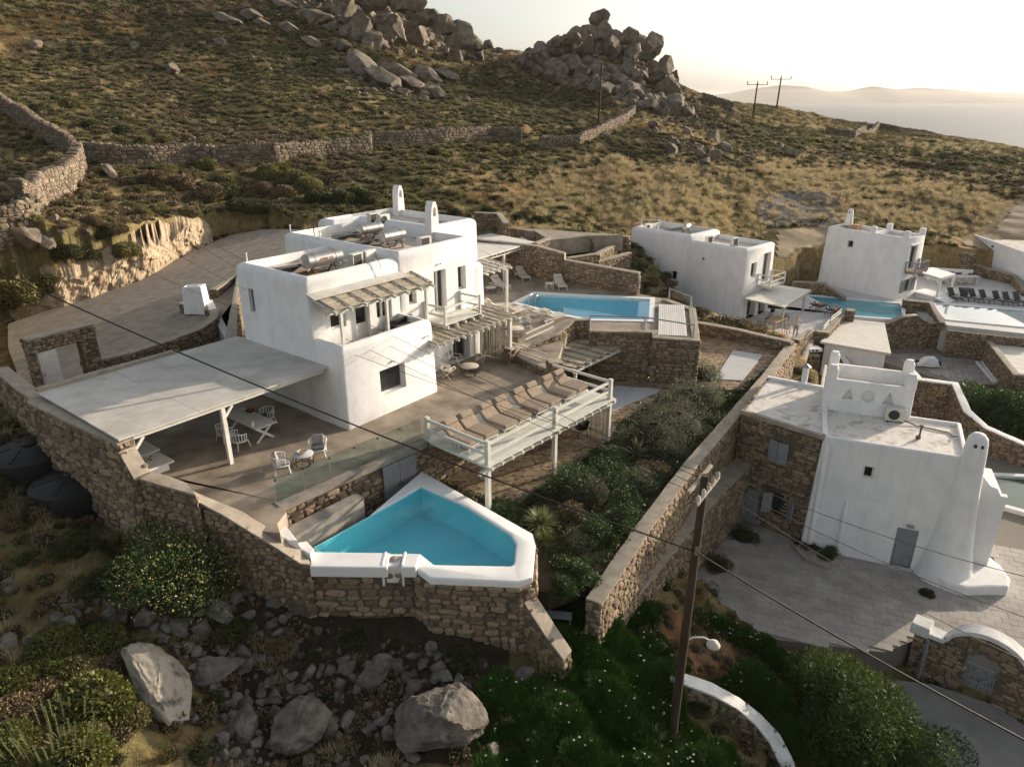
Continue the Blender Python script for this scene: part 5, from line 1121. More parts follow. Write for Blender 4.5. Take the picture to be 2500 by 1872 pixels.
for k, (q, m, lb) in enumerate((((175, 500), GREENF, 'green scatter cushion at the left end of the curved sofa'), ((225, 500), LILAC, 'grey scatter cushion left of the middle green one'), ((370, 515), GREENF, 'green scatter cushion in the middle of the curved sofa'), ((310, 510), LILAC, 'grey scatter cushion behind the canopy post'), ((425, 530), LILAC, 'grey scatter cushion between the two right green ones'), ((480, 530), GREENF, 'green scatter cushion at the right end of the curved sofa'))):
    p = W(*z6(*q), UT+.72); o = MB().box((0, 0, 0), (.5, .16, .48), 0, Matrix.Rotation(R(-18), 3, 'X')).build('scatter_cushion', m, None, off=(0, 0, 0), bevel=.06); o.location = (p.x, p.y+.45, UT+.70); tag(o, lb, 'cushion', 'scatter cushions on the curved sofa')
# reed pergola between villa and canopy
pq = [W(*z5(*q), 3.6) for q in ((1600, 400), (1640, 390), (1930, 410), (1750, 350))]
t = lattice_roof('side_pergola', 'small slatted pergola against the rear wing of the villa', Fr(M.w(12.3, 5.0), M.u), 0, 3.4, -2.0, -.05, 4.3, 4.5, nb=6, m=CANVAS)
for u in (.1, 3.3): post(t, Fr(M.w(12.3, 5.0), M.u).w(u, -1.85, UT), 3.75)
# black chair under the deck
p = W(*z10(1320, 830), PZ); t = thing('patio_chair', 'black shell chair on thin legs under the timber deck', 'chair', (p.x, p.y, PZ), R(200))
MB().lathe((0, 0, .36), [(.1, 0), (.3, .05), (.34, .14), (.32, .14), (.26, .07), (.05, .03)], 18).build('seat', DARK, t, off=(0, 0, 0), smooth=50)
MB().box((-.27, 0, .66), (.05, .5, .42), 0, Matrix.Rotation(R(-16), 3, 'Y')).build('back', DARK, t, off=(0, 0, 0), bevel=.02)
for x, y in ((.2, .2), (.2, -.2), (-.2, .2), (-.2, -.2)): MB().beam((x, y, .38), (x*1.4, y*1.4, 0), .025, .025).build('leg', BLACKM, t, off=(0, 0, 0))
# glass fence
ga, gb = Vector((-8.72, 22.82, .03)), Vector((-3.98, 28.02, .03))
t = thing('glass_fence', 'frameless clear glass fence along the terrace edge above the pool', 'glass fence', tuple(ga))
for k in range(6):
    s0, s1 = k/6+.002, (k+1)/6-.002; a, b = ga.lerp(gb, s0), ga.lerp(gb, s1); g = MB(); g.beam(a+Vector((0, 0, .5)), b+Vector((0, 0, .5)), .014, 1.0); g.build('glass_panel', GLASS, t)
    MB().beam(a+Vector((0, 0, .005)), a+Vector((0, 0, 1.0)), .012, .02).build('edge_clip', METAL, t) if k else None
    c = ga.lerp(gb, (k+.02)/6); MB().box(tuple(c+Vector((0, 0, .9))), (.06, .05, .06), M.ang()).build('clamp', BLACKM, t)
# grey double door in the retaining wall
c = Vector((-4.9, 26.75, 0)); wd_ = Vector((4.92, 5.3, 0)).normalized(); t = thing('cellar_door', 'grey double door in the retaining wall under the terrace', 'door', (c.x, c.y, PZ))
for k in (-1, 1):
    q = c+wd_*(.44*k)+Vector((.12, -.11, 0)); MB().box((q.x, q.y, PZ+1.08), (.86, .07, 2.05), math.atan2(wd_.y, wd_.x)).build('leaf', GREYP, t, bevel=.01)
    q2 = q+wd_*(-.36*k)+Vector((.05, -.05, 0)); MB().box((q2.x, q2.y, PZ+1.05), (.04, .05, .14), math.atan2(wd_.y, wd_.x)).build('handle', METAL, t)
# spot lamps in the walls, lit
for px, lb in ((z6(1562, 1552), 'small lit spot lamp low on the tall stone wall'),):
    p = W(*px, PZ+.25); t = thing('wall_spot', lb, 'lamp', tuple(p)); MB().lathe(tuple(p), [(.05, 0), (.08, .04), (.05, .1)], 10).build('housing', DARK, t)
    em = bpy.data.materials.new('warm_lamp'); em.use_nodes = True; nn = em.node_tree.nodes; e_ = nn['Principled BSDF']; e_.inputs['Emission Color'].default_value = (1, .5, .15, 1); e_.inputs['Emission Strength'].default_value = 12
    MB().lathe(tuple(p+Vector((0, -.06, .02))), [(.02, 0), (.045, .03), (.02, .06)], 10).build('bulb', em, t)
# ------------------------------------------------------------------ second villa
v2 = thing('white_villa', 'plain two-storey white villa with a timber balcony beyond the upper pool', 'house', tuple(V2.w(2, 4, -4)))
L2 = V2.u and 4.75
slab('villa_terrace', ccw(T_V2), -7.0, -4.0, mat('pale_terrace', (.50, .49, .47), (.58, .57, .55), rough=.7, scale=1, coord='World'), 'pale terrace and pool deck of the second villa')
cut = [opening(V2, 'v', -.05, .95, 1.85, -.4, .85, .3), opening(V2, 'v', -.05, 2.9, 4.2, -1.1, 1.4, .4), opening(V2, 'v', -.08, 1.0, 2.4, -4.0, -2.1, .5), opening(V2, 'v', -.08, 3.0, 4.2, -4.0, -2.1, .5)]
block(V2, [(0, 0), (4.75, 0), (4.75, 5.9), (0, 5.9)], -4.4, 2.2, v2, bev=.3, batter=.12, cuts=cut, par_h=.4, par_w=.34)
block(V2, [(0.02, 5.5), (4.78, 5.5), (4.78, 12.1), (0.02, 12.1)], -4.4, 2.62, v2, bev=.4, batter=.12, cuts=[opening(V2, 'u', -.05, 6.62, 7.3, -1.65, -.8, .3)], par_h=.5, par_w=.42)
glazing(v2, V2, 'v', -.05, .95, 1.85, -.4, .85, .3); glazing(v2, V2, 'v', -.05, 2.9, 4.2, -1.1, 1.4, .4, kind='door', leaves=2); glazing(v2, V2, 'u', -.05, 6.62, 7.3, -1.65, -.8, .3)
glazing(v2, V2, 'v', -.08, 1.0, 2.4, -4.0, -2.1, .5, kind='door', leaves=2); glazing(v2, V2, 'v', -.08, 3.0, 4.2, -4.0, -2.1, .5, kind='door', leaves=2)
b = MB(); b.lathe((0, 0, 0), [(.09, 0), (.1, .03), (.06, .05)], 12); o = b.build('vent_hole', DARK, v2, off=(0, 0, 0)); o.location = V2.w(-.07, 4.0, .8)-parent_loc(v2); o.rotation_euler = (0, -math.pi/2, V2.ang())
# canopy and balcony
cp = [V2.w(*V2.onz(z7(*p), z), z) for p, z in (((325, 632), -1.75), ((590, 690), -2.05), ((775, 575), -2.05), ((520, 535), -1.75))]
t = thing('villa_canopy', 'pale board canopy on two posts over the second villa terrace', 'canopy', tuple(cp[1]))
for k in range(5):
    s0, s1 = k/5+.003, (k+1)/5-.003; q = [cp[0].lerp(cp[3], s0), cp[1].lerp(cp[2], s0), cp[1].lerp(cp[2], s1), cp[0].lerp(cp[3], s1)]; MB().hull8([p+Vector((0, 0, -.03)) for p in q], [p+Vector((0, 0, .03)) for p in q]).build('roof_board', CANVAS_W, t)
for k in range(12): p, q = cp[0].lerp(cp[3], (k+.5)/12), cp[1].lerp(cp[2], (k+.5)/12); MB().beam(p+Vector((0, 0, -.1)), q+(q-p).normalized()*.15+Vector((0, 0, -.1)), .06, .12).build('rafter', WOOD, t)
for s in (.12, .9): p = cp[1].lerp(cp[2], s)+(cp[0]-cp[1]).normalized()*.25; MB().box((p.x, p.y, -3.08), (.17, .17, 1.84), V2.ang()).build('post', WOOD, t)
def small_balcony(label, fr, u0, u1, d, z, m, root=None, bars=False, fm=None):
    t = thing('small_balcony', label, 'balcony', tuple(fr.w((u0+u1)/2, -d/2, z)))
    n = 8
    for k in range(n): MB().beam(fr.w(u0, -d+d*(k+.5)/n, z), fr.w(u1, -d+d*(k+.5)/n, z), d/n-.012, .05).build('plank', fm or m, t)
    for u in np.linspace(u0+.1, u1-.1, 4): MB().beam(fr.w(u, -d, z-.1), fr.w(u, 0, z-.1), .08, .13).build('joist', m, t)
    for u, v in ((u0, -d), (u1, -d), (u0, -.08), (u1, -.08)): MB().box(fr.w(u, v, z+.48), (.09, .09, 1.0), fr.ang()).build('post', m, t)
    if bars:
        n = 11
        for k in range(1, n): MB().box(fr.w(u0+(u1-u0)*k/n, -d, z+.48), (.03, .03, .86), fr.ang()).build('baluster', m, t)
        for k in range(1, 6):
            for u in (u0, u1): MB().box(fr.w(u, -d+d*k/6, z+.48), (.03, .03, .86), fr.ang()).build('baluster', m, t)
    for h in ((.08, .93) if bars else (.45, .92)):
        MB().beam(fr.w(u0, -d, z+h), fr.w(u1, -d, z+h), .05, .08).build('rail', m, t)
        for u in (u0, u1): MB().beam(fr.w(u, -d, z+h), fr.w(u, -.06, z+h), .05, .08).build('rail', m, t)
small_balcony('small pale timber balcony on the second villa above its canopy', V2, 2.3, 4.8, 1.25, -1.2, WOOD)
solar_heater(V2, 2.6, 7.8, 2.14, R(20), 'white solar water heater on the second villa roof', L=1.3, r=.28)
ac_unit(V2, 1.5, 4.6, 1.82, R(-5), 'left of two dark-grilled air conditioners on the second villa roof')
ac_unit(V2, 2.4, 2.6, 1.82, R(-5), 'right of two dark-grilled air conditioners on the second villa roof')
ac_unit(V2, 1.2, 11.2, 2.14, R(0), 'small air conditioner at the far left end of the second villa roof', fan=True, darkf=False)
t = thing('roof_aerial', 'white pipe frame aerial at the far left end of the second villa roof', 'antenna', tuple(V2.w(.8, 10.5, 2.14)))
for a, b_ in (((.8, 11.6, 2.1), (.8, 11.6, 3.3)), ((.8, 9.6, 2.1), (.8, 9.6, 3.5)), ((.8, 12.0, 3.2), (.8, 9.0, 3.4))): MB().tube([V2.w(*a), V2.w(*b_)], .035, 6).build('tube', WHITEM, t)
MB().prism([tuple(V2.w(*p))[:2] for p in ((-1.5, 9.8), (-.1, 9.8), (-.1, 12.4), (-1.5, 12.4))], -4.4, -2.1).build('entrance_annex', PLASTER, v2, bevel=.06)
MB().prism([tuple(V2.w(*p))[:2] for p in ((-1.55, 10.2), (-1.5, 10.2), (-1.5, 11.5), (-1.55, 11.5))], -4.2, -2.6).build('door', PANE, v2)
# pool of the second villa
P2 = ccw(pxpoly([z7(745, 610), z7(1375, 665), z7(1390, 770), z7(1060, 745), z7(960, 725)], -3.9))
t = thing('villa_pool', 'teal infinity pool between the second and third villas', 'pool', (30, 61, -4))
o = MB().prism(inset(P2, -.3), -4.2, -3.9).build('coping', POOLW, t); boolean(o, [MB().prism(P2, -6, 0)])
MB().prism(inset(P2, -.2), -4.02, -3.985).build('pool_floor', mat('teal_plaster', (.16, .36, .40), (.2, .4, .44), rough=.8), t)
MB().add([(p[0], p[1], -3.93) for p in inset(P2, .003)], [tuple(range(len(P2)))]).build('water', WATER_T, t)
stone_wall('pool_surround_wall', 'low stone wall behind the teal pool', pxw([z7(650, 530), z7(860, 535), z7(1000, 615)], [-3.0, -3.0, -3.6]), [-2.8, -2.9, -3.7], [-4.5]*3, thick=.4, nmax=60, seed=40, sw=.4, sh=.25)
# terrace edge walls with rails
stone_wall('terrace_pier', 'stone pier left of the teal pool rail', pxw([z7(1010, 715), z7(1065, 720)], -3.2), -3.1, -6.6, thick=.8, nmax=40, seed=41)
stone_wall('terrace_edge_wall', 'stepped stone wall with rails between the white flat roof and the second villa terrace', pxw([z7(985, 735), z7(930, 790), z7(870, 850), z7(770, 855), z7(670, 930)], -3.5), [-3.4, -3.5, -3.6, -3.4, -3.3], [-6.6]*5, thick=.5, nmax=110, seed=42)
for a, b_, lb in ((z7(900, 800), z7(975, 740), 'upper pair of timber rails beside the white flat roof'), (z7(850, 860), z7(890, 815), 'lower pair of timber rails beside the white flat roof')):
    rail_fence('edge_rail', lb, [W(*a, -3.3), W(*b_, -3.3)], 0, (.25, .5), posth=0, postat=[])
rail_fence('edge_rail', 'thin grey rail along the front of the teal pool', [W(*z7(1070, 740), -3.9), W(*z7(1385, 768), -3.9)], 0, (.5,), w=.05, m=GREYP, posth=.5)
stone_wall('bastion_wall', 'big stone bastion below the teal pool end', pxw([z7(1270, 800), z7(1385, 760), z7(1480, 750), z7(1560, 795), z7(1700, 800)], [-4.1, -3.7, -3.7, -4.2, -4.3]), [-4.1, -3.6, -3.6, -4.2, -4.3], [-6.9]*5, thick=.45, sides=(-1,), nmax=220, seed=43, sw=.36, sh=.2)
stone_wall('bastion_parapet', 'stone parapet round the small yard beside the teal pool', pxw([z7(1395, 640), z7(1580, 660), z7(1660, 790)], [-3.2, -3.3, -3.9]), [-3.2, -3.3, -4.0], [-4.6]*3, thick=.4, nmax=90, seed=44)
# people and furniture on that terrace
def skin_body(name, joints, edges, m, parent, off=(0, 0, 0), sub=2):
    me = bpy.data.meshes.new(name); me.from_pydata([tuple(Vector(j[0])) for j in joints], edges, []); o = bpy.data.objects.new(name, me); COL.objects.link(o); o.parent = parent
    o.modifiers.new('s', 'SKIN'); sv = me.skin_vertices[0].data
    for k, j in enumerate(joints): sv[k].radius = (j[1], j[2] if len(j) > 2 else j[1])
    sv[0].use_root = True
    s = o.modifiers.new('d', 'SUBSURF'); s.levels = sub; s.render_levels = sub
    bpy.context.view_layer.update(); dg = bpy.context.evaluated_depsgraph_get(); nm = bpy.data.meshes.new_from_object(o.evaluated_get(dg)); o.modifiers.clear(); o.data = nm; bpy.data.meshes.remove(me)
    nm.materials.clear(); nm.materials.append(m); smooth_mesh(nm, 180); return o
HAIR = mat('dark_hair', (.025, .018, .013), (.04, .03, .02), rough=.7); SHIRT = mat('cream_shirt', (.56, .50, .42), (.62, .56, .48), rough=.95, bump=.3, bscale=8)
def hand(parent, w, d, side, m, curl=.3):
    """palm with four fingers and a thumb, w = wrist, d = direction the hand points"""
    d = Vector(d).normalized(); s = d.cross(Vector((0, 0, 1)));
    if s.length < .1: s = Vector((0, 1, 0))
    s.normalize(); n = s.cross(d); J = [(Vector(w), .026, .02), (Vector(w)+d*.05, .038, .018), (Vector(w)+d*.09, .04, .016)]; E = [(0, 1), (1, 2)]
    for k, L in enumerate((.07, .08, .075, .055)):
        b = len(J); p = Vector(w)+d*.09+s*(.028-.019*k); J += [(p, .0085), (p+d*L*.55-n*.01, .008), (p+d*L*.95-n*curl*.05, .0065)]; E += [(2, b), (b, b+1), (b+1, b+2)]
    b = len(J); p = Vector(w)+d*.035+s*.035*side; J += [(p, .012), (p+d*.03+s*.02*side, .01), (p+d*.06+s*.022*side, .008)]; E += [(1, b), (b, b+1), (b+1, b+2)]
    return J, E
p = W(1940, 822, -4.0); man = thing('person', 'person in cream shirt and shorts standing with hands on hips by the stone wall', 'person', (p.x, p.y, -4.0), R(-100))
# local +x is forward
J = [((0, 0, .95), .15, .115), ((0, 0, 1.10), .135, .10), ((.01, 0, 1.28), .155, .11), ((0, 0, 1.42), .13, .09), ((.01, 0, 1.50), .055, .055), ((.03, 0, 1.58), .065, .07), ((.035, 0, 1.66), .082, .095), ((.02, 0, 1.73), .07, .08),
     ((0, .19, 1.40), .062), ((-.08, .40, 1.20), .045), ((.06, .26, 1.02), .034), ((0, -.19, 1.40), .062), ((-.08, -.40, 1.20), .045), ((.06, -.26, 1.02), .034),
     ((0, .10, .88), .09), ((.03, .12, .50), .06), ((-.01, .13, .10), .042), ((.10, .14, .035), .04, .03), ((.18, .14, .025), .035, .02), ((0, -.10, .88), .09), ((.02, -.12, .50), .06), ((-.02, -.13, .10), .042), ((.09, -.15, .035), .04, .03), ((.17, -.16, .025), .035, .02)]
E = [(0, 1), (1, 2), (2, 3), (3, 4), (4, 5), (5, 6), (6, 7), (3, 8), (8, 9), (9, 10), (3, 11), (11, 12), (12, 13), (0, 14), (14, 15), (15, 16), (16, 17), (17, 18), (0, 19), (19, 20), (20, 21), (21, 22), (22, 23)]
for sd, w in ((1, 10), (-1, 13)):
    hj, he = hand(None, J[w][0], (.5, -.75*sd, -.35), sd, SKIN); b = len(J); J += [(tuple(q[0]),)+tuple(q[1:]) for q in hj]; E += [(w, b)]+[(a+b, c+b) for a, c in he]
skin_body('body', J, E, SKIN, man)
skin_body('shirt', [((0, 0, .86), .185, .15), ((0, 0, 1.05), .175, .14), ((.01, 0, 1.28), .185, .14), ((0, 0, 1.42), .15, .11), ((0, .19, 1.40), .09), ((-.05, .33, 1.27), .078), ((0, -.19, 1.40), .09), ((-.05, -.33, 1.27), .078)], [(0, 1), (1, 2), (2, 3), (3, 4), (4, 5), (3, 6), (6, 7)], SHIRT, man)
skin_body('shorts', [((0, 0, .93), .17, .135), ((0, .10, .82), .115), ((.02, .115, .56), .105), ((0, -.10, .82), .115), ((.02, -.115, .56), .105)], [(0, 1), (1, 2), (0, 3), (3, 4)], CREAM, man)
skin_body('hair', [((.0, 0, 1.72), .088, .10), ((-.025, 0, 1.66), .075, .085)], [(0, 1)], HAIR, man)
MB().lathe((.125, 0, 1.625), [(.005, 0), (.014, .012), (.008, .04)], 8).build('nose', SKIN, man, off=(0, 0, 0), smooth=80)
for s in (-1, 1):
    MB().lathe((.105, .032*s, 1.672), [(.003, 0), (.011, .006), (.003, .013)], 8).build('eye', DARK, man, off=(0, 0, 0)); MB().lathe((.03, .088*s, 1.64), [(.006, 0), (.016, .02), (.018, .045), (.008, .06)], 8).build('ear', SKIN, man, off=(0, 0, 0), smooth=80)
MB().box((.112, 0, 1.598), (.012, .045, .008)).build('mouth', TERRA, man, off=(0, 0, 0))
DKF = mat('brown_sling', (.085, .07, .055), (.11, .09, .072), rough=.85)
def liegen(proto_label, p, rz):
    t = make_lounger('terrace_lounger', proto_label, 'brown loungers on the second villa terrace', mat('brown_lounger_pad', (.12, .10, .075), (.15, .125, .095), rough=.9), w=.68, L=1.95, th=.06, ang=24, frame=BLACKM, pillow=False, leg=.38); t.location = p; t.rotation_euler = (0, 0, rz); return t
zz9 = lambda x, y: (1800+x*.1359, 680+y*.1359)
def bt9(a, b, z): q, r = W(*zz9(*a), z), W(*zz9(*b), z); c = (q+r)/2; return c, math.atan2((r-q).y, (r-q).x)
for (a, b_, lb, pl) in (((1290, 520), (1620, 430), 'brown lounger with a sunbather left of its twin by the teal pool', 'person in dark swimwear lying on the left brown lounger'), ((1580, 600), (1880, 520), 'brown lounger with a reader beside the stone pier', 'person in shorts lying with raised knees on the right brown lounger')):
    c, an = bt9(a, b_, -3.5); liegen(lb, (c.x, c.y, -3.996), an)
    pr = thing('person', pl, 'person', (c.x, c.y, -3.996), an)
    kn = .16 if 'knees' in pl else .03
    J = [((.05, 0, .55), .13, .09), ((-.18, 0, .60), .12, .09), ((-.42, 0, .72), .14, .09), ((-.55, 0, .80), .055), ((-.68, 0, .88), .08, .09), ((-.74, 0, .92), .07), ((-.44, .2, .72), .05), ((-.22, .3, .62), .04), ((-.02, .25, .58), .03), ((-.44, -.2, .72), .05), ((-.22, -.3, .62), .04), ((-.02, -.25, .58), .03),
         ((.12, .09, .55), .085), ((.45, .1, .56+kn), .06), ((.85, .1, .52), .04), ((.9, .1, .60), .03), ((.12, -.09, .55), .085), ((.45, -.1, .56+kn*1.4), .06), ((.82, -.1, .52), .04), ((.88, -.1, .60), .03)]
    E = [(0, 1), (1, 2), (2, 3), (3, 4), (4, 5), (2, 6), (6, 7), (7, 8), (2, 9), (9, 10), (10, 11), (0, 12), (12, 13), (13, 14), (14, 15), (0, 16), (16, 17), (17, 18), (18, 19)]
    for sd, w in ((1, 8), (-1, 11)):
        hj, he = hand(None, J[w][0], (1, 0, 0), sd, SKIN); b = len(J); J += [(tuple(q[0]),)+tuple(q[1:]) for q in hj]; E += [(w, b)]+[(a_+b, c_+b) for a_, c_ in he]
    skin_body('body', J, E, SKIN, pr); skin_body('swimwear', [((.06, 0, .55), .145, .10), ((.2, .09, .55), .098), ((.2, -.09, .55), .098)], [(0, 1), (0, 2)], GREYF, pr); skin_body('hair', [((-.72, 0, .90), .085, .095), ((-.77, 0, .93), .075)], [(0, 1)], HAIR, pr)
c = W(*zz9(700, 740), -3.3); t = thing('outdoor_table', 'light wooden table laden with things under the second villa canopy', 'table', (c.x, c.y, -3.996), V2.ang())
for k in range(5): MB().box((0, -.4+.2*k, .74), (2.0, .19, .04)).build('plank', mat('oiled_pine', (.45, .30, .16), (.52, .36, .2), rough=.6), t, off=(0, 0, 0))
for x in (-.85, .85):
    for y in (-.38, .38): MB().box((x, y, .36), (.08, .08, .72)).build('leg', MATS['oiled_pine'], t, off=(0, 0, 0))
RW = mat('red_wood', (.22, .08, .04), (.28, .11, .06), rough=.6)
for q, lb, m in (((560, 700), 'black curved-back chair at the far left of the outdoor table', BLACKM), ((860, 660), 'black curved-back chair behind the outdoor table', BLACKM), ((370, 830), 'red-brown wooden chair at the left end of the outdoor table', RW), ((880, 880), 'red-brown wooden chair in front of the outdoor table post', RW)):
    c = W(*zz9(*q), -3.5); t = thing('outdoor_chair', lb, 'chair', (c.x, c.y, -3.996), random.uniform(0, 6))
    MB().box((0, 0, .44), (.46, .46, .04)).build('seat', m, t, off=(0, 0, 0))
    for x in (-.2, .2):
        for y in (-.2, .2): MB().beam((x, y, .43), (x*1.15, y*1.15, 0), .035, .035).build('leg', m, t, off=(0, 0, 0))
    MB().tube([(.3*math.cos(a), .3*math.sin(a), .74) for a in np.linspace(R(70), R(290), 12)], .025, 6).build('back_rail', m, t, off=(0, 0, 0))
    for a in (R(100), R(180), R(260)): MB().tube([(.25*math.cos(a), .25*math.sin(a), .45), (.3*math.cos(a), .3*math.sin(a), .74)], .015, 5).build('spindle', m, t, off=(0, 0, 0))
c = W(*zz9(630, 600), -4); t = thing('black_bag', 'black bag standing by the second villa wall', 'bag', (c.x, c.y, -3.998)); MB().box((0, 0, .2), (.35, .2, .4)).build('body', DARK, t, off=(0, 0, 0), bevel=.06); MB().tube([(-.1, 0, .4), (-.08, 0, .5), (.08, 0, .5), (.1, 0, .4)], .012, 5).build('handle', DARK, t, off=(0, 0, 0))

# ------------------------------------------------------------------ third villa
v3 = thing('white_villa', 'white two-storey villa with corner merlons and grey shutters', 'house', tuple(V3.w(1.5, 4, -4)))
cut = [opening(V3, 'u', -.04, 5.1, 5.65, .15, .8, .3), opening(V3, 'v', -.05, .95, 2.15, -1.2, .95, .35), opening(V3, 'v', -.08, .9, 2.1, -3.35, -2.2, .25)]
block(V3, [(0, 0), (3.3, 0), (3.3, 8.0), (0, 8.0)], -4.4, 1.85, v3, bev=.06, batter=.14, cuts=cut, par_h=.3, par_w=.25, vb=.05)
glazing(v3, V3, 'u', -.04, 5.1, 5.65, .15, .8, .3, framem=GREYP); glazing(v3, V3, 'v', -.05, .95, 2.15, -1.2, .95, .35, kind='door', leaves=2, framem=GREYP); glazing(v3, V3, 'v', -.08, .9, 2.1, -3.35, -2.2, .25, framem=GREYP, leaves=2)
for u in (.5, 2.5): MB().box(V3.w(u, -.16, -2.78), (.7, .05, 1.2), V3.ang()).build('shutter', GREYP, v3)
MB().box(V3.w(1.55, -.12, 1.12), (1.7, .25, .14), V3.ang()).build('door_hood', PLASTER, v3, bevel=.03)
for u, v in ((.22, .22), (3.08, .22), (.22, 3.4), (3.08, 3.4)):
    MB().box(V3.w(u, v, 2.1), (.46, .46, .7), V3.ang()).build('merlon', PLASTER, v3, bevel=.06)
MB().prism([tuple(V3.w(*p))[:2] for p in ((.1, 3.2), (3.2, 3.2), (3.2, 3.5), (.1, 3.5))], 1.4, 1.95).build('roof_upstand', PLASTER, v3, bevel=.04)
MB().lathe(V3.w(2.6, 7.4, 1.8), [(.42, 0), (.36, .6), (.3, 1.2), (.27, 1.45), (.16, 1.62), (.02, 1.68)], 18).build('chimney', PLASTER, v3, smooth=50)
for a in (2.6, 4.0): MB().lathe(V3.w(2.6, 7.4, 3.0)+Vector((.29*math.cos(a), .29*math.sin(a), 0)), [(.01, 0), (.06, .03), (.07, .1), (.01, .16)], 8).build('flue_hole', DARK, v3)
MB().box(V3.w(1.5, 5.9, 1.85), (.7, .7, .6), V3.ang()).build('brick_stack', TERRA, v3)
small_balcony('small grey-balustered balcony on the third villa', V3, .5, 2.9, 1.0, -1.35, GREYP, bars=True, fm=TERRA)
ca = [V3.w(3.2, -.0, -1.7), V3.w(3.2, -2.2, -1.95), V3.w(6.2, -2.2, -1.95), V3.w(6.2, 0, -1.7)]
t = thing('villa_canopy', 'white scalloped canopy beside the third villa balcony', 'canopy', tuple(ca[1]))
for k in range(4): s0, s1 = k/4+.003, (k+1)/4-.003; q = [ca[0].lerp(ca[3], s0), ca[1].lerp(ca[2], s0), ca[1].lerp(ca[2], s1), ca[0].lerp(ca[3], s1)]; MB().hull8([p+Vector((0, 0, -.03)) for p in q], [p+Vector((0, 0, .03)) for p in q]).build('roof_board', WHITEM, t)
for k in range(12): p, q = ca[0].lerp(ca[3], (k+.5)/12), ca[1].lerp(ca[2], (k+.5)/12); MB().beam(p+Vector((0, 0, -.1)), q+(q-p).normalized()*.15+Vector((0, 0, -.1)), .07, .12).build('rafter', WHITEM, t)
for s in (.05, .95): p = ca[1].lerp(ca[2], s); MB().box((p.x, p.y, -3.1), (.18, .18, 2.1), V3.ang()).build('post', WHITEM, t)
PALE = MATS['pale_terrace']
slab('villa_terrace', ccw(T_V3), -7.2, -4.15, PALE, 'pale sun terrace of the third villa')
for k in range(3):
    q = pxpoly([z7(1450+k*35, 630+k*5), z7(1580+k*38, 605+k*5), z7(1640+k*25, 618+k*4), z7(1500+k*40, 650+k*2)], -4.0)
t = thing('entrance_steps', 'three broad white steps below the third villa canopy', 'steps', tuple(V3.w(3.5, -1.5, -4.15)))
for k in range(3): MB().prism([tuple(V3.w(*p))[:2] for p in ((2.9-.0, -2.6-.35*k), (5.4, -2.6-.35*k), (5.4, -2.2-.35*k+.35), (2.9, -2.2-.35*k+.35))], -4.2, -3.78-.11*k).build('step', PLASTER, t)
MB().prism([tuple(V3.w(*p))[:2] for p in ((2.9, -2.25), (5.4, -2.25), (5.4, .0), (3.45, .0))], -4.2, -3.70).build('landing', PLASTER, t)
zz5 = lambda x, y: (2200+x*.1359, 620+y*.1359)
bl = make_lounger('black_lounger', '', 'dark mesh loungers in a row on the third villa terrace', DARK, w=.68, L=1.9, th=.04, ang=52, frame=BLACKM, pillow=False, leg=.34, split=.56)
spots = []
for x, y in ((930, 770), (1140, 770), (1310, 790), (1500, 810), (1740, 830), (1920, 850), (2110, 850)):
    p = W(*zz5(x, y), -3.9); spots.append(((p.x, p.y, -4.146), R(-78)))
place(bl, spots, ['leftmost dark mesh lounger with a black bag beside it', 'dark mesh lounger draped with a grey towel', 'dark mesh lounger just right of the towel-draped one', 'dark mesh lounger fourth from the left in the row', 'dark mesh lounger fifth from the left after a wider gap', 'dark mesh lounger with reclined back and a black garment on it', 'dark mesh lounger seventh from the left at the photo edge'], 'dark mesh loungers in a row on the third villa terrace')
p = W(*zz5(1140, 680), -3.55); o = MB().box((0, 0, 0), (.75, .14, .8)).build('beach_towel', GREYP, None, off=(0, 0, 0), bevel=.06); o.location = (p.x, p.y, -3.5); tag(o, 'grey towel hanging over the second dark lounger', 'towel')
p = W(*zz5(850, 780), -4.0); o = MB().lathe((0, 0, 0), [(.2, 0), (.3, .1), (.25, .25), (.05, .3)], 12).build('beach_bag', DARK, None, off=(0, 0, 0), smooth=60); o.location = (p.x, p.y, -4.148); tag(o, 'black soft bag beside the leftmost dark lounger', 'bag')
# dining set of the third villa
p = W(*zz5(1020, 400), -3.4); t = thing('dining_table', 'long white outdoor dining table by the stone wall of the third villa', 'table', (p.x, p.y, -4.146), R(-4))
MB().box((0, 0, .75), (4.2, 1.0, .06)).build('table_top', PALE, t, off=(0, 0, 0))
for x in (-1.8, 1.8): MB().box((x, 0, .36), (.12, .8, .72)).build('trestle', WHITEM, t, off=(0, 0, 0))
dc = None
for k, x in enumerate((830, 950, 1065, 1190)):
    q = W(*zz5(x, 560), -4.146); 
    lb = ['leftmost of the four white folding chairs facing the long table', 'second from left of the four white folding chairs facing the long table', 'third from left of the four white folding chairs facing the long table', 'rightmost of the four white folding chairs facing the long table'][k]
    if dc is None: dc = director(lb, (q.x, q.y, -4.146), R(86), m=CREAM, group='white folding chairs at the long table'); 
    else: dup(dc, (q.x, q.y, -4.146), R(86), lb, 'white folding chairs at the long table')
q = W(*zz5(735, 510), -4.146); dup(dc, (q.x, q.y, -4.146), R(-5), 'white folding chair at the left end of the long table', 'white folding chairs at the long table')
q0, q1 = W(*zz5(520, 400), -3.7), W(*zz5(1370, 460), -3.7); t = thing('built_in_bench', 'white built-in bench with cushions along the stone wall', 'bench', (q0.x, q0.y, -4.15))
MB().beam(Vector((q0.x, q0.y+.6, -3.9)), Vector((q1.x, q1.y+.6, -3.9)), .8, .5).build('seat', PLASTER, t); MB().beam(Vector((q0.x, q0.y+1.0, -3.55)), Vector((q1.x, q1.y+1.0, -3.55)), .25, 1.2).build('backrest', PLASTER, t)
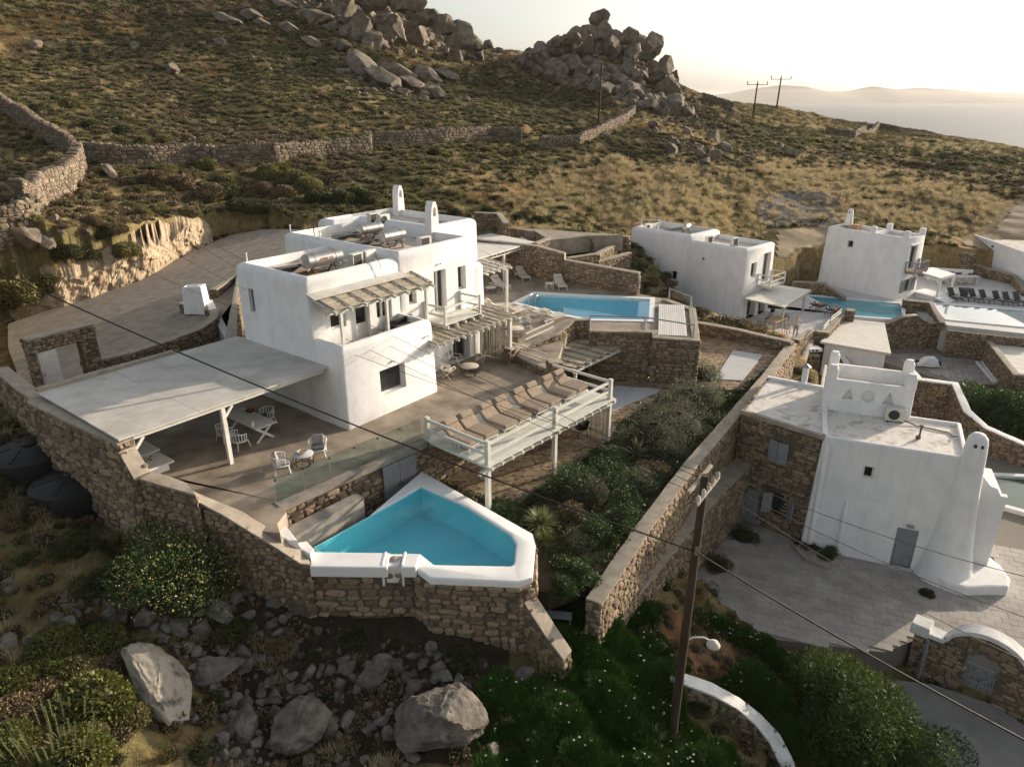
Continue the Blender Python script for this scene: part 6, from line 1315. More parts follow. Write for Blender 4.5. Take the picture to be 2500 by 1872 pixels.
for k, f in enumerate((.16, .52, .68, .95)):
    c = q0.lerp(q1, f); o = MB().box((0, 0, 0), (.6, .16, .4), 0, Matrix.Rotation(R(-15), 3, 'X')).build('scatter_cushion', GREYF, None, off=(0, 0, 0), bevel=.05); o.location = (c.x, c.y+.75, -3.42); tag(o, ['dark cushion at the left end of the built-in bench', 'dark cushion left of the pair on the built-in bench', 'dark cushion right of the pair on the built-in bench', 'dark cushion at the right end of the built-in bench'][k], 'cushion', 'dark cushions on the built-in bench')
w0 = pxw([zz5(340, 300), zz5(1470, 420)], -3.9)
stone_wall('villa_back_wall', 'high stone wall behind the third villa dining table', [(w0[0][0]-.5, w0[0][1]+1.9), (w0[1][0]+.1, w0[1][1]+2.2)], [-1.6, -1.9], [-4.5]*2, thick=.4, sides=(-1,), nmax=140, seed=45, sw=.4, sh=.22)
stone_wall('villa_side_wall', 'lower stone wall right of the dining corner', [(w0[1][0]+.1, w0[1][1]+2.1)]+pxw([zz5(2000, 545), zz5(2208, 760)], -4.15), [-3.0, -3.2, -3.6], [-4.5]*3, thick=.4, sides=(-1,), nmax=70, seed=46, sw=.4, sh=.22)
P3 = ccw(pxpoly([zz5(620, 900), zz5(2300, 1030), zz5(2300, 1310), zz5(850, 1170)], -4.1)); t = thing('villa_pool', 'pale mirror-like infinity pool of the third villa', 'pool', (42, 60, -4.15))
o = MB().prism(inset(P3, -.35), -4.4, -4.06).build('coping', PLASTER, t); boolean(o, [MB().prism(P3, -6, 0)])
MB().prism(inset(P3, -.2), -4.2, -4.17).build('pool_floor', mat('pale_pool_plaster', (.55, .58, .56), (.6, .63, .61), rough=.7), t)
MB().add([(p[0], p[1], -4.10) for p in inset(P3, .003)], [tuple(range(len(P3)))]).build('water', watermat('still_water', (.85, .92, .92), .6, .02), t)
# fourth house at the right edge
c0 = W(*z7(1838, 200), -.9); c1 = W(*z7(2208, 330), -.9); V4 = Fr(c1, c0-c1)
V4 = Fr((c0.x, c0.y), (c1-c0))
v4 = thing('white_house', 'low white house with parapet cut by the right edge of the photo', 'house', tuple(V4.w(4, 3, -3)))
wz = V4.onv(z7(1880, 305), 0)
block(V4, [(0, 0), (16, 0), (16, 7), (0, 7)], -5.0, -.75, v4, bev=.12, batter=.1, cuts=[opening(V4, 'v', -.02, wz[0]-.35, wz[0]+.35, wz[1]-.55, wz[1]+.45, .3)], par_h=.4, par_w=.3)
glazing(v4, V4, 'v', -.02, wz[0]-.35, wz[0]+.35, wz[1]-.55, wz[1]+.45, .3, framem=GREYP)
MB().lathe(V4.w(wz[0]+3.3, -.1, -1.35), [(.02, 0), (.13, .03), (.14, .12), (.02, .2)], 12).build('wall_lamp', DARK, v4)

# ------------------------------------------------------------------ yard between: white flat roof, oven, tarp, columns
slab('service_yard', ccw(T_MID), -8.3, -6.5, JOINT, 'paved service yard below the teal pool')
crazy(bpy.data.objects['service_yard'], ccw(pxpoly([z7(1290, 1010), z7(1730, 1190), z7(2100, 1220), z7(1900, 900), z7(1690, 880), z7(1650, 1010)], -6.5)), -6.5, .5, TILE, nmax=200, seed=8)
q = [W(*z7(*p), -4.05) for p in ((835, 925), (1312, 1005), (1268, 798), (1000, 770))]
t = thing('flat_roof_store', 'white flat-roofed outbuilding between the courtyard house and the second villa', 'outbuilding', (q[0].x, q[0].y, -6.5))
MB().prism(ccw([(p.x, p.y) for p in q]), -4.17, -4.0).build('roof', CANVAS_W, t)
qq = inset(ccw([(p.x, p.y) for p in q]), .3); MB().prism(qq, -6.9, -4.17).build('wall', PLASTER, t)
t = stone_wall('garden_oven', 'stone garden oven pier with white arched cap', pxw([z7(735, 1010), z7(830, 1020)], -4.6), -4.5, -7.5, thick=.7, nmax=60, seed=47, cap=False)
c = sum([W(*z7(785, 965), -4.3)], Vector()); MB().box((c.x, c.y, -4.36), (1.15, .9, .26), .1).build('cap', PLASTER, t, bevel=.05)
for dx in (-.14, .14): MB().box((c.x+dx, c.y-.44, -4.35), (.14, .06, .16), .1).build('flue_hole', DARK, t)
q = [W(*z7(*p), -4.4) for p in ((640, 1200), (700, 1040), (760, 940))]
t = thing('sloping_duct', 'rough plastered sloping duct beside the garden oven', 'duct', (q[0].x, q[0].y, -7)); g = MB(); g.tube([(q[0].x, q[0].y, -6.0), (q[1].x, q[1].y, -4.9), (q[2].x, q[2].y, -4.25)], [.42, .4, .35], 14); g.build('shell', CAPM, t, smooth=50)
c = W(*z7(720, 1225), -1.6); t = thing('metal_flue', 'slim white stove flue with conical cap behind the courtyard house', 'flue', (c.x, c.y, -1.9)); MB().lathe((c.x, c.y, -1.9), [(.17, 0), (.17, 1.5)], 16).build('pipe', WHITEM, t, smooth=40); MB().lathe((c.x, c.y, -.38), [(.26, 0), (.26, .03), (.03, .2)], 16).build('cowl', METAL, t, smooth=30)
c = W(*z7(850, 1210), -1.6); t = thing('garden_trellis', 'white timber trellis standing behind the courtyard house roof', 'trellis', (c.x, c.y, -2)); MB().box((c.x, c.y, -1.2), (.13, .13, 1.6), .3).build('post', WOODW, t); MB().box((c.x+.6, c.y+.5, -.9), (.1, 1.4, .1), -.6).build('rail', WOODW, t)
# curved white ledge
pts = pxw([z7(835, 930), z7(950, 965), z7(1030, 1030), z7(1100, 1075), z7(1170, 1085)], -4.6)
stone_wall('scroll_wall', 'curving stone wall with white plaster top beside the flat roof', pts, [-4.3, -4.5, -5.2, -5.8, -5.9], [-7]*5, thick=.45, nmax=60, seed=48, capm=PLASTER)
p = W(*z7(1560, 1050), -6.0); t = thing('covered_scooter', 'scooter under a white tarpaulin in the service yard', 'scooter', (p.x, p.y, -6.5), R(-10))
g = MB(); n = 16
for k in range(9):
    x = -.9+1.8*k/8; hh = .55+.35*math.cos(x*3.0)+(.25 if k in (6, 7) else 0)
    for j in range(n+1):
        a = math.pi*j/n; g.v.append((x, .42*math.cos(a)*(1+.12*math.sin(5*a+k)), max(.12, hh*math.sin(a)**.6+.1*math.sin(3*a+k*2)*.5)))
g.f += [(k*(n+1)+j, (k+1)*(n+1)+j, (k+1)*(n+1)+j+1, k*(n+1)+j+1) for k in range(8) for j in range(n)]
g.build('tarpaulin', WHITEM, t, off=(0, 0, 0), smooth=70)
for x in (-.75, .8):
    o = MB().lathe((0, 0, 0), [(.1, -.05), (.26, -.05), (.26, .05), (.1, .05)], 18).build('wheel', DARK, t, off=(0, 0, 0)); o.rotation_euler = (math.pi/2, 0, 0); o.location = (x, 0, .26)
for k, x in enumerate((1755, 1830)):
    p = W(*z7(x, 945), -6.5); ac_unit(Fr((p.x, p.y), (1, -.08)), 0, .2, -6.498, 0, ['left of two white air conditioners standing in the service yard', 'right of two white air conditioners standing in the service yard'][k], darkf=False, fan=True, sz=(.95, .4, .7))
for k in range(6):
    a, b_ = W(*z7(1890+k*34, 1060+k*4), -6.35), W(*z7(2010+k*18, 1200-k*2), -6.35); o = MB().tube([a+Vector((0, 0, .0+.0)), b_], .13 if k < 4 else .05, 12).build('stored_column' if k < 4 else 'stored_pole', PLASTER_OLD if k < 4 else BARK)
    tag(o, ['leftmost white concrete column lying in the service yard', 'second white concrete column lying in the service yard', 'third white concrete column lying in the service yard', 'rightmost white concrete column lying in the service yard', 'thin timber pole lying left beside the white columns', 'thin timber pole lying right beside the white columns'][k], 'column' if k < 4 else 'pole', 'columns stored in the yard' if k < 4 else 'poles stored in the yard')
q = ccw(pxpoly([z7(1945, 850), z7(2350, 930), z7(2400, 1180), z7(2160, 1130)], -4.9)); t = thing('flat_roof_annex', 'pale boarded flat roof with stone side wall at the right edge', 'outbuilding', (q[0][0], q[0][1], -6.5))
c_a, c_b = Vector(pxpoly([z7(1945, 850)], -4.9)[0]), Vector(pxpoly([z7(2160, 1130)], -4.9)[0]); c_c, c_d = Vector(pxpoly([z7(2350, 900)], -4.9)[0]), Vector(pxpoly([z7(2450, 1180)], -4.9)[0])
for k in range(9): s0, s1 = k/9+.002, (k+1)/9-.002; w4 = [c_a.lerp(c_b, s0), c_a.lerp(c_b, s1), c_c.lerp(c_d, s1), c_c.lerp(c_d, s0)]; MB().prism(ccw([tuple(p) for p in w4]), -5.02, -4.9).build('roof_board', CANVAS_W, t)
stone_wall('annex_wall', 'stone wall with mortar top along the boarded flat roof', pxw([z7(1905, 840), z7(2150, 1150), z7(2260, 1160)], -4.8), [-4.7]*3, [-6.8]*3, thick=.4, nmax=90, seed=49)
stone_wall('pool_support_wall', 'stone wall below the mirror pool of the third villa', pxw([z7(1700, 812), z7(1900, 835), z7(2300, 875)], -3.8), [-4.2]*3, [-6.8]*3, thick=.4, sides=(-1,), nmax=90, seed=50, cap=False)

# ------------------------------------------------------------------ courtyard house on the right
rh = thing('courtyard_house', 'white and stone courtyard house with tapering chimney at the right', 'house', tuple(RH.w(-1, 3, CY)))
cut = [opening(RH, 'v', -.1, -1.98, -1.5, -3.12, -2.48, .25), opening(RH, 'v', -.2, 0, .93, CY-.1, -5.42, .22)]
block(RH, [(-3.95, 0), (2.2, 0), (2.5, 4.3), (-3.95, 4.3)], CY-.2, -1.3, rh, bev=.1, batter=.2, cuts=cut, par_h=.16, par_w=.18, vb=.1)
[k for k in rh.children if k.name.startswith('roof')][0].data.materials[0] = ROOF_R
glazing(rh, RH, 'v', -.1, -1.98, -1.5, -3.12, -2.48, .25, framem=WOODW)
d = MB().box(RH.w(.465, -.06, -6.5), (.9, .06, 2.1), RH.ang()).build('door', GREYP, rh)
for x in (.26, .68):
    for z in (-5.95, -6.55, -7.1): MB().box(RH.w(x, -.1, z), (.3, .02, .42), RH.ang()).build('door_panel', GREYP, d, off=parent_loc(rh))
MB().box(RH.w(.1, -.12, -6.55), (.05, .06, .14), RH.ang()).build('door_handle', METAL, d, off=parent_loc(rh))
MB().box(RH.w(.5, -.24, -5.2), (.3, .12, .1), RH.ang()).build('door_lamp', METAL, rh)
MB().prism([tuple(RH.w(*p))[:2] for p in ((-.05, -.42), (.98, -.42), (.98, -.2), (-.05, -.2))], CY-.1, CY+.08).build('doorstep', BLUESLAB, rh)
for u, zt in ((-3.72, -1.6), (-2.38, -4.5)): MB().lathe(RH.w(u, -.14, CY), [(.16, 0), (.13, zt-CY-.2), (.06, zt-CY)], 12).build('plaster_rib', PLASTER, rh, smooth=50)
# roof tower with merlons and cut-out shapes
tc = [(-4.0, 3.9), (.1, 3.9), (.2, 6.6), (-3.9, 6.6)]
cuts = []
def wedge(pts, v): n = len(pts); c = MB(); c.add([RH.w(a, v-.2, z) for a, z in pts]+[RH.w(a, v+.3, z) for a, z in pts], [tuple(range(n)), tuple(range(2*n-1, n-1, -1))]+[(i, i+n, (i+1) % n+n, (i+1) % n) for i in range(n)]); return c
cuts += [wedge([(-3.15, -.72), (-2.65, -.72), (-2.85, -.02)], 3.84), wedge([(-1.95+.33*math.cos(a), -.42+.33*math.sin(a)) for a in np.linspace(0, 2*math.pi, 20)[:-1]], 3.84), wedge([(-1.25, -.72), (-.72, -.72), (-.98, -.02)], 3.84)]
block(RH, tc, -2.5, .3, rh, name='tower_wall', bev=.08, batter=.08, cuts=cuts, par_h=.75, par_w=.22, vb=.08)
for u, v in ((-3.78, 4.12), (-.12, 4.12), (-3.68, 6.38), (-.02, 6.38)):
    MB().box(RH.w(u, v, .5), (.5, .5, .8), RH.ang()).build('merlon', PLASTER, rh, bevel=.1); MB().box(RH.w(u, v, .95), (.36, .36, .14), RH.ang()).build('merlon_cap', PLASTER, rh, bevel=.05)
# stone wing
wing = [(-7.95, 1.75), (-3.9, .04), (-3.9, 6.8), (-7.0, 7.3)]
wxy = [tuple(RH.w(*p))[:2] for p in wing]
MB().prism(inset(ccw(wxy), .06), CY-.2, -1.5).build('wing_core', MORTAR, rh)
MB().prism(inset(ccw(wxy), .1), -1.5, -1.42).build('wing_roof', ROOF_R, rh)
for i in range(4):
    a, b_ = Vector(wxy[i-1]), Vector(wxy[i])
    if i in (0,): continue
    MB().beam((*a, -1.38), (*b_, -1.38), .22, .22).build('wing_parapet', PLASTER if i != 1 else CAPM, rh)
rg = random.Random(77); pl = []
for i in (1, 0):
    a, b_ = (Vector(wxy[0]), Vector(wxy[1])) if i == 1 else (Vector(wxy[3]), Vector(wxy[0])); L = (b_-a).length; dd = (b_-a)/L; ou = Vector((dd.y, -dd.x))
    for s, z, w, h in face_cells(L, lambda t: CY-.1, lambda t: -1.32, .36, .17, rg):
        p = a.lerp(b_, s/L)
        lu, lv = (Vector((p.x, p.y))-RH.o).dot(RH.u), 0
        if i == 1 and (-6.35 < lu < -5.2 and -3.3 < z < -1.85 or -6.3 < lu < -5.3 and -6.3 < z < -5.0 or -7.5 < lu < -6.75 and z < -5.4): continue
        pl.append((Vector((p.x, p.y, z))+Vector((ou.x, ou.y, 0))*(rg.uniform(0, .03)-.06), Vector((dd.x, dd.y, 0)), Vector((ou.x, ou.y, 0)), Vector((0, 0, 1)), w, .16, h))
lay_stones(rh, pl, STONE, 300)
WG = Fr(Vector(wxy[0]), Vector(wxy[1])-Vector(wxy[0]))
def shutter_pair(px, opened, label):
    u, z = WG.onv(px, -.02); w = MB().box(WG.w(u, .02, z), (1.0, .1, 1.15), WG.ang()).build('window', PANE, rh)
    for s in (-1, 1):
        if opened: o = MB().box(WG.w(u+s*.62, -.22, z), (.5, .05, 1.15), WG.ang()-s*R(38)).build('shutter', GREYP, rh)
        else: o = MB().box(WG.w(u+s*.26, -.08-.0*s, z), (.5, .05, 1.2), WG.ang()+s*R(9)).build('shutter', GREYP, rh)
shutter_pair(z9(650, 660), False, ''); shutter_pair(z9(660, 995), True, '')
u, z = WG.onv(z9(480, 950), -.02); MB().box(WG.w(u, .0, CY+1.0), (.85, .12, 2.0), WG.ang()).build('side_door', GREYP, rh)
# tapering chimney with its curved bench
MB().lathe(RH.w(2.35, .1, CY), [(1.45, -.1), (1.25, .5), (1.02, 1.6), (.8, 3.2), (.62, 5.0), (.5, 6.6), (.45, 7.1), (.4, 7.35), (.26, 7.52), (.04, 7.58)], 28, sx=.95).build('chimney', PLASTER, rh, smooth=60)
for k in (-1, 1):
    q = RH.w(2.35+.13*k, -.3, -.52); MB().lathe(tuple(q), [(.01, -.1), (.07, -.07), (.08, .03), (.01, .1)], 8).build('flue_hole', DARK, rh)
g = [RH.w(1.75, -.9), RH.w(2.2, -1.35), RH.w(3.0, -1.5), RH.w(3.7, -1.15), RH.w(4.2, -.95), RH.w(4.9, -.7), RH.w(5.1, 0), RH.w(4.9, 1.0), RH.w(4.4, 1.9), RH.w(2.4, 1.5), RH.w(1.9, .3)]
MB().prism(ccw([(p.x, p.y) for p in g]), CY-.1, CY+.5).build('curved_bench', PLASTER, rh, bevel=.1)
MB().prism([tuple(RH.w(*p))[:2] for p in ((2.3, .8), (4.3, .8), (4.35, 4.4), (2.3, 4.4))], CY-.1, -3.6).build('side_wing', PLASTER, rh, bevel=.08)
pr = [(2.9, -3.7), (4.3, -3.7), (4.3, -3.3), (4.0, -3.3), (3.8, -2.95), (3.5, -2.85), (3.1, -2.4), (2.9, -2.35)]; n = len(pr)
MB().add([RH.w(a, .79, z) for a, z in pr]+[RH.w(a, 1.1, z) for a, z in pr], [tuple(range(n)), tuple(range(2*n-1, n-1, -1))]+[(i, i+n, (i+1) % n+n, (i+1) % n) for i in range(n)]).build('scroll_parapet', PLASTER, rh)
ac_unit(RH, -.62, 3.55, -1.43, R(5), 'white air conditioner with round fan on the courtyard house roof', darkf=False, fan=True, sz=(.9, .36, .68))
t = thing('roof_stub', 'rusty stub post on the courtyard house roof', 'post', tuple(RH.w(.35, 1.75, -1.43))); MB().tube([RH.w(.35, 1.75, -1.44), RH.w(.35, 1.75, -.75)], .045, 8).build('tube', RUST, t); MB().box(RH.w(.35, 1.75, -.74), (.14, .14, .05)).build('plate', RUST, t); MB().box(RH.w(.3, 1.7, -1.35), (.16, .16, .16), .4).build('clamp', RUST, t)
o = MB().tube([RH.w(-.2, 3.5, -1.3), RH.w(.4, 3.3, -1.41), RH.w(1.2, 3.1, -1.40), RH.w(1.8, 3.0, -1.41), RH.w(1.9, 2.6, -1.41), RH.w(2.05, 2.4, -1.3)], .03, 6).build('roof_cable', CABLE); tag(o, 'black cable lying across the courtyard house roof', 'cable')
# courtyard paving
cyd = slab('courtyard', ccw(T_CY), CY-1.2, CY-.03, JOINT, 'paved courtyard in front of the right-hand house')
rg = random.Random(5); pcs = []
cpoly = ccw(T_CY)
for i in range(-26, 22):
    for j in range(-24, 10):
        u0 = i*.62+(.31 if j % 2 else 0); v0 = -.4+j*.42; c = RH.w(u0+.31, v0+.21)
        if bool(inpoly(np.array([c.x]), np.array([c.y]), cpoly)[()]) and v0 < 0.5 or (bool(inpoly(np.array([c.x]), np.array([c.y]), cpoly)[()]) and u0 > 4.5): pcs.append((c, u0, v0))
pcs.sort(key=lambda p: p[0].length); g = MB(); g.box((0, 0, 0), (.608, .408, .035)); tme = g.mesh('paver'); tme.materials.append(TILE); rest = MB(); cnt = 0; off_ = parent_loc(cyd)
for c, u0, v0 in pcs:
    x, y = pix((c.x, c.y, CY))
    if cnt < 300 and x < 2520 and y < 1880:
        o = bpy.data.objects.new('paver', tme); COL.objects.link(o); o.parent = cyd; o.location = (c.x, c.y, CY-.017+rg.uniform(-.004, .004)); o.rotation_euler = (0, 0, RH.ang()); cnt += 1
    else: rest.box((c.x, c.y, CY-.017+rg.uniform(-.004, .004)), (.608, .408, .035), RH.ang())
o = rest.build('far_pavers', TILE, cyd); o['kind'] = 'stuff'
# planter bed against the house, curved garden wall on the far right
pb = ccw([tuple(RH.w(*p))[:2] for p in ((-4.6, -.3), (-3.9, -1.4), (-2.9, -1.75), (-2.1, -1.0), (-2.2, -.25))]); o = MB().prism(pb, CY-.1, CY+.16).build('planter_bed', CAPM); tag(o, 'kerbed planting bed at the foot of the white house wall', 'planter')
stone_wall('terrace_scroll_wall', 'long stone wall with wavy white top right of the roof tower', pxw([z7(1430, 1120), z7(1500, 1185), z7(1740, 1215), z7(1830, 1370), z7(1960, 1480), z7(2208, 1590), z7(2300, 1610)], [-4.5, -4.6, -4.6, -5.0, -5.6, -6.0, -6.0]), [-4.3, -4.5, -4.5, -5.2, -5.8, -6.2, -6.2], [-8]*7, thick=.45, sides=(-1,), nmax=260, seed=51, capm=PLASTER)
qp = ccw(pxpoly([z9(2000, 815), z9(2300, 830), z9(2300, 1060), z9(2085, 1000)], CY+.1)); t = thing('reflecting_pool', 'dark still pool at the right edge behind the white wing', 'pool', (qp[0][0], qp[0][1], CY)); o = MB().prism(inset(qp, -.35), CY-.1, CY+.22).build('coping', PLASTER, t); boolean(o, [MB().prism(qp, CY-2, CY+2)]); MB().prism(inset(qp, -.1), CY, CY+.02).build('pool_floor', mat('dark_pool', (.05, .09, .06), (.08, .12, .09)), t); MB().add([(p[0], p[1], CY+.14) for p in inset(qp, .004)], [tuple(range(len(qp)))]).build('water', MATS['still_water'], t)

# ------------------------------------------------------------------ gate at the lower right
GZ = -8.6; ga_ = W(*z8(1690, 1035), GZ); gb_ = W(*z8(1965, 1160), GZ); GT = Fr(ga_, gb_-ga_); gw = (gb_-ga_).length
t = thing('arched_gate', 'stone gateway with white arched top and grey plank double gate', 'gate', tuple(ga_))
core = MB(); 
def archz(u): 
    x = (u-gw/2)/(gw/2+.75); return GZ+1.75+1.0*math.sqrt(max(0, 1-x*x)) if abs(x) < 1 else GZ+1.75
us_ = np.linspace(-1.9, gw+3.2, 44)
for a, b_ in zip(us_[:-1], us_[1:]):
    z0 = GZ-.6
    if 0 <= (a+b_)/2 <= gw: 
        x = ((a+b_)/2-gw/2)/(gw/2); z0 = GZ+1.45+.55*math.sqrt(max(0, 1-x*x))
    core.hull8([GT.w(a, .0, z0), GT.w(b_, .0, z0), GT.w(b_, .5, z0), GT.w(a, .5, z0)], [GT.w(a, .0, archz(a)), GT.w(b_, .0, archz(b_)), GT.w(b_, .5, archz(b_)), GT.w(a, .5, archz(a))])
core.build('wall_core', MORTAR, t)
cap = MB()
for a, b_ in zip(us_[:-1], us_[1:]):
    cap.hull8([GT.w(a, -.06, archz(a)), GT.w(b_, -.06, archz(b_)), GT.w(b_, .56, archz(b_)), GT.w(a, .56, archz(a))], [GT.w(a, -.06, archz(a)+.2), GT.w(b_, -.06, archz(b_)+.2), GT.w(b_, .56, archz(b_)+.2), GT.w(a, .56, archz(a)+.2)])
cap.build('white_coping', PLASTER_OLD, t)
rg = random.Random(9); pl = []
ax = Vector((GT.u.x, GT.u.y, 0)); ao = Vector((-GT.v.x, -GT.v.y, 0)); az = Vector((0, 0, 1))
for s, z, w, h in face_cells(gw+5.0, lambda q: GZ-.5, lambda q: archz(q-1.9)-.02, .36, .2, rg):
    u = s-1.9
    if -.05 < u < gw+.05 and z < GZ+1.45+.55*math.sqrt(max(0, 1-((u-gw/2)/(gw/2+.05))**2)): continue
    pl.append((GT.w(u, 0, z)+ao*(rg.uniform(.0, .03)-.05), ax, ao, az, w, .16, h))
lay_stones(t, pl, STONE, 170)
for k in range(12):
    u = gw*(k+.5)/12; x = (u-gw/2)/(gw/2); h = 1.42+.5*math.sqrt(max(0, 1-x*x)); MB().box(GT.w(u, .2, GZ+.1+h/2), (gw/12-(.045 if k % 2 else .012), .04, h), GT.ang()).build('plank', GREYP, t)
for u0 in (0.02, gw/2+.02):
    for z in (.45, 1.25): MB().beam(GT.w(u0, .15, GZ+z), GT.w(u0+gw/2-.04, .15, GZ+z), .05, .11).build('ledge', GREYP, t)
    MB().beam(GT.w(u0, .14, GZ+.5), GT.w(u0+gw/2-.05, .14, GZ+1.2), .05, .1).build('brace', GREYP, t)
MB().box(GT.w(-1.35, -.25, GZ+.75), (.1, .1, 2.0)).build('drain_pipe', GREYP, t)
pv = MB().box(GT.w(-1.75, .3, GZ+1.9), (.7, .75, .5), GT.ang()).build('pier_cap', PLASTER_OLD, t, bevel=.04)
slab('lane', ccw(pxpoly([z8(1150, 980), z8(1500, 1020), z8(1980, 1180), z8(2300, 1400), z8(2300, 1750), z8(1700, 1750), z8(1300, 1300)], GZ-.1)), GZ-1.5, GZ-.08, mat('lane_concrete', (.19, .18, .165), (.27, .255, .235), rough=.9, scale=.8, bump=.3, bscale=10, coord='World'), 'worn concrete lane outside the arched gate')
# ------------------------------------------------------------------ rocks
from mathutils import noise as mn
def rock_mesh(name, seed, sub=3, rough=.28, cuts=7, sq=(1, .85, .7), m=None):
    rg = random.Random(seed); bm = bmesh.new(); bmesh.ops.create_icosphere(bm, subdivisions=sub, radius=1.0); o = Vector((seed*3.1, seed*1.7, seed*.9))
    planes = []
    for k in range(cuts):
        n = Vector((rg.gauss(0, 1), rg.gauss(0, 1), rg.gauss(0, 1))).normalized(); planes.append((n, rg.uniform(.5, .84)))
    for v in bm.verts:
        d = v.co.normalized(); p = d*(1+rough*mn.fractal(d*1.2+o, 1.0, 2.0, 4)*.8)
        for n, k in planes:
            e = p.dot(n)-k
            if e > 0: p -= n*e*.98
        p += d*.045*mn.fractal(d*5+o, .8, 2.1, 4)
        cr = abs(mn.noise(d*2.0+o*2)); p -= d*max(0, .03-cr)*(2.2 if sub < 4 else 1.0)
        v.co = Vector((p.x*sq[0], p.y*sq[1], p.z*sq[2]))
    me = bpy.data.meshes.new(name); bm.to_mesh(me); bm.free(); me.materials.append(m or GRAN); smooth_mesh(me, 32); return me
RM = [rock_mesh('boulder', i, 4, .34, 13, (1, random.Random(i).uniform(.7, 1), random.Random(i+50).uniform(.6, 1.0))) for i in range(10)]
RMN = [rock_mesh('boulder', i+30, 4, .3, 13, (1, random.Random(i).uniform(.65, .95), random.Random(i+9).uniform(.6, .9)), GRAN_N) for i in range(9)]
SLABM = [rock_mesh('slab', i+70, 3, .3, 6, (1, .55, .32)) for i in range(3)]
def put_rock(p, s, me, label, group, rz=None, name='boulder', sink=.25, rot=None, sc=None):
    o = bpy.data.objects.new(name, me); COL.objects.link(o); k = s/2
    o.location = (p[0], p[1], p[2]+k*(.6-sink)); o.rotation_euler = rot or (random.uniform(-.35, .35), random.uniform(-.35, .35), random.uniform(0, 6.28) if rz is None else rz); o.scale = sc or (k*random.uniform(.85, 1.15), k*random.uniform(.85, 1.15), k*random.uniform(.8, 1.2))
    tag(o, label, 'boulder', group); return o
STUFFR = MB()
def rockjoin(p, s, me, rz):
    M3 = Matrix.Rotation(rz, 3, 'Z'); n = len(STUFFR.v); STUFFR.v += [tuple(Vector(p)+M3 @ (v.co*(s/2))) for v in me.vertices]; STUFFR.f += [tuple(i+n for i in q.vertices) for q in me.polygons]
RML = [rock_mesh('small_rock', i+90, 2, .34, 11) for i in range(6)]
rg = random.Random(12)
def inpx(poly): 
    xs = [p[0] for p in poly]; ys_ = [p[1] for p in poly]
    while True:
        x, y = rg.uniform(min(xs), max(xs)), rg.uniform(min(ys_), max(ys_))
        if bool(inpoly(np.array([x]), np.array([y]), poly)[()]): return x, y
def pile(poly, n, s0, s1, label, group, up=0.0, mxd=260):
    k = 0
    while k < n:
        x, y = inpx(poly); p = G(x, y)
        if p.length > mxd: continue
        s = s0*(s1/s0)**(rg.random()**1.6); put_rock((p.x, p.y, p.z+up*rg.random()*s), s, rg.choice(RM), label, group); k += 1
PK = [(1250, 140), (1340, 118), (1400, 100), (1465, 98), (1540, 120), (1595, 150), (1650, 222), (1690, 290), (1600, 275), (1500, 240), (1400, 215), (1310, 185)]
pile(PK, 70, 2.6, 7.0, 'weathered grey granite boulder heaped on the pointed rocky peak', 'boulders of the rocky peak')
for x, y, s, ph in ((1463, 96, 5.2, 1.9), (1470, 105, 6, .4), (1440, 108, 5.5, .6), (1415, 116, 5, .5), (1390, 118, 4.6, .4), (1360, 125, 4.4, .3), (1500, 118, 5.2, .5), (1530, 125, 5, .5), (1560, 140, 6, .6), (1590, 150, 6.4, .8), (1545, 150, 6.6, .2), (1490, 135, 6.5, .1), (1425, 135, 6, .1), (1620, 185, 5, .5), (1640, 210, 4.4, .4), (1320, 128, 3.6, .3), (1290, 135, 3.2, .2)):
    p = G(x, y+6); put_rock((p.x, p.y, p.z+ph*s*.3), s, rg.choice(RM), 'large rounded granite boulder on the crest of the pointed rocky peak', 'crest boulders of the rocky peak', sink=.1)
LR = [(640, 2), (985, 2), (1040, 40), (1090, 62), (1160, 105), (1240, 132), (1180, 150), (1080, 145), (1000, 140), (900, 118), (760, 60)]
pile(LR, 52, 2.4, 7.5, 'grey granite boulder on the long ridge at the top left', 'boulders of the left ridge')
for x, y, s in ((1005, 110, 9), (985, 95, 8), (940, 60, 7), (930, 25, 8), (905, 12, 7), (1010, 30, 6), (1035, 55, 6), (1060, 75, 6), (1120, 100, 6), (1130, 108, 7), (880, 90, 7), (960, 105, 8), (845, 40, 9), (820, 15, 9)):
    p = G(x, y); put_rock(p, s, rg.choice(RM), 'very large blocky granite boulder on the long left ridge', 'big blocks of the left ridge', sink=.3)
for x, y, s in ((900, 180, 11), (930, 200, 10), (965, 190, 9), (880, 165, 9), (1000, 215, 8), (1040, 195, 8), (1070, 235, 5), (560, 55, 7), (610, 45, 7), (700, 75, 6), (640, 60, 5), (760, 110, 6), (830, 120, 8), (1090, 190, 7), (330, 120, 4), (420, 175, 5), (540, 110, 5), (90, 115, 4), (700, 20, 7), (780, 50, 8)):
    p = G(x, y); put_rock(p, s, rg.choice(SLABM), 'long flat granite slab lying on the upper hillside', 'granite slabs on the hillside', sink=.45, rot=(rg.uniform(-.1, .1), rg.uniform(.0, .35), R(-50)+rg.uniform(-.3, .3)))
RS = [(1640, 225), (1700, 235), (1800, 285), (1900, 320), (1980, 380), (1900, 400), (1760, 420), (1650, 400), (1590, 320)]
for k in range(36):
    x, y = inpx(RS); p = G(x, y); put_rock(p, .9*(3.2/.9)**(rg.random()**1.8), rg.choice(RM), 'boulder strewn on the slope right of the rocky peak', 'boulders on the right slope')
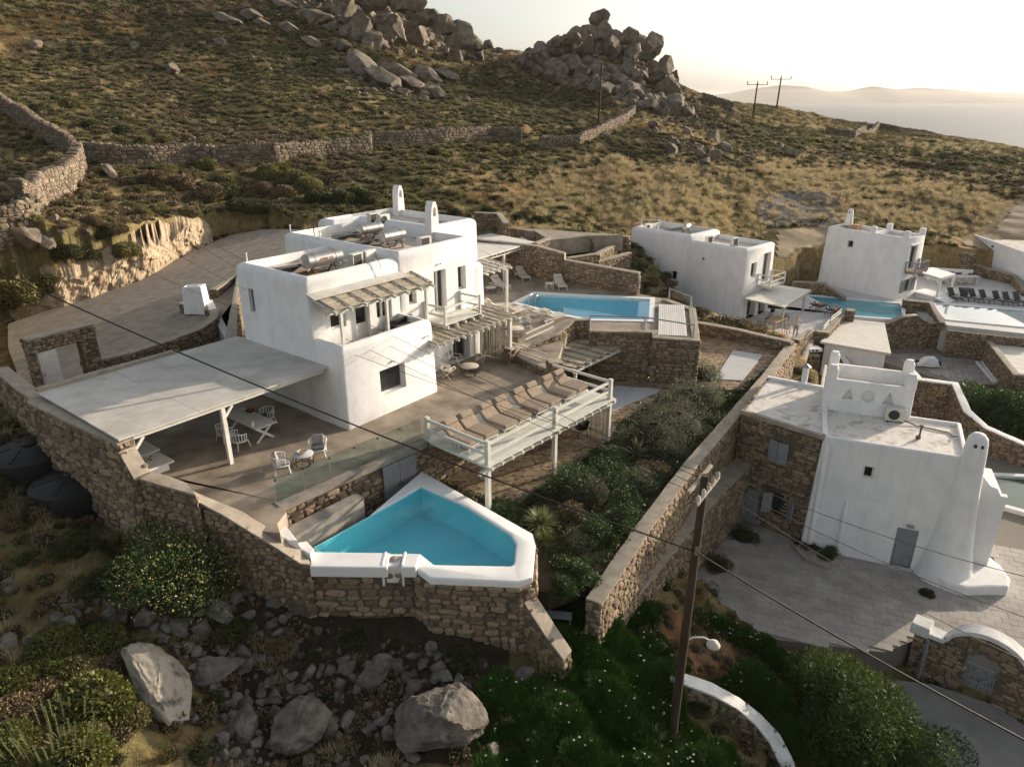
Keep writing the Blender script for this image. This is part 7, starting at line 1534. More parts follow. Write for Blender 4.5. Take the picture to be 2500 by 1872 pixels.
for poly, n, a, b_ in ((PK, 700, .9, 4.2), (LR, 560, .9, 4.5), ([(820, 150), (1080, 170), (1100, 250), (860, 240)], 130, .8, 3.5), (RS, 420, .3, 1.1), ([(1240, 140), (1680, 240), (1750, 420), (1450, 330), (1250, 260)], 420, .4, 1.6), ([(600, 0), (1000, 10), (1250, 140), (1150, 260), (800, 240), (500, 100)], 420, .4, 1.6), ([(0, 10), (600, 10), (900, 330), (300, 370), (50, 250)], 260, .3, 1.2), ([(1850, 465), (2050, 470), (2060, 545), (1850, 560)], 420, .2, .7), ([(2050, 490), (2400, 480), (2350, 560), (2050, 560)], 200, .2, .7), ([(1640, 395), (1830, 420), (1800, 450), (1660, 450)], 120, .3, 1.0), ([(2160, 340), (2350, 400), (2200, 400)], 150, .3, 1.2), ([(1820, 265), (2000, 300), (1960, 330), (1840, 315)], 120, .4, 1.6)):
    for k in range(n):
        x, y = inpx(poly); p = G(x, y)
        if p.length < 400: s = a*(b_/a)**(rg.random()**2.2); rockjoin((p.x, p.y, p.z+.05*s), s, rg.choice(RML), rg.uniform(0, 6.28))
o = STUFFR.build('rubble', GRAN); o['kind'] = 'stuff'; o['label'] = 'countless small stones scattered over the hillside'; smooth_mesh(o.data, 35)
# lower left: boulders by the old wall
for x, y, s, lb in ((72, 590, 2.6, 'big tan boulder below the ruined field wall at the left'), (115, 600, 2.2, 'leaning slab beside the tan boulder at the left'), (150, 570, 1.0, 'small pale boulder right of the leaning slab'), (210, 570, .9, 'small rounded boulder in the scrub near the track'), (130, 540, .9, 'small boulder at the foot of the ruined wall'), (270, 430, 2.4, 'long tilted stone slab where the field walls meet')):
    p = G(x, y); put_rock(p, s, SLABM[0] if 'slab' in lb else rg.choice(RM), lb, None, rot=(0, .5, R(-40)) if 'slab' in lb else None)
# gully boulders below the pool
gb = []
for x, y, w in ((1140, 520, 210), (1380, 600, 190), (1700, 500, 230), (1560, 610, 180), (1260, 700, 120), (1380, 760, 130), (500, 420, 110), (440, 540, 130), (540, 540, 110), (800, 250, 90), (910, 200, 100), (1010, 160, 110), (690, 470, 90), (840, 420, 100), (920, 450, 90), (620, 410, 80), (490, 620, 80), (880, 530, 130), (600, 490, 90), (740, 390, 80), (690, 350, 60), (770, 340, 50), (860, 330, 60), (920, 300, 80), (1770, 840, 100), (1900, 900, 170), (2080, 1030, 170), (1900, 1180, 130), (2010, 1180, 90), (2110, 1170, 120), (1900, 1370, 260), (2200, 1350, 220), (1720, 1290, 100), (1800, 1070, 90), (1640, 1060, 110), (1720, 1580, 110), (1840, 1550, 70), (2100, 1560, 70), (1560, 850, 90), (1520, 1160, 90), (1500, 1310, 90), (90, 300, 90), (60, 240, 70), (70, 720, 150), (230, 690, 120), (1670, 1510, 60), (1340, 300, 120), (2130, 330, 160)):
    gb.append((z12(x, y), w*.317))
for x, y, w in ((260, 350, 230), (500, 940, 140), (650, 920, 120), (760, 870, 120), (740, 1030, 110), (700, 1120, 130), (1010, 1280, 110), (940, 1200, 90), (1480, 820, 110), (1680, 880, 60), (420, 1080, 130), (1480, 980, 150), (1300, 1050, 140), (1650, 1000, 130), (1150, 1130, 60), (1840, 1120, 120), (1900, 1560, 160), (2130, 1000, 200)): gb.append((z13(x, y), w*.317))
for (x, y), wpx in gb[::1]:
    p = G(x, y); d = (p-Vector((0, 0, ZC))).length; s = wpx*d/FPX*.95
    put_rock(p, s, rg.choice(RMN), 'grey weathered boulder lying in the dark gully below the plunge pool', 'gully boulders', sink=.22)
GS = MB()
for k in range(1500):
    x, y = inpx([(100, 1450), (640, 1420), (900, 1560), (1200, 1600), (1150, 1700), (1000, 1872), (480, 1872), (560, 1760), (400, 1560)]); p = G(x, y); s = .07*(11 if k < 420 else 5)**(rg.random()**(1.1 if k < 420 else 2))
    q = rg.choice(RML); n = len(GS.v); a = Matrix.Rotation(rg.uniform(0, 6.28), 3, 'Z'); GS.v += [tuple(p+Vector((0, 0, s*.15))+a @ (v.co*(s/2))) for v in q.vertices]; GS.f += [tuple(i+n for i in f.vertices) for f in q.polygons]
o = GS.build('gully_stones', GRAN_N); o['kind'] = 'stuff'; o['label'] = 'loose small stones in the gully'; smooth_mesh(o.data, 35)
def big_rock(px, wpx, seed, label, sq, rot, m=GRAN_N, sub=5, cuts=12, up=.25):
    p = G(*px); d = (p-Vector((0, 0, ZC))).length; s = wpx*d/FPX; me = rock_mesh('boulder', seed, sub, .22, cuts, sq, m); o = bpy.data.objects.new('boulder', me); COL.objects.link(o); o.location = p+Vector((0, 0, s*up)); o.rotation_euler = rot; o.scale = (s/2,)*3; tag(o, label, 'boulder'); return o
PALEROCK = stainmat('pale_lichen_rock', (.27, .24, .195), (.38, .34, .28), (.09, .08, .065), 2.6)
big_rock(z12(1210, 1060), 215, 201, 'big pale slab rock catching the sun beside the green cushions', (1, .6, .34), (R(-22), R(22), R(-38)), PALEROCK, up=.1)
big_rock(z13(1520, 1330), 225, 203, 'big cracked golden granite boulder beside the daisy ground cover', (1, .85, .75), (R(10), R(-8), R(15)), GRAN_N, cuts=14, up=.16)
big_rock(z13(420, 1370), 155, 205, 'large rounded grey boulder at the bottom of the gully', (1, .9, .75), (0, 0, 1.0), up=.2)
big_rock(z13(1010, 1000), 150, 206, 'curved upright grey rock slab in the middle of the gully', (.5, .45, 1.2), (R(20), R(30), 0), up=.2)
big_rock(z12(1650, 950), 140, 207, 'long flat ledge rock right of the pale slab', (1, .5, .3), (R(8), 0, R(10)), up=.12)
# ------------------------------------------------------------------ ochre rock cut along the track
bot = [(0, 735), (230, 690), (380, 650), (520, 620), (700, 560), (850, 500), (1000, 450), (1150, 395), (1260, 330), (1350, 270), (1450, 215), (1560, 165), (1640, 110)]
top = [(0, 690), (230, 600), (380, 520), (520, 430), (680, 400), (830, 325), (960, 250), (1120, 190), (1230, 150), (1300, 130), (1420, 20), (1520, 20), (1600, 60)]
v = []; f = []; nu, nv = 150, 16
bz_ = [(i/(len(bot)-1)) for i in range(len(bot))]
for i in range(nu):
    t_ = i/(nu-1); bx, by = np.interp(t_, bz_, [p[0] for p in bot]), np.interp(t_, bz_, [p[1] for p in bot]); tx, ty = np.interp(t_, bz_, [p[0] for p in top]), np.interp(t_, bz_, [p[1] for p in top])
    p = onT(*z4(bx, by)); zb_ = p.z; r = ray(*z4(tx, ty)); dh = math.hypot(p.x, p.y)+.5; zt_ = ZC+dh/math.hypot(r.x, r.y)*r.z
    zt_ += .25*mn.noise(Vector((t_*30, 1, 0)))
    for j in range(nv):
        s_ = j/(nv-1); z = zb_-.4+(zt_+.15-zb_+.4)*s_; q = Vector((p.x, p.y, z)); d2 = Vector((p.x, p.y, 0)).normalized()
        off = .7*s_**1.5+(.45 if j == nv-1 else 0)+.42*mn.fractal(Vector((q.x*.8, q.y*.8, z*1.1)), 1, 2, 5)+.3*abs(mn.noise(Vector((q.x*1.1, q.y*1.1, z*2.4))))+.12*mn.fractal(Vector((q.x*3, q.y*3, z*3.5)), 1, 2, 3); v.append(tuple(q+d2*off))
nv += 1
for i in range(nu):
    q = Vector(v[i*nv+nv-2]); d2 = Vector((q.x, q.y, 0)).normalized()*2.9; v.insert(i*nv+nv-1, (q.x+d2.x, q.y+d2.y, gdown(q.x+d2.x, q.y+d2.y)-.05))
f = [(i*nv+j, (i+1)*nv+j, (i+1)*nv+j+1, i*nv+j+1) for i in range(nu-1) for j in range(nv-1)]
o = MB().add(v, f).build('rock_face', LIME); o['kind'] = 'structure'; o['label'] = 'cut ochre rock face along the gravel track'; fixnorm(o.data)
# gravel sheets draped on the ground
def drape(name, poly, m, label, lift=.07, step=.5):
    xs = [p[0] for p in poly]; ys_ = [p[1] for p in poly]; gx, gy = np.arange(min(xs), max(xs)+step, step), np.arange(min(ys_), max(ys_)+step, step)
    X, Y = np.meshgrid(gx, gy); inside = inpoly(X, Y, poly); idx = -np.ones(X.shape, int); v = []; f = []
    Zs = np.array([[gdown(a, b) if ins else 0 for a, b, ins in zip(ra, rb, ri)] for ra, rb, ri in zip(X, Y, inside)])
    for i in range(X.shape[0]):
        for j in range(X.shape[1]):
            if inside[i, j]: idx[i, j] = len(v); v.append((X[i, j], Y[i, j], Zs[i, j]+lift))
    for i in range(X.shape[0]-1):
        for j in range(X.shape[1]-1):
            q = (idx[i, j], idx[i, j+1], idx[i+1, j+1], idx[i+1, j])
            if min(q) >= 0: f.append(q)
    o = MB().add(v, f).build(name, m); o['kind'] = 'structure'; o['label'] = label; smooth_mesh(o.data, 60); return o
def gpoly(pts): return [tuple(G(*p))[:2] for p in pts]
o = MB().add([tuple(p) for p in TRKP], [tuple(range(len(TRKP)))]).build('gravel_track', GRAVEL); o['kind'] = 'structure'; o['label'] = 'pale gravel track and forecourt behind the villa'; fixnorm(o.data)
drape('spoil_heap', gpoly([(1840, 500), (1880, 470), (1990, 458), (2050, 490), (2070, 530), (2050, 552), (1860, 552)]), mat('spoil_gravel', (.10, .09, .075), (.19, .17, .14), rough=1, scale=1.5, bump=.9, bscale=6, coord='World', dist=.1, detail=10), 'grey gravelly spoil heap behind the second villa', step=.5, lift=.08)
drape('gully_shade_soil', gpoly([(420, 1560), (460, 1480), (640, 1440), (760, 1470), (1000, 1500), (1280, 1560), (1240, 1640), (1180, 1720), (1150, 1880), (470, 1880), (560, 1760)]), mat('gully_shade_brown', (.022, .016, .010), (.05, .036, .022), rough=1, scale=2.5, bump=.9, bscale=9, coord='World', dist=.06), 'gully soil darkened to carry the shade', step=.35, lift=.05)  # soil sheet over the gully, its shade put into the near-black brown
TR2 = gpoly([(1890, 565), (2030, 545), (2030, 640), (1990, 680), (1890, 640)]); drape('dirt_yard', TR2, mat('ochre_dirt', (.25, .19, .12), (.33, .26, .17), rough=.97, scale=1, bump=.5, bscale=6, coord='World'), 'dusty yard between the second and third villas')
TR3 = gpoly([(2330, 590), (2420, 560), (2440, 540), (2480, 490), (2530, 490), (2530, 620), (2400, 620)]); drape('dirt_road', TR3, MATS['ochre_dirt'], 'dusty road at the right edge', step=.5)

# ------------------------------------------------------------------ dry stone walls on the hillside
def hillwall(label, px, h, seed, sw=.55, sh=.34, nmax=250, thick=.7, capm=None):
    pts = []; pr = None
    for p in px:
        q = G(*p); pts.append(q)
    # subdivide so that the wall follows the ground
    out = []
    for a, b_ in zip(pts[:-1], pts[1:]):
        k = max(1, int((b_-a).length/3.0)); out += [a.lerp(b_, i/k) for i in range(k)]
    out.append(pts[-1]); r2 = random.Random(seed); zz = [gdown(p.x, p.y) for p in out]
    stone_wall('field_wall', label, [(p.x, p.y) for p in out], [z+h*r2.uniform(.85, 1.12) for z in zz], [z-.4 for z in zz], thick=thick, sw=sw, sh=sh, sides=(1, -1), nmax=nmax, m=STONE_G, cap=False, dry=True, cat='stone wall', seed=seed, proud=.08, group='dry stone field walls')
hillwall('dry stone field wall running across the foot of the hillside on the left', [za(500, 960), za(700, 990), za(900, 990), za(1150, 985), za(1280, 985)], 1.75, 60)
hillwall('dry stone field wall climbing right above the villa roofs', [za(1280, 985), za(1450, 970), za(1650, 965), za(1730, 950), za(1950, 930), za(2208, 915), zb(250, 880), zb(480, 870), zb(700, 850), zb(980, 835), zb(1160, 850)], 1.6, 61)
hillwall('thin dry stone wall below the lone utility pole', [zb(1270, 895), zb(1500, 870), zb(1640, 800), zb(1760, 740), zb(1830, 680)], 1.2, 62, nmax=120)
hillwall('dry stone wall descending from the left photo edge', [za(-20, 640), za(100, 720), za(250, 815), za(350, 880), za(450, 930)], 1.8, 63, sw=.45, sh=.3)
hillwall('broad tumbled stone wall sweeping down at the left', [za(490, 1010), za(480, 1060), za(400, 1150), za(250, 1230), za(140, 1290)], 2.2, 64, sw=.5, sh=.32, thick=.9)
hillwall('tumbled stone wall at the left photo edge above the track', [za(230, 1310), za(120, 1370), za(0, 1440), za(-40, 1470)], 1.8, 65, sw=.45, sh=.3)
hillwall('low stone wall along the far right skyline', [zc(1040, 700), zc(1200, 735), zc(1330, 775), zc(1460, 805)], 1.6, 66, nmax=60)
hillwall('stone wall fragment on the far skyline by the poles', [zc(280, 575), zc(380, 580), zc(470, 590)], 1.6, 67, nmax=40)
# ------------------------------------------------------------------ vegetation meshes
def leaf_mesh(name, n, shape, size, mats, seed, elong=2.2, out=.6, core=None, flowers=None, droop=0.0):
    """n leaf quads; shape(rng, n) -> positions, outward normals (numpy)"""
    r = np.random.default_rng(seed); P, N = shape(r, n)
    d = N*out+r.normal(size=(n, 3))*(1-out)*1.1; d[:, 2] -= droop; d /= np.linalg.norm(d, axis=1)[:, None]
    s = np.cross(d, r.normal(size=(n, 3))); s /= np.linalg.norm(s, axis=1)[:, None]+1e-9
    L = size*r.uniform(.6, 1.4, n)[:, None]; w = L/elong
    V = np.stack([P, P+d*L*.5+s*w*.5, P+d*L, P+d*L*.5-s*w*.5], 1).reshape(-1, 3)
    F = [(4*i, 4*i+1, 4*i+2, 4*i+3) for i in range(n)]
    me = bpy.data.meshes.new(name); vv = V.tolist(); mi = [0]*n
    if core is not None:
        o = len(vv); cv, cf = core; vv += cv; F += [tuple(k+o for k in q) for q in cf]; mi += [len(mats)-1]*len(cf)
    me.from_pydata(vv, [], F)
    for m in mats: me.materials.append(m)
    if flowers: 
        fi = r.random(n) < flowers; mi = [1 if (k < n and fi[k]) else mi[k] for k in range(len(mi))]
    me.polygons.foreach_set('material_index', mi); me.update(); return me
def dome(rx, ry, rz, lob=7, bump=.16, seed=0, full=False, thick=.12):
    q = np.random.default_rng(seed+500); C = q.normal(size=(lob, 3)); C[:, 2] = np.abs(C[:, 2]); C /= np.linalg.norm(C, axis=1)[:, None]
    def f(r, n):
        d = r.normal(size=(n, 3))
        if not full: d[:, 2] = np.abs(d[:, 2])-.12
        d /= np.linalg.norm(d, axis=1)[:, None]
        k = 1+bump*(np.max(d@C.T, 1)**6-.5)*2; k *= 1-thick*r.random(n)**1.5
        return d*k[:, None]*np.array([rx, ry, rz]), d/np.array([rx, ry, rz])/np.linalg.norm(d/np.array([rx, ry, rz]), axis=1)[:, None]
    return f
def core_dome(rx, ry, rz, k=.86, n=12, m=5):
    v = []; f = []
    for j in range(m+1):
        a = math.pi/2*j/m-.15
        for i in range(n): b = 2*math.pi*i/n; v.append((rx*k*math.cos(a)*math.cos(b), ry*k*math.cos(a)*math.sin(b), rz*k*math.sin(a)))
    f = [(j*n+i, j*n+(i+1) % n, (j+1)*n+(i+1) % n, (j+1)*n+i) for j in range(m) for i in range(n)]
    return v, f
def blades(name, n, h, spread, m, seed, w=.012, bend=.4, tip=None):
    r = random.Random(seed); v = []; f = []
    for k in range(n):
        a = r.uniform(0, 6.28); q = r.random()**.6*spread*.4; x, y = q*math.cos(a), q*math.sin(a); a2 = a+r.uniform(-.7, .7); hh = h*r.uniform(.5, 1.1); b = spread*r.uniform(.2, 1)*bend*2
        dx, dy = math.cos(a2), math.sin(a2); sx, sy = -dy*w/2, dx*w/2; o = len(v)
        v += [(x-sx, y-sy, 0), (x+sx, y+sy, 0), (x+dx*b*.35+sx*.8, y+dy*b*.35+sy*.8, hh*.6), (x+dx*b*.35-sx*.8, y+dy*b*.35-sy*.8, hh*.6), (x+dx*b, y+dy*b, hh)]
        f += [(o, o+1, o+2, o+3), (o+3, o+2, o+4)]
    me = bpy.data.meshes.new(name); me.from_pydata(v, [], f); me.materials.append(m); return me
LF_CUSH = leafmat('cushion_leaf', (.125, .122, .04), (.225, .198, .072), rnd=.35)
LF_CUSHB = leafmat('bright_cushion_leaf', (.085, .105, .02), (.15, .155, .035), rnd=.3)
LF_DARK = leafmat('dark_scrub_leaf', (.045, .055, .018), (.085, .09, .03), rnd=.35)
LF_BROWN = leafmat('dry_scrub_twig', (.13, .09, .05), (.22, .155, .085), rnd=.35, trans=.1)
LF_GARD = leafmat('garden_leaf', (.03, .062, .016), (.06, .105, .025), rnd=.35)
LF_OLIVE = leafmat('olive_leaf', (.10, .112, .065), (.18, .19, .12), rnd=.3)
LF_OLEA = leafmat('oleander_leaf', (.035, .058, .014), (.075, .105, .024), rnd=.4, rough=.6, spec=.15)
LF_ICE = leafmat('ice_plant_leaf', (.045, .105, .016), (.085, .165, .03), rnd=.35, rough=.4)
LF_GOLD = leafmat('dry_grass_blade', (.38, .30, .165), (.56, .46, .275), rnd=.25, trans=.35, spec=.1)
LF_TAN = leafmat('russet_grass_blade', (.26, .145, .06), (.38, .22, .095), rnd=.3, trans=.3, spec=.1)
LF_GRASS = leafmat('grass_blade', (.085, .10, .03), (.15, .155, .055), rnd=.3, trans=.35, spec=.1)
LF_YEL = leafmat('yellow_umbel', (.42, .36, .12), (.52, .46, .18), rnd=.2)
LF_WHITE = mat('daisy_petal', (.75, .72, .55), (.8, .78, .62), rough=.7)
LF_SPUR = leafmat('spurge_leaf', (.14, .16, .06), (.22, .235, .10), rnd=.2)
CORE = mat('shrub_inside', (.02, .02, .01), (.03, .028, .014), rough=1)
# far scrub: small meshes for thousands of copies
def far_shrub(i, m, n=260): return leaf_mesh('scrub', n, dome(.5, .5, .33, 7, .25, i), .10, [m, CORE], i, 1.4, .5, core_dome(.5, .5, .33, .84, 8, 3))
LIB = bpy.data.collections.new('plant_library')
def lib(me): o = bpy.data.objects.new(me.name, me); LIB.objects.link(o); return o
lib_items = []
for i in range(2): lib_items.append(far_shrub(i, LF_CUSH))
for i in range(2): lib_items.append(far_shrub(i+10, LF_DARK))
for i in range(2): lib_items.append(far_shrub(i+20, LF_BROWN))
for i in range(2): lib_items.append(blades('golden_tuft', 60, .62, .6, LF_GOLD, i, .016))
for i in range(2): lib_items.append(blades('russet_tuft', 40, .4, .45, LF_TAN, i+5, .022))
for i in range(2): lib_items.append(blades('green_tuft', 40, .45, .4, LF_GRASS, i+9, .022))
for i, me in enumerate(lib_items):
    me.name = 'p%02d' % i; o = bpy.data.objects.new('p%02d' % i, me); LIB.objects.link(o)
def scatter(name, label, X, Y, Z, idx, scl, rot, coll, tilt=None):
    me = bpy.data.meshes.new(name); n = len(X); me.vertices.add(n); me.vertices.foreach_set('co', np.stack([X, Y, Z], 1).ravel())
    a = me.attributes.new('idx', 'INT', 'POINT'); a.data.foreach_set('value', idx.astype(np.int32)); a = me.attributes.new('scl', 'FLOAT', 'POINT'); a.data.foreach_set('value', scl.astype(np.float32)); a = me.attributes.new('rot', 'FLOAT', 'POINT'); a.data.foreach_set('value', rot.astype(np.float32))
    o = bpy.data.objects.new(name, me); COL.objects.link(o); o['kind'] = 'stuff'; o['label'] = label
    ng = bpy.data.node_groups.new(name, 'GeometryNodeTree'); ng.interface.new_socket('Geometry', in_out='INPUT', socket_type='NodeSocketGeometry'); ng.interface.new_socket('Geometry', in_out='OUTPUT', socket_type='NodeSocketGeometry')
    N = ng.nodes; L = ng.links; gi = N.new('NodeGroupInput'); go = N.new('NodeGroupOutput'); ci = N.new('GeometryNodeCollectionInfo'); ci.inputs['Collection'].default_value = coll; ci.inputs['Separate Children'].default_value = True; ci.inputs['Reset Children'].default_value = True
    ip = N.new('GeometryNodeInstanceOnPoints'); ip.inputs['Pick Instance'].default_value = True
    def attr(nm, ty): k = N.new('GeometryNodeInputNamedAttribute'); k.data_type = ty; k.inputs['Name'].default_value = nm; return k.outputs['Attribute']
    cx = N.new('ShaderNodeCombineXYZ'); L.new(attr('rot', 'FLOAT'), cx.inputs[2]); L.new(gi.outputs[0], ip.inputs['Points']); L.new(ci.outputs[0], ip.inputs['Instance']); L.new(attr('idx', 'INT'), ip.inputs['Instance Index']); L.new(cx.outputs[0], ip.inputs['Rotation']); L.new(attr('scl', 'FLOAT'), ip.inputs['Scale']); L.new(ip.outputs[0], go.inputs[0])
    md = o.modifiers.new('scatter', 'NODES'); md.node_group = ng; return o
EXCL = [inset(ccw(p), -.7) for p in (T_MAIN, P_LOW, T_UP, T_PATIO, T_V2, T_V3, T_MID, T_CY, TRK, TR2, TR3, PADS[-1][0])]+[inset(ccw(pxpoly([z8(1150, 980), z8(1500, 1020), z8(1980, 1180), z8(2300, 1400), z8(2300, 1750), z8(1700, 1750), z8(1300, 1300)], GZ-.1)), -.3), ccw([tuple(V4.w(*p))[:2] for p in ((-.5, -.5), (17, -.5), (17, 8), (-.5, 8))])]
def sample(n, ymin, ymax, rr, px0=-250, px1=2750, py0=-150, py1=2100):
    y = np.sqrt(rr.uniform(ymin**2, ymax**2, n)); x = (rr.random(n)*2-1)*(y*1.0+8)
    z = ground(x, y); f = y*CP-(z-ZC)*SP; u = y*SP+(z-ZC)*CP; X = 1250+FPX*x/f; Y = 936-FPX*u/f
    ok = (X > px0) & (X < px1) & (Y > py0) & (Y < py1)
    for p in EXCL: ok &= ~inpoly(x, y, p)
    return x[ok], y[ok], z[ok]
rr = np.random.default_rng(4)
x, y, z = sample(98000, 52, 235, rr)
for pp, kk in ((gpoly(PK), .75), (gpoly(LR), .6), (gpoly([(820, 150), (1080, 170), (1100, 250), (860, 240)]), .5), (gpoly([(1840, 460), (2060, 455), (2060, 552), (1840, 552)]), .45)):
    ok = ~(inpoly(x, y, pp) & (rr.random(len(x)) < kk)); x, y, z = x[ok], y[ok], z[ok]
m1 = fbm(x, y, .035, 4, 40); m2 = fbm(x, y, .09, 3, 50); gold = fbm(x, y, .05, 3, 60)
far = y > 110
gb_ = 1.4*(np.exp(-((x-14)/10)**2-((y-82)/9)**2)+np.exp(-((x-32)/22)**2-((y-92)/10)**2)*.75+np.exp(-((x+8)/18)**2-((y-64)/5)**2)*.5+np.exp(-((x-48)/20)**2-((y-100)/25)**2)*.45)
rv = rr.random(len(x)); idx = np.zeros(len(x), int)
pg = np.clip((gold-.5)*2.6+.10+gb_*1.2, .06, .93); pr_ = np.clip((m2-.5)*2.2+.16, .04, .6)
isg = rv < pg; k2 = rr.integers(0, 2, len(x))
r2 = rr.random(len(x)); r3 = rr.random(len(x))
idx = np.where(r2 < np.clip((m1-.40)*3.4, .12, .62), 4+k2, np.where(r2 < .78, 0+k2, 2+k2))
idx = np.where(isg, np.where(gb_*1.3 > r3, 6+k2, np.where(r3 < pr_*1.5, 8+k2, np.where(r3 < .75, 10+k2, 6+k2))), idx)
scl = np.where(idx < 6, rr.uniform(.4, 1.25, len(x)), rr.uniform(.6, 1.35, len(x)))*np.where(y > 130, 1.35, 1.0)
hs_ = scatter('hillside_scrub', 'low cushion scrub and dry grass covering the hillside', x, y, z-.03, idx, scl, rr.uniform(0, 6.28, len(x)), LIB)
# nearer rough ground: grass and scrub at the left and in the foreground gully
x, y, z = sample(20000, 13, 54, rr)
rv = rr.random(len(x)); k2 = rr.integers(0, 2, len(x)); shade = (x < 1.5) & (y < 22)
idx = np.where(rv < .25, 4+k2, np.where(rv < .40, 2+k2, np.where(rv < .62, 8+k2, np.where(rv < .85, 10+k2, 6+k2))))
keep = np.where(y < 24, rr.random(len(x)) < .9, rr.random(len(x)) < .7); 
gully = inpoly(x, y, gpoly([(520, 1480), (900, 1560), (1200, 1620), (1180, 1700), (900, 1872), (520, 1872), (560, 1700), (430, 1560)])); keep &= ~(gully & (rr.random(len(x)) < .4))
x, y, z, idx = x[keep], y[keep], z[keep], idx[keep]
scatter('foreground_scrub', 'rough grass and small scrub on the near ground', x, y, z-.03, idx, rr.uniform(.35, .95, len(x)), rr.uniform(0, 6.28, len(x)), LIB)
# ------------------------------------------------------------------ single cushions and bushes
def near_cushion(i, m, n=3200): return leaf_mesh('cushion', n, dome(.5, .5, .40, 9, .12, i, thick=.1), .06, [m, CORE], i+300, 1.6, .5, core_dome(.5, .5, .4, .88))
NC_ = {'g': [near_cushion(i, LF_CUSH) for i in range(3)], 'b': [near_cushion(i+5, LF_CUSHB) for i in range(2)], 'd': [near_cushion(i+9, LF_DARK) for i in range(2)], 'n': [near_cushion(i+14, LF_BROWN) for i in range(2)]}
def bush(px, wpx, kind, label, group=None, flat=1.0, name='cushion_shrub', cat='shrub', pos=None):
    p = pos or G(*px); d = (p-Vector((0, 0, ZC))).length; s = wpx*d/FPX
    t = thing(name, label, cat, tuple(p), random.uniform(0, 6.28), group); t.scale = (s, s, s*flat)
    o = bpy.data.objects.new('foliage', random.choice(NC_[kind])); COL.objects.link(o); o.parent = t
    return t
for x, y, w, k, lb in ((130, 560, 300, 'g', 'largest round green cushion shrub at the left edge by the track'), (410, 480, 230, 'g', 'round green cushion shrub hanging over the rock face second from left'), (740, 410, 190, 'g', 'round green cushion shrub hanging on the rock face by the track bend'), (960, 220, 190, 'g', 'oval green cushion shrub on top of the ochre rock face'), (1310, 110, 110, 'g', 'small green cushion shrub near the far end of the rock face'), (690, 240, 130, 'g', 'green cushion shrub behind the rock face left of the oval one'), (1160, 110, 110, 'd', 'dark cushion shrub above the ochre rock face')): bush(z4(x, y), w*.317, k, lb, 'rounded cushions by the track', .95)
shr = [(za(*q), w, k) for q, w, k in (((1530, 1270), 110, 'd'), ((1370, 1170), 150, 'd'), ((1440, 1250), 130, 'd'), ((1260, 1180), 160, 'n'), ((1090, 1120), 150, 'n'), ((950, 1090), 130, 'n'), ((1620, 1060), 150, 'g'), ((1680, 1040), 130, 'b'), ((1780, 1090), 150, 'g'), ((1850, 1130), 150, 'g'), ((1700, 1180), 140, 'n'), ((1580, 1150), 120, 'n'), ((1900, 1200), 130, 'd'), ((2060, 1210), 150, 'd'), ((2150, 1190), 150, 'd'), ((1370, 1100), 110, 'g'), ((600, 1420), 110, 'd'), ((860, 1290), 90, 'g'), ((1140, 1290), 110, 'g'), ((940, 1270), 100, 'g'), ((780, 1250), 90, 'g'), ((700, 1390), 110, 'n'), ((560, 1340), 100, 'n'), ((400, 1530), 130, 'd'), ((520, 1530), 120, 'd'), ((1240, 1010), 120, 'b'), ((860, 860), 90, 'g'), ((430, 640), 100, 'g'), ((990, 850), 80, 'g'), ((740, 800), 90, 'd'), ((540, 760), 80, 'd'), ((1000, 1040), 110, 'g'))]
shr += [(zb(*q), w, k) for q, w, k in (((100, 1220), 120, 'd'), ((220, 1210), 140, 'd'), ((960, 1275), 80, 'd'), ((1140, 1310), 70, 'd'), ((1270, 1330), 90, 'd'), ((1330, 1320), 70, 'g'), ((1200, 1300), 90, 'n'), ((1580, 1310), 80, 'g'), ((1560, 1270), 80, 'g'), ((640, 920), 70, 'd'), ((960, 905), 60, 'g'), ((1130, 930), 70, 'g'), ((850, 890), 60, 'd'), ((1100, 1240), 70, 'n'), ((760, 1290), 90, 'd'))]
for q, w, k in shr: bush(q, w*.4076, k, 'domed cushion shrub on the slope behind the villa' if k in 'gb' else 'dark or dry domed shrub on the slope behind the villa', 'domed shrubs behind the villa' if k in 'gb' else 'dark shrubs behind the villa')
for x, y, w, k, lb in ((430, 740, 320, 'b', 'green cushion at the top left of the foreground mound'), (760, 730, 330, 'b', 'green cushion beside the pale slab rock in the foreground'), (370, 920, 280, 'b', 'rounded green cushion in the middle left of the foreground mound'), (590, 930, 260, 'g', 'dull green cushion right of the middle of the mound'), (100, 1040, 300, 'b', 'green cushion at the left photo edge in the foreground'), (700, 1200, 480, 'b', 'broad green cushion below the pale slab rock'), (950, 1290, 300, 'g', 'low green cushion running right from the broad one'), (580, 1620, 400, 'b', 'green cushion at the bottom photo edge'), (330, 1100, 240, 'n', 'dry grey-brown cushion between green ones'), (120, 1250, 300, 'n', 'dry brown cushion at the lower left'), (60, 1500, 320, 'b', 'green cushion in the bottom left corner'), (640, 1450, 260, 'g', 'darker green cushion behind the spurge'), (820, 880, 220, 'n', 'dry twiggy cushion touching the pale slab')): bush(z12(x, y), w*.317, k, lb, 'foreground cushions', .8)
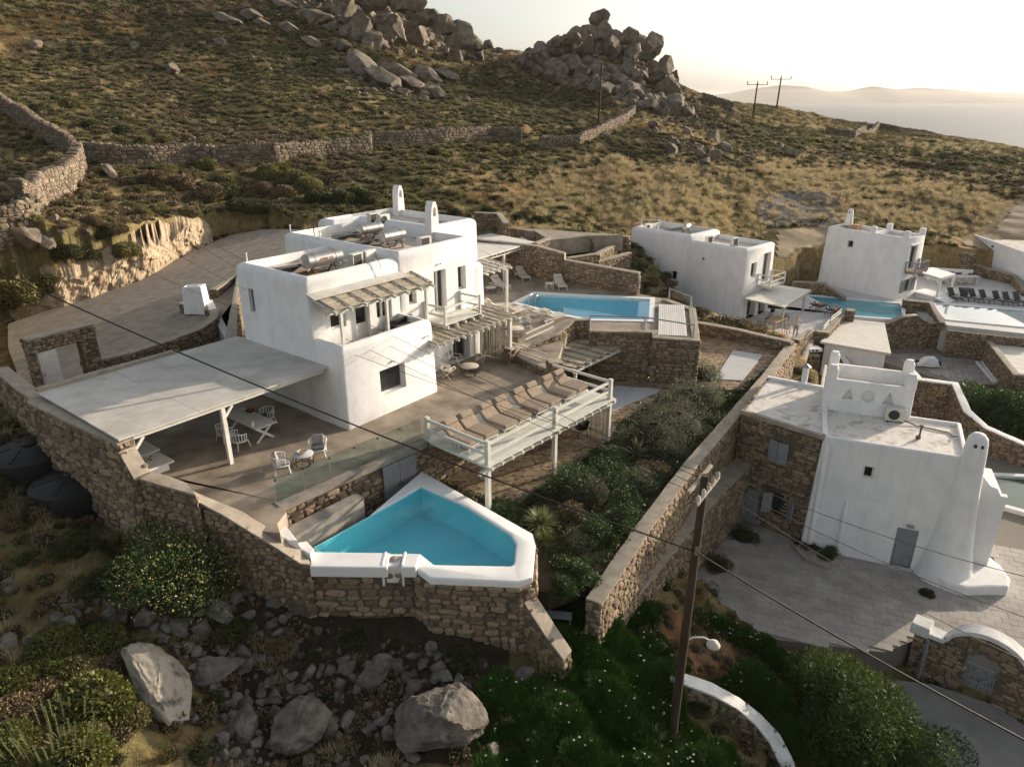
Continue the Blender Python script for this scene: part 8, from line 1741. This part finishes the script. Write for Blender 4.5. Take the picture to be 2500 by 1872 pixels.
# upright spurge
def spurge(px, wpx, label):
    p = G(*px); d = (p-Vector((0, 0, ZC))).length; s = wpx*d/FPX; t = thing('spurge_plant', label, 'plant', tuple(p)); r = random.Random(3); g = MB(); lv = MB()
    for k in range(46):
        a = r.uniform(0, 6.28); q = r.random()**.5*s*.5; x, y = q*math.cos(a), q*math.sin(a); h = s*r.uniform(.35, .6)*(1.2-q/s); tp = Vector((x*1.25, y*1.25, h)); g.tube([p+Vector((x, y, 0)), p+tp], [.012, .008], 4)
        for j in range(34):
            f_ = .35+.65*j/34; c = Vector((x, y, 0)).lerp(tp, f_); b = j*2.4; dv = Vector((math.cos(b), math.sin(b), .7)).normalized(); sd = dv.cross(Vector((0, 0, 1))).normalized()*.012; lv.add([p+c, p+c+dv*.03+sd, p+c+dv*.055, p+c+dv*.03-sd], [(0, 1, 2, 3)])
    g.build('stem', LF_SPUR, t); lv.build('leaves', LF_SPUR, t)
spurge(z12(400, 1510), 150, 'pale upright spurge plant at the lower left'); spurge(z12(480, 800), 60, 'small upright spurge poking from the top cushion')
# flowering bush left of the pool
def clumps(s, flat, K, seed, leafup=.35):
    q = np.random.default_rng(seed+900); C = q.normal(size=(K, 3)); C[:, 2] = np.abs(C[:, 2])*.8; C /= np.linalg.norm(C, axis=1)[:, None]; C *= q.uniform(.45, .8, K)[:, None]; C[0] = (0, 0, .25); rad = q.uniform(.22, .46, K); rad[0] = .5
    def f(r, n):
        k = r.choice(K, n, p=rad**2/np.sum(rad**2)); d = r.normal(size=(n, 3)); d[:, 2] += .25; d /= np.linalg.norm(d, axis=1)[:, None]; P = (C[k]+d*(rad[k]*(1-.45*r.random(n)**2))[:, None])*np.array([s, s, s*flat]); P[:, 2] = np.maximum(P[:, 2], .02)
        N = d.copy(); N[:, 2] += leafup; return P, N/np.linalg.norm(N, axis=1)[:, None]
    return f
def crown_bush(name, label, px, rpx, mats, n, size, elong, flat=.85, flowers=None, out=.55, seed=1, cat='bush', pos=None, thick=.35, lob=16, bump=.22, stem=True, full=False, droop=0.0, group=None, K=15):
    p = pos or G(*px); d = (p-Vector((0, 0, ZC))).length; s = 1.2*rpx*d/FPX
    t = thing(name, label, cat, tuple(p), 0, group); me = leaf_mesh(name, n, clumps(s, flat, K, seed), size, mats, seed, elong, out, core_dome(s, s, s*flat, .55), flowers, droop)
    o = bpy.data.objects.new('crown', me); COL.objects.link(o); o.parent = t
    if full: o.location = (0, 0, s*flat*1.15)
    if stem:
        g = MB()
        for k in range(5): a = k*1.3; g.tube([(0, 0, -.1), (math.cos(a)*s*.2, math.sin(a)*s*.2, s*flat*.3), (math.cos(a)*s*.5, math.sin(a)*s*.5, s*flat*.55)], [.05*s, .03*s, .01*s], 6)
        g.build('trunk', BARK, t, off=(0, 0, 0))
    return t
crown_bush('flowering_bush', 'dark bush covered in pale yellow flower heads left of the pool wall', z1(1400, 1500), 130, [LF_GARD, LF_YEL, CORE], 17000, .085, 1.7, .95, .2, .7, 5, K=26)
for i, (x_, y_, r_, m_, lb) in enumerate(((-20.3, 24.9, 40, LF_DARK, 'dark shrub against the outer wall at the far left above the tanks'), (-18.4, 23.6, 46, LF_BROWN, 'dry shrub between the far tank and the outer wall'), (-15.6, 21.3, 44, LF_DARK, 'dark shrub between the near tank and the stone wall'), (-14.2, 20.3, 44, LF_DARK, 'dark shrub left of the flowering bush'), (-12.9, 20.9, 34, LF_BROWN, 'dry shrub tucked behind the flowering bush'), (-9.6, 19.3, 42, LF_DARK, 'dark shrub right of the flowering bush against the wall'), (-7.9, 19.2, 34, LF_BROWN, 'dry shrub at the foot of the wall by the pool corner'), (-5.6, 19.6, 30, LF_DARK, 'low dark shrub at the foot of the pool wall'), (-1.8, 18.9, 32, LF_DARK, 'low dark shrub under the right half of the pool wall'))):
    crown_bush('wall_shrub', lb, None, r_, [m_, CORE], 4500, .07, 1.8, .85, seed=160+i, pos=Vector((x_, y_, gdown(x_, y_)-.05)), cat='shrub')
# garden bed by the deck
BEDZ = PZ-.1
def bedp(px): p = W(px[0], px[1], BEDZ); return p
for i, (q, r_, m, n, sz, el, lb) in enumerate((((1330, 1270), 102, LF_GARD, 11000, .07, 1.8, 'big dense round green bush in front of the timber deck'), ((1870, 860), 98, LF_OLIVE, 8000, .075, 2.6, 'large silvery bush near the paved path in the garden bed'), ((2050, 780), 98, LF_OLIVE, 8000, .075, 2.6, 'silvery bush against the boundary wall beyond the others'), ((1990, 960), 45, LF_OLIVE, 4000, .07, 2.6, 'small silvery shrub at the foot of the large silvery bushes'), ((2150, 560), 72, LF_OLIVE, 6000, .08, 2.6, 'silver-green shrub further up the bed beside the wall'), ((1540, 1050), 50, LF_GARD, 5000, .08, 1.8, 'glossy dark shrub between the deck post and the silvery bushes'), ((1780, 1180), 52, LF_OLIVE, 4000, .07, 3, 'yellowish wispy shrub in the middle of the garden bed'), ((1870, 1100), 40, LF_BROWN, 3000, .07, 2, 'brownish low shrub by the boundary wall'), ((730, 1420), 42, LF_GARD, 4500, .06, 1.6, 'small round shrub at the corner of the pool coping'), ((1260, 1440), 46, LF_BROWN, 3500, .07, 2, 'dry flowering shrub below the big round bush'), ((1310, 1640), 40, LF_OLIVE, 3500, .07, 4, 'grey-green feathery shrub near the lower bed edge'), ((1600, 1480), 55, LF_GARD, 5500, .07, 1.8, 'dark leafy shrub against the lower boundary wall'), ((1450, 1600), 50, LF_GARD, 5000, .07, 1.8, 'leafy green shrub low in the bed near the pool corner'), ((1180, 1990), 36, LF_GARD, 4500, .07, 1.8, 'leafy shrub at the lower end of the bed near the white bench'), ((1330, 1900), 40, LF_GARD, 4500, .07, 1.8, 'leafy shrub at the lower end of the bed by the boundary wall'))):
    crown_bush('garden_shrub', lb, None, r_, [m, CORE], n, sz, el, .8, seed=20+i, pos=bedp(z10(q[0], q[1]+30)), cat='shrub', thick=.3)
for q, r_, lb in (((1710, 925), 48, 'open olive-like shrub beside the pale slab'), ((1720, 985), 50, 'silvery shrub below the olive-like one'), ((1640, 1000), 40, 'small silvery shrub where the path bends')): crown_bush('garden_shrub', lb, None, r_, [LF_OLIVE, CORE], 6000, .08, 2.8, .8, seed=int(q[0]), pos=bedp(q), cat='shrub', thick=.35)
def spiky(name, label, p, r_, n, m, w, seed, h=.9):
    t = thing(name, label, 'plant', tuple(p)); rg_ = random.Random(seed); g = MB()
    for k in range(n):
        a = rg_.uniform(0, 6.28); e = rg_.uniform(.15, 1.5); L = r_*rg_.uniform(.75, 1.1); d = Vector((math.cos(a)*math.cos(e), math.sin(a)*math.cos(e), math.sin(e)*h)); sd = d.cross(Vector((0, 0, 1)));
        sd = (sd.normalized() if sd.length > .01 else Vector((1, 0, 0)))*w; b = Vector(p)+Vector((0, 0, .25*r_)); md = b+d*L*.55; g.add([b-sd*.6, b+sd*.6, md+sd, md-sd, b+d*L-Vector((0, 0, L*.12*math.cos(e)))], [(0, 1, 2, 3), (3, 2, 4)])
    g.build('leaves', m, t); MB().tube([Vector(p)+Vector((0, 0, -.1)), Vector(p)+Vector((0, 0, .3*r_))], .09*r_+.03, 8).build('stem', BARK, t)
spiky('yucca', 'spiky green yucca in the garden bed near the pool coping', bedp(z10(1010, 1560)), 1.0, 260, LF_SPUR, .018, 3); spiky('agave', 'grey-blue agave half hidden among the silvery bushes', bedp(z10(1740, 1010)), .9, 40, LF_OLIVE, .05, 4, 1.2)
spiky('tussock', 'feathery grass tussock beside the yucca', bedp(z10(1030, 1680)), .7, 200, LF_GRASS, .01, 6)
BED = ccw([p for p in T_PATIO])
o = MB().prism(BED, -3.3, BEDZ).build('garden_soil', mat('dark_soil', (.04, .03, .02), (.07, .05, .033), rough=1, scale=3, bump=.8, bscale=9, coord='World')); o['kind'] = 'structure'; o['label'] = 'dark soil of the garden bed below the deck'
# low leafy cover in the bed
LIB2 = bpy.data.collections.new('cover_library')
for i in range(3): me = leaf_mesh('q%d' % i, 110, dome(.3, .3, .26, 5, .3, i+60), .1, [LF_GARD, LF_DARK, CORE], i+60, 1.9, .5, None, .4); LIB2.objects.link(bpy.data.objects.new('q%d' % i, me))
rr2 = np.random.default_rng(9); bx = rr2.uniform(min(p[0] for p in BED), max(p[0] for p in BED), 5200); by = rr2.uniform(min(p[1] for p in BED), max(p[1] for p in BED), 5200); ok = inpoly(bx, by, inset(BED, .25)) & ~inpoly(bx, by, PAVED); bx, by = bx[ok], by[ok]
scatter('bed_cover', 'low leafy plants filling the garden bed', bx, by, np.full(len(bx), BEDZ), rr2.integers(0, 3, len(bx)), rr2.uniform(.5, 1.25, len(bx)), rr2.uniform(0, 6.28, len(bx)), LIB2)
# ice plant carpet with daisies at the bottom
LIB3 = bpy.data.collections.new('iceplant_library')
def ice(i):
    r = random.Random(i); v = []; f = []
    for k in range(44):
        a = r.uniform(0, 6.28); q = r.random()**.5*.2; b = Vector((q*math.cos(a), q*math.sin(a), .02)); d = Vector((math.cos(a)*r.uniform(.1, .8)+r.uniform(-.3, .3), math.sin(a)*r.uniform(.1, .8)+r.uniform(-.3, .3), r.uniform(.5, 1.1))).normalized(); L = r.uniform(.08, .16); sd = d.cross(Vector((r.uniform(-1, 1), r.uniform(-1, 1), .2))).normalized()*.012; s2 = d.cross(sd).normalized()*.010; o = len(v)
        v += [b-sd, b+sd, b+s2, b+d*L]; f += [(o, o+1, o+3), (o+1, o+2, o+3), (o+2, o, o+3)]
    me = bpy.data.meshes.new('r%d' % i); me.from_pydata([tuple(q) for q in v], [], f); me.materials.append(LF_ICE); return me
for i in range(4): LIB3.objects.link(bpy.data.objects.new('r%d' % i, ice(i)))
g = MB()
for k in range(9): a = k*.698; g.add([(0, 0, .17), (.022*math.cos(a-.2), .022*math.sin(a-.2), .176), (.034*math.cos(a), .034*math.sin(a), .172), (.022*math.cos(a+.2), .022*math.sin(a+.2), .176)], [(0, 1, 2, 3)])
me = g.mesh('s0'); me.materials.append(LF_WHITE); LIB3.objects.link(bpy.data.objects.new('s0', me))
ICE = [[z14(0, 1872-1347+1300)], ]
icepoly = [gpoly([z14(100, 900), z14(350, 1050), z14(520, 1000), z14(480, 600), z14(640, 540), z14(900, 600), z14(1050, 760), z14(1400, 850), z14(1500, 900), z14(1400, 1000), z14(1450, 1300), z14(1900, 1656), z14(1900, 1800), z14(-60, 1800), z14(-80, 1350), z14(-30, 1100)]),
           gpoly([z14(1000, 470), z14(1240, 420), z14(1220, 580), z14(1000, 590)]), gpoly([z14(1050, 720), z14(1250, 640), z14(1350, 780), z14(1120, 800)]), gpoly([z14(1750, 1050), z14(1950, 1000), z14(2300, 1250), z14(2400, 1656), z14(2000, 1250)]), gpoly([z14(1540, 480), z14(1640, 480), z14(2000, 650), z14(2300, 830), z14(2500, 950), z14(2450, 1050), z14(2200, 900), z14(1900, 720)]), gpoly([z14(480, 530), z14(620, 500), z14(780, 560), z14(640, 640)])]
xs_, ys2 = [], []
for poly, n in zip(icepoly, (9000, 500, 500, 1800, 2200, 300)):
    a = rr2.uniform(min(p[0] for p in poly), max(p[0] for p in poly), n*2); b = rr2.uniform(min(p[1] for p in poly), max(p[1] for p in poly), n*2); ok = inpoly(a, b, poly); xs_.append(a[ok]); ys2.append(b[ok])
ix, iy = np.concatenate(xs_), np.concatenate(ys2); hump = (fbm(ix, iy, .6, 3, 70)-.42)*3.2*np.where(rr2.random(len(ix)) < .35, .5, 1)
keep = (fbm(ix, iy, .8, 2, 80) > .3); ix, iy, hump = ix[keep], iy[keep], hump[keep]
iz = np.array([gdown(a, b) for a, b in zip(ix, iy)])+np.clip(hump, 0, 1.0)
scatter('ice_plant_cover', 'fleshy green ground cover spreading over the lower slope', ix, iy, iz-.02, rr2.integers(0, 4, len(ix)), rr2.uniform(.9, 1.9, len(ix)), rr2.uniform(0, 6.28, len(ix)), LIB3)
fk = rr2.random(len(ix)) < .02; fx, fy, fz = ix[fk], iy[fk], iz[fk]
scatter('daisy_flowers', 'small pale daisies dotted over the green ground cover', fx, fy, fz+.14, np.full(len(fx), 4), rr2.uniform(.8, 1.4, len(fx)), rr2.uniform(0, 6.28, len(fx)), LIB3)
# mound under the carpet so that the humps are filled
# oleanders, courtyard plants, trees
crown_bush('oleander', 'tall glossy oleander in front of the courtyard', None, 118, [LF_OLEA, CORE], 22000, .17, 4, 1.55, seed=91, out=.5, cat='shrub', thick=.6, lob=30, bump=.42, pos=W(*z8(760, 1330), -8.0))
crown_bush('oleander', 'second oleander at the bottom edge right of the tall one', None, 125, [LF_OLEA, CORE], 18000, .17, 4, .9, seed=92, out=.5, cat='shrub', thick=.6, lob=30, bump=.42, pos=W(*z8(1180, 1680), -8.9))
crown_bush('courtyard_tree', 'dark round-crowned tree in front of the wavy stone wall', None, 84, [LF_GARD, CORE], 16000, .15, 1.8, .85, seed=93, cat='tree', thick=.4, lob=18, bump=.28, pos=W(*z7(1985, 1455), -7.2)) 
for i, (q, r_, m, z_, lb) in enumerate(((z9(860, 1270), 30, LF_DARK, CY, 'dark shrub in the planting bed against the white wall'), (z9(960, 1330), 26, LF_GARD, CY, 'low plants at the front of the planting bed'), (z9(430, 1200), 34, LF_DARK, CY, 'dark flowering shrub in the courtyard corner by the side door'), (z9(270, 1390), 32, LF_DARK, CY, 'dark shrub at the foot of the buttress wall'), (z9(180, 1580), 36, LF_DARK, CY, 'dark shrub lower down the buttress wall'), (z9(1590, 1560), 12, LF_DARK, CY, 'small weed tuft at the chimney bench'))):
    crown_bush('courtyard_shrub', lb, None, r_, [m, CORE], 3000, .07, 2, .75, seed=120+i, pos=W(*q, z_), cat='shrub', thick=.3)
for i, (q, r_, lb) in enumerate(((z7(1640, 260), 38, 'left of the dark round trees behind the third villa'), (z7(1720, 250), 40, 'right of the dark round trees behind the third villa'), (z7(1700, 310), 30, 'olive-toned bush in front of the dark round trees'), (z7(1940, 185), 26, 'dark tree left of the pair behind the white house'), (z7(2070, 185), 24, 'dark tree right of the pair behind the white house'))):
    crown_bush('round_tree', lb, None, r_, [LF_GARD if 'olive' not in lb else LF_OLIVE, CORE], 5000, .22, 1.8, .85, seed=140+i, pos=W(*q, -3.2 if i < 3 else -1.5)+Vector((0, 0, -.3)), cat='tree', thick=.4, lob=14, bump=.25)
bare = thing('dead_shrub', 'leafless grey shrub standing in the green ground cover', 'shrub', tuple(G(*z14(870, 1130)))); g = MB(); p0 = G(*z14(870, 1130)); rg_ = random.Random(8)
for k in range(22):
    a = rg_.uniform(0, 6.28); e = rg_.uniform(.5, 1.3); L = rg_.uniform(.5, 1.1); d = Vector((math.cos(a)*math.cos(e), math.sin(a)*math.cos(e), math.sin(e))); m_ = p0+d*L*.5; g.tube([p0, m_, p0+d*L+Vector((rg_.uniform(-.1, .1), rg_.uniform(-.1, .1), .08))], [.014, .009, .003], 4)
    g.tube([m_, m_+d*L*.3+Vector((rg_.uniform(-.2, .2), rg_.uniform(-.2, .2), .1))], [.007, .003], 4)
g.build('twigs', mat('grey_twig', (.22, .19, .16), (.3, .26, .22), rough=.9), bare)
# ------------------------------------------------------------------ lower right: curved wall, tanks, bench, soil
cw = [z14(1370, 960), z14(1500, 985), z14(1700, 1060), z14(1900, 1170), z14(2050, 1290), z14(2180, 1440), z14(2260, 1600), z14(2330, 1800)]
zt_ = [-5.6, -5.7, -6.0, -6.4, -6.8, -7.2, -7.6, -8.0]
stone_wall('curved_wall', 'curving rubble wall with pale mortar top at the lower right', pxw(cw, zt_), zt_, [q-1.9 for q in zt_], thick=.5, nmax=200, seed=70, sides=(-1, 1), sw=.34, sh=.22, capm=PLASTER_OLD)
for (x, y, r_, z0, h, lb) in ((205, 430, 1.6, -.75, 1.2, 'black plastic water tank at the far left edge'), (540, 660, 1.55, -1.3, 1.2, 'nearer black ribbed water tank below the canopy wall')):
    p = W(*z1(x, y), z0+h+.15); t = thing('water_tank', lb, 'water tank', (p.x, p.y, z0)); MB().lathe((p.x, p.y, z0-.4), [(r_*.97, 0), (r_, .3), (r_*.97, h*.7), (r_, h), (r_*.97, h+.3), (r_*.8, h+.42), (r_*.3, h+.55), (r_*.28, h+.55)], 36).build('shell', TANKM, t, smooth=35)
    MB().lathe((p.x, p.y+.1, z0+h+.14), [(.28, 0), (.3, .06), (.25, .1), (.05, .12)], 20).build('lid', TANKM, t, smooth=35)
    for a in (.4, 1.5, 2.6, 3.7, 4.8, 5.9): MB().beam((p.x+math.cos(a)*r_*.35, p.y+math.sin(a)*r_*.35, z0+h+.14), (p.x+math.cos(a)*r_*.85, p.y+math.sin(a)*r_*.85, z0+h+.0), .09, .05).build('rib', TANKM, t)
p = W(*z1(50, 850), -1.9); o = MB().box((p.x, p.y, -1.9), (1.3, 1.0, .06), .4, Matrix.Rotation(R(8), 3, 'X')).build('white_board', WHITEM); tag(o, 'white board lying at the left edge below the tanks', 'board')
p = G(*z14(520, 560)); t = thing('garden_bench', 'small white slatted bench beside the pool wall', 'bench', (p.x, p.y, p.z), R(-8))
for k in range(4): MB().box((0, -.16+.11*k, .45), (.95, .09, .03)).build('slat', WHITEM, t, off=(0, 0, 0))
for x in (-.42, .42):
    for y in (-.15, .15): MB().box((x, y, .21), (.05, .05, .44)).build('leg', WHITEM, t, off=(0, 0, 0))
p = G(*z14(395, 440)); t = thing('folded_frame', 'white metal frame leaning by the pool wall', 'frame rack', tuple(p)); g = MB(); g.tube([p+Vector((-.25, 0, 0)), p+Vector((-.1, .05, .75)), p+Vector((.15, .05, .95)), p+Vector((.3, .1, .2))], .025, 6); g.build('tube', WHITEM, t); MB().tube([p+Vector((-.1, .05, .75)), p+Vector((.25, .1, .6))], .02, 6).build('brace', WHITEM, t)
SO = gpoly([z14(900, 600), z14(1200, 560), z14(1400, 420), z14(1560, 500), z14(1900, 720), z14(2050, 850), z14(2060, 1020), z14(1800, 1040), z14(1560, 960), z14(1500, 880), z14(1380, 800), z14(1250, 640), z14(1050, 700)])
drape('bare_soil', SO, mat('red_soil', (.13, .065, .028), (.20, .105, .05), rough=1, scale=1.5, bump=.7, bscale=8, coord='World'), 'bare reddish soil patch below the courtyard', lift=.06, step=.3)
# ------------------------------------------------------------------ poles and wires
pb_ = G(1641, 1795); pt_ = Vector((pb_.x+.12, pb_.y, 0)); r_ = ray(1722, 1160); top_z = ZC+math.hypot(pt_.x, pt_.y)/math.hypot(r_.x, r_.y)*r_.z
pole = thing('utility_pole', 'dark timber utility pole with insulators and a lamp at the lower right', 'utility pole', tuple(pb_))
PT = Vector((W(1722, 1160, top_z).x, W(1722, 1160, top_z).y, top_z)); MB().tube([pb_+Vector((0, 0, -.4)), pb_.lerp(PT, .5), PT], [.16, .14, .115], 14).build('shaft', POLEW, pole, smooth=40)
pd = PT-pb_
arm_d = Vector((.55, .83, 0)).normalized()
for k, (s, off) in enumerate(((.985, -.14), (.955, .14))):
    c = pb_.lerp(PT, s)+Vector((off*.8, -off*.55, 0)); MB().beam(c-arm_d*.95, c+arm_d*.95, .09, .09).build('crossarm', CAPM, pole)
    if k:
        for j in range(5):
            q = c+arm_d*(-.85+.42*j); MB().lathe(tuple(q+Vector((0, 0, .06))), [(.03, 0), (.065, .02), (.05, .06), (.07, .08), (.05, .13), (.06, .15), (.02, .2)], 12).build('insulator', CREAM, pole, smooth=40)
lp_ = pb_.lerp(PT, .40); MB().tube([lp_, lp_+Vector((.25, -.1, .28)), lp_+Vector((.55, -.2, .36)), lp_+Vector((.72, -.25, .30))], .028, 8).build('lamp_arm', WHITEM, pole, smooth=50); MB().lathe(tuple(lp_+Vector((.85, -.3, .12))), [(.22, 0), (.22, .04), (.16, .13), (.05, .2)], 16).build('lamp_shade', CREAM, pole, smooth=50)
att = pb_.lerp(PT, .75)
MB().box(tuple(att+Vector((-.02, -.12, .05))), (.1, .14, .3)).build('bracket', METAL, pole)
def wire(a, b, sag, r, label, n=28):
    o = MB().tube([a.lerp(b, i/n)-Vector((0, 0, sag*4*(i/n)*(1-i/n))) for i in range(n+1)], r, 5).build('overhead_wire', CABLE); tag(o, label, 'wire'); return o
wire(att+Vector((-.1, -.1, 0)), atY(-260, 540, 26), .55, .027, 'thick black cable crossing the whole view in front of the villa')
wire(att+Vector((-.05, -.12, 0)), atY(2680, 1900, 10.5), .15, .027, 'thick black cable running from the pole to the lower right corner')
for k, (px, Y, sg, lb) in enumerate((((300, 545), 58, .6, 'thin wire passing left over the nearest villa roof corner'), ((420, 560), 58, .6, 'thin wire passing over the gravel track and villa wall'), ((360, 500), 62, .6, 'thin wire highest of the set crossing the villa'), ((150, 560), 52, .8, 'thin wire lowest of the set crossing the villa'))):
    wire(pb_.lerp(PT, .97)+arm_d*(-.85+.42*k)+Vector((0, 0, .15)), atY(*px, Y), sg, .010, lb)
for k, (px, Y, lb) in enumerate((((2600, 1430), 14, 'upper thin wire from the pole across the courtyard house'), ((2600, 1540), 13, 'middle thin wire from the pole across the courtyard house'), ((2560, 1640), 13, 'lower thin wire from the pole across the courtyard'))):
    wire(pb_.lerp(PT, .97)+arm_d*(.8-.42*k)+Vector((0, 0, .15)), atY(*px, Y), .3, .010, lb)
def far_pole(px, top, label, arm=True, hgt=9):
    p = G(*px); r_ = ray(*top); z = ZC+math.hypot(p.x, p.y)/math.hypot(r_.x, r_.y)*r_.z; t = thing('utility_pole', label, 'utility pole', tuple(p)); q = W(top[0], top[1], z) if abs(z-ZC) > .3 else p; q = Vector((p.x+(top[0]-px[0])/FPX*p.y*.2, p.y, z))
    MB().tube([p+Vector((0, 0, -.5)), q], [.17, .13], 8).build('shaft', POLEW, t)
    if arm:
        MB().beam(q+Vector((-2.0, 0, -.3)), q+Vector((2.0, 0, -.3)), .1, .1).build('crossarm', RUST, t)
        for x in (-1.9, 0, 1.9): MB().tube([q+Vector((x, 0, -.3)), q+Vector((x, 0, .35))], .08, 6).build('insulator', RUST, t)
    return q
far_pole((1461, 308), (1467, 153), 'tall bare utility pole in front of the rocky peak', False)
far_pole((1837, 291), (1847, 203), 'nearer of the two cross-armed poles on the right ridge'); far_pole((1897, 256), (1905, 190), 'farther of the two cross-armed poles on the right ridge')
# ------------------------------------------------------------------ labels that tell look-alikes apart by row and place
ORD = 'first second third fourth fifth sixth seventh eighth ninth tenth eleventh twelfth thirteenth fourteenth fifteenth sixteenth seventeenth eighteenth nineteenth twentieth'.split()
def rowlabel(group, noun, rows):
    it = [o for o in COL.objects if o.get('group') == group]; it.sort(key=lambda o: pix(o.location)[1]); n = len(it); rn = ['top', 'upper', 'second', 'third', 'fourth', 'fifth', 'bottom']; rn = rn[:rows-1]+['bottom']
    for r in range(rows):
        row = sorted(it[n*r//rows:n*(r+1)//rows], key=lambda o: pix(o.location)[0])
        for k, o in enumerate(row): o['label'] = '%s, %s from the left in the %s row' % (noun, ORD[k], rn[r])
for a in (('gully boulders', 'grey boulder in the dark gully', 6), ('boulders of the rocky peak', 'granite boulder heaped on the pointed peak', 6), ('crest boulders of the rocky peak', 'big boulder on the pointed peak crest', 2), ('boulders of the left ridge', 'granite boulder on the left ridge', 5), ('big blocks of the left ridge', 'very large block on the left ridge', 3), ('granite slabs on the hillside', 'flat granite slab on the hillside', 4), ('boulders on the right slope', 'boulder on the slope right of the peak', 4), ('domed shrubs behind the villa', 'green domed shrub behind the villa', 4), ('dark shrubs behind the villa', 'dark or dry shrub behind the villa', 4)): rowlabel(*a)
# ------------------------------------------------------------------ hazy air
hz = bpy.data.materials.new('haze_air'); hz.use_nodes = True; n_ = hz.node_tree.nodes; n_.remove(n_['Principled BSDF']); pv = n_.new('ShaderNodeVolumePrincipled'); pv.inputs['Color'].default_value = (1, .97, .92, 1); pv.inputs['Density'].default_value = 7e-5; pv.inputs['Anisotropy'].default_value = .1
hz.node_tree.links.new(pv.outputs[0], n_['Material Output'].inputs['Volume'])
o = MB().box((0, 9000, (SEA-2+75)/2), (42000, 22000, 75-(SEA-2))).build('haze', hz); o['kind'] = 'stuff'; o['label'] = 'thin warm haze over land and sea'
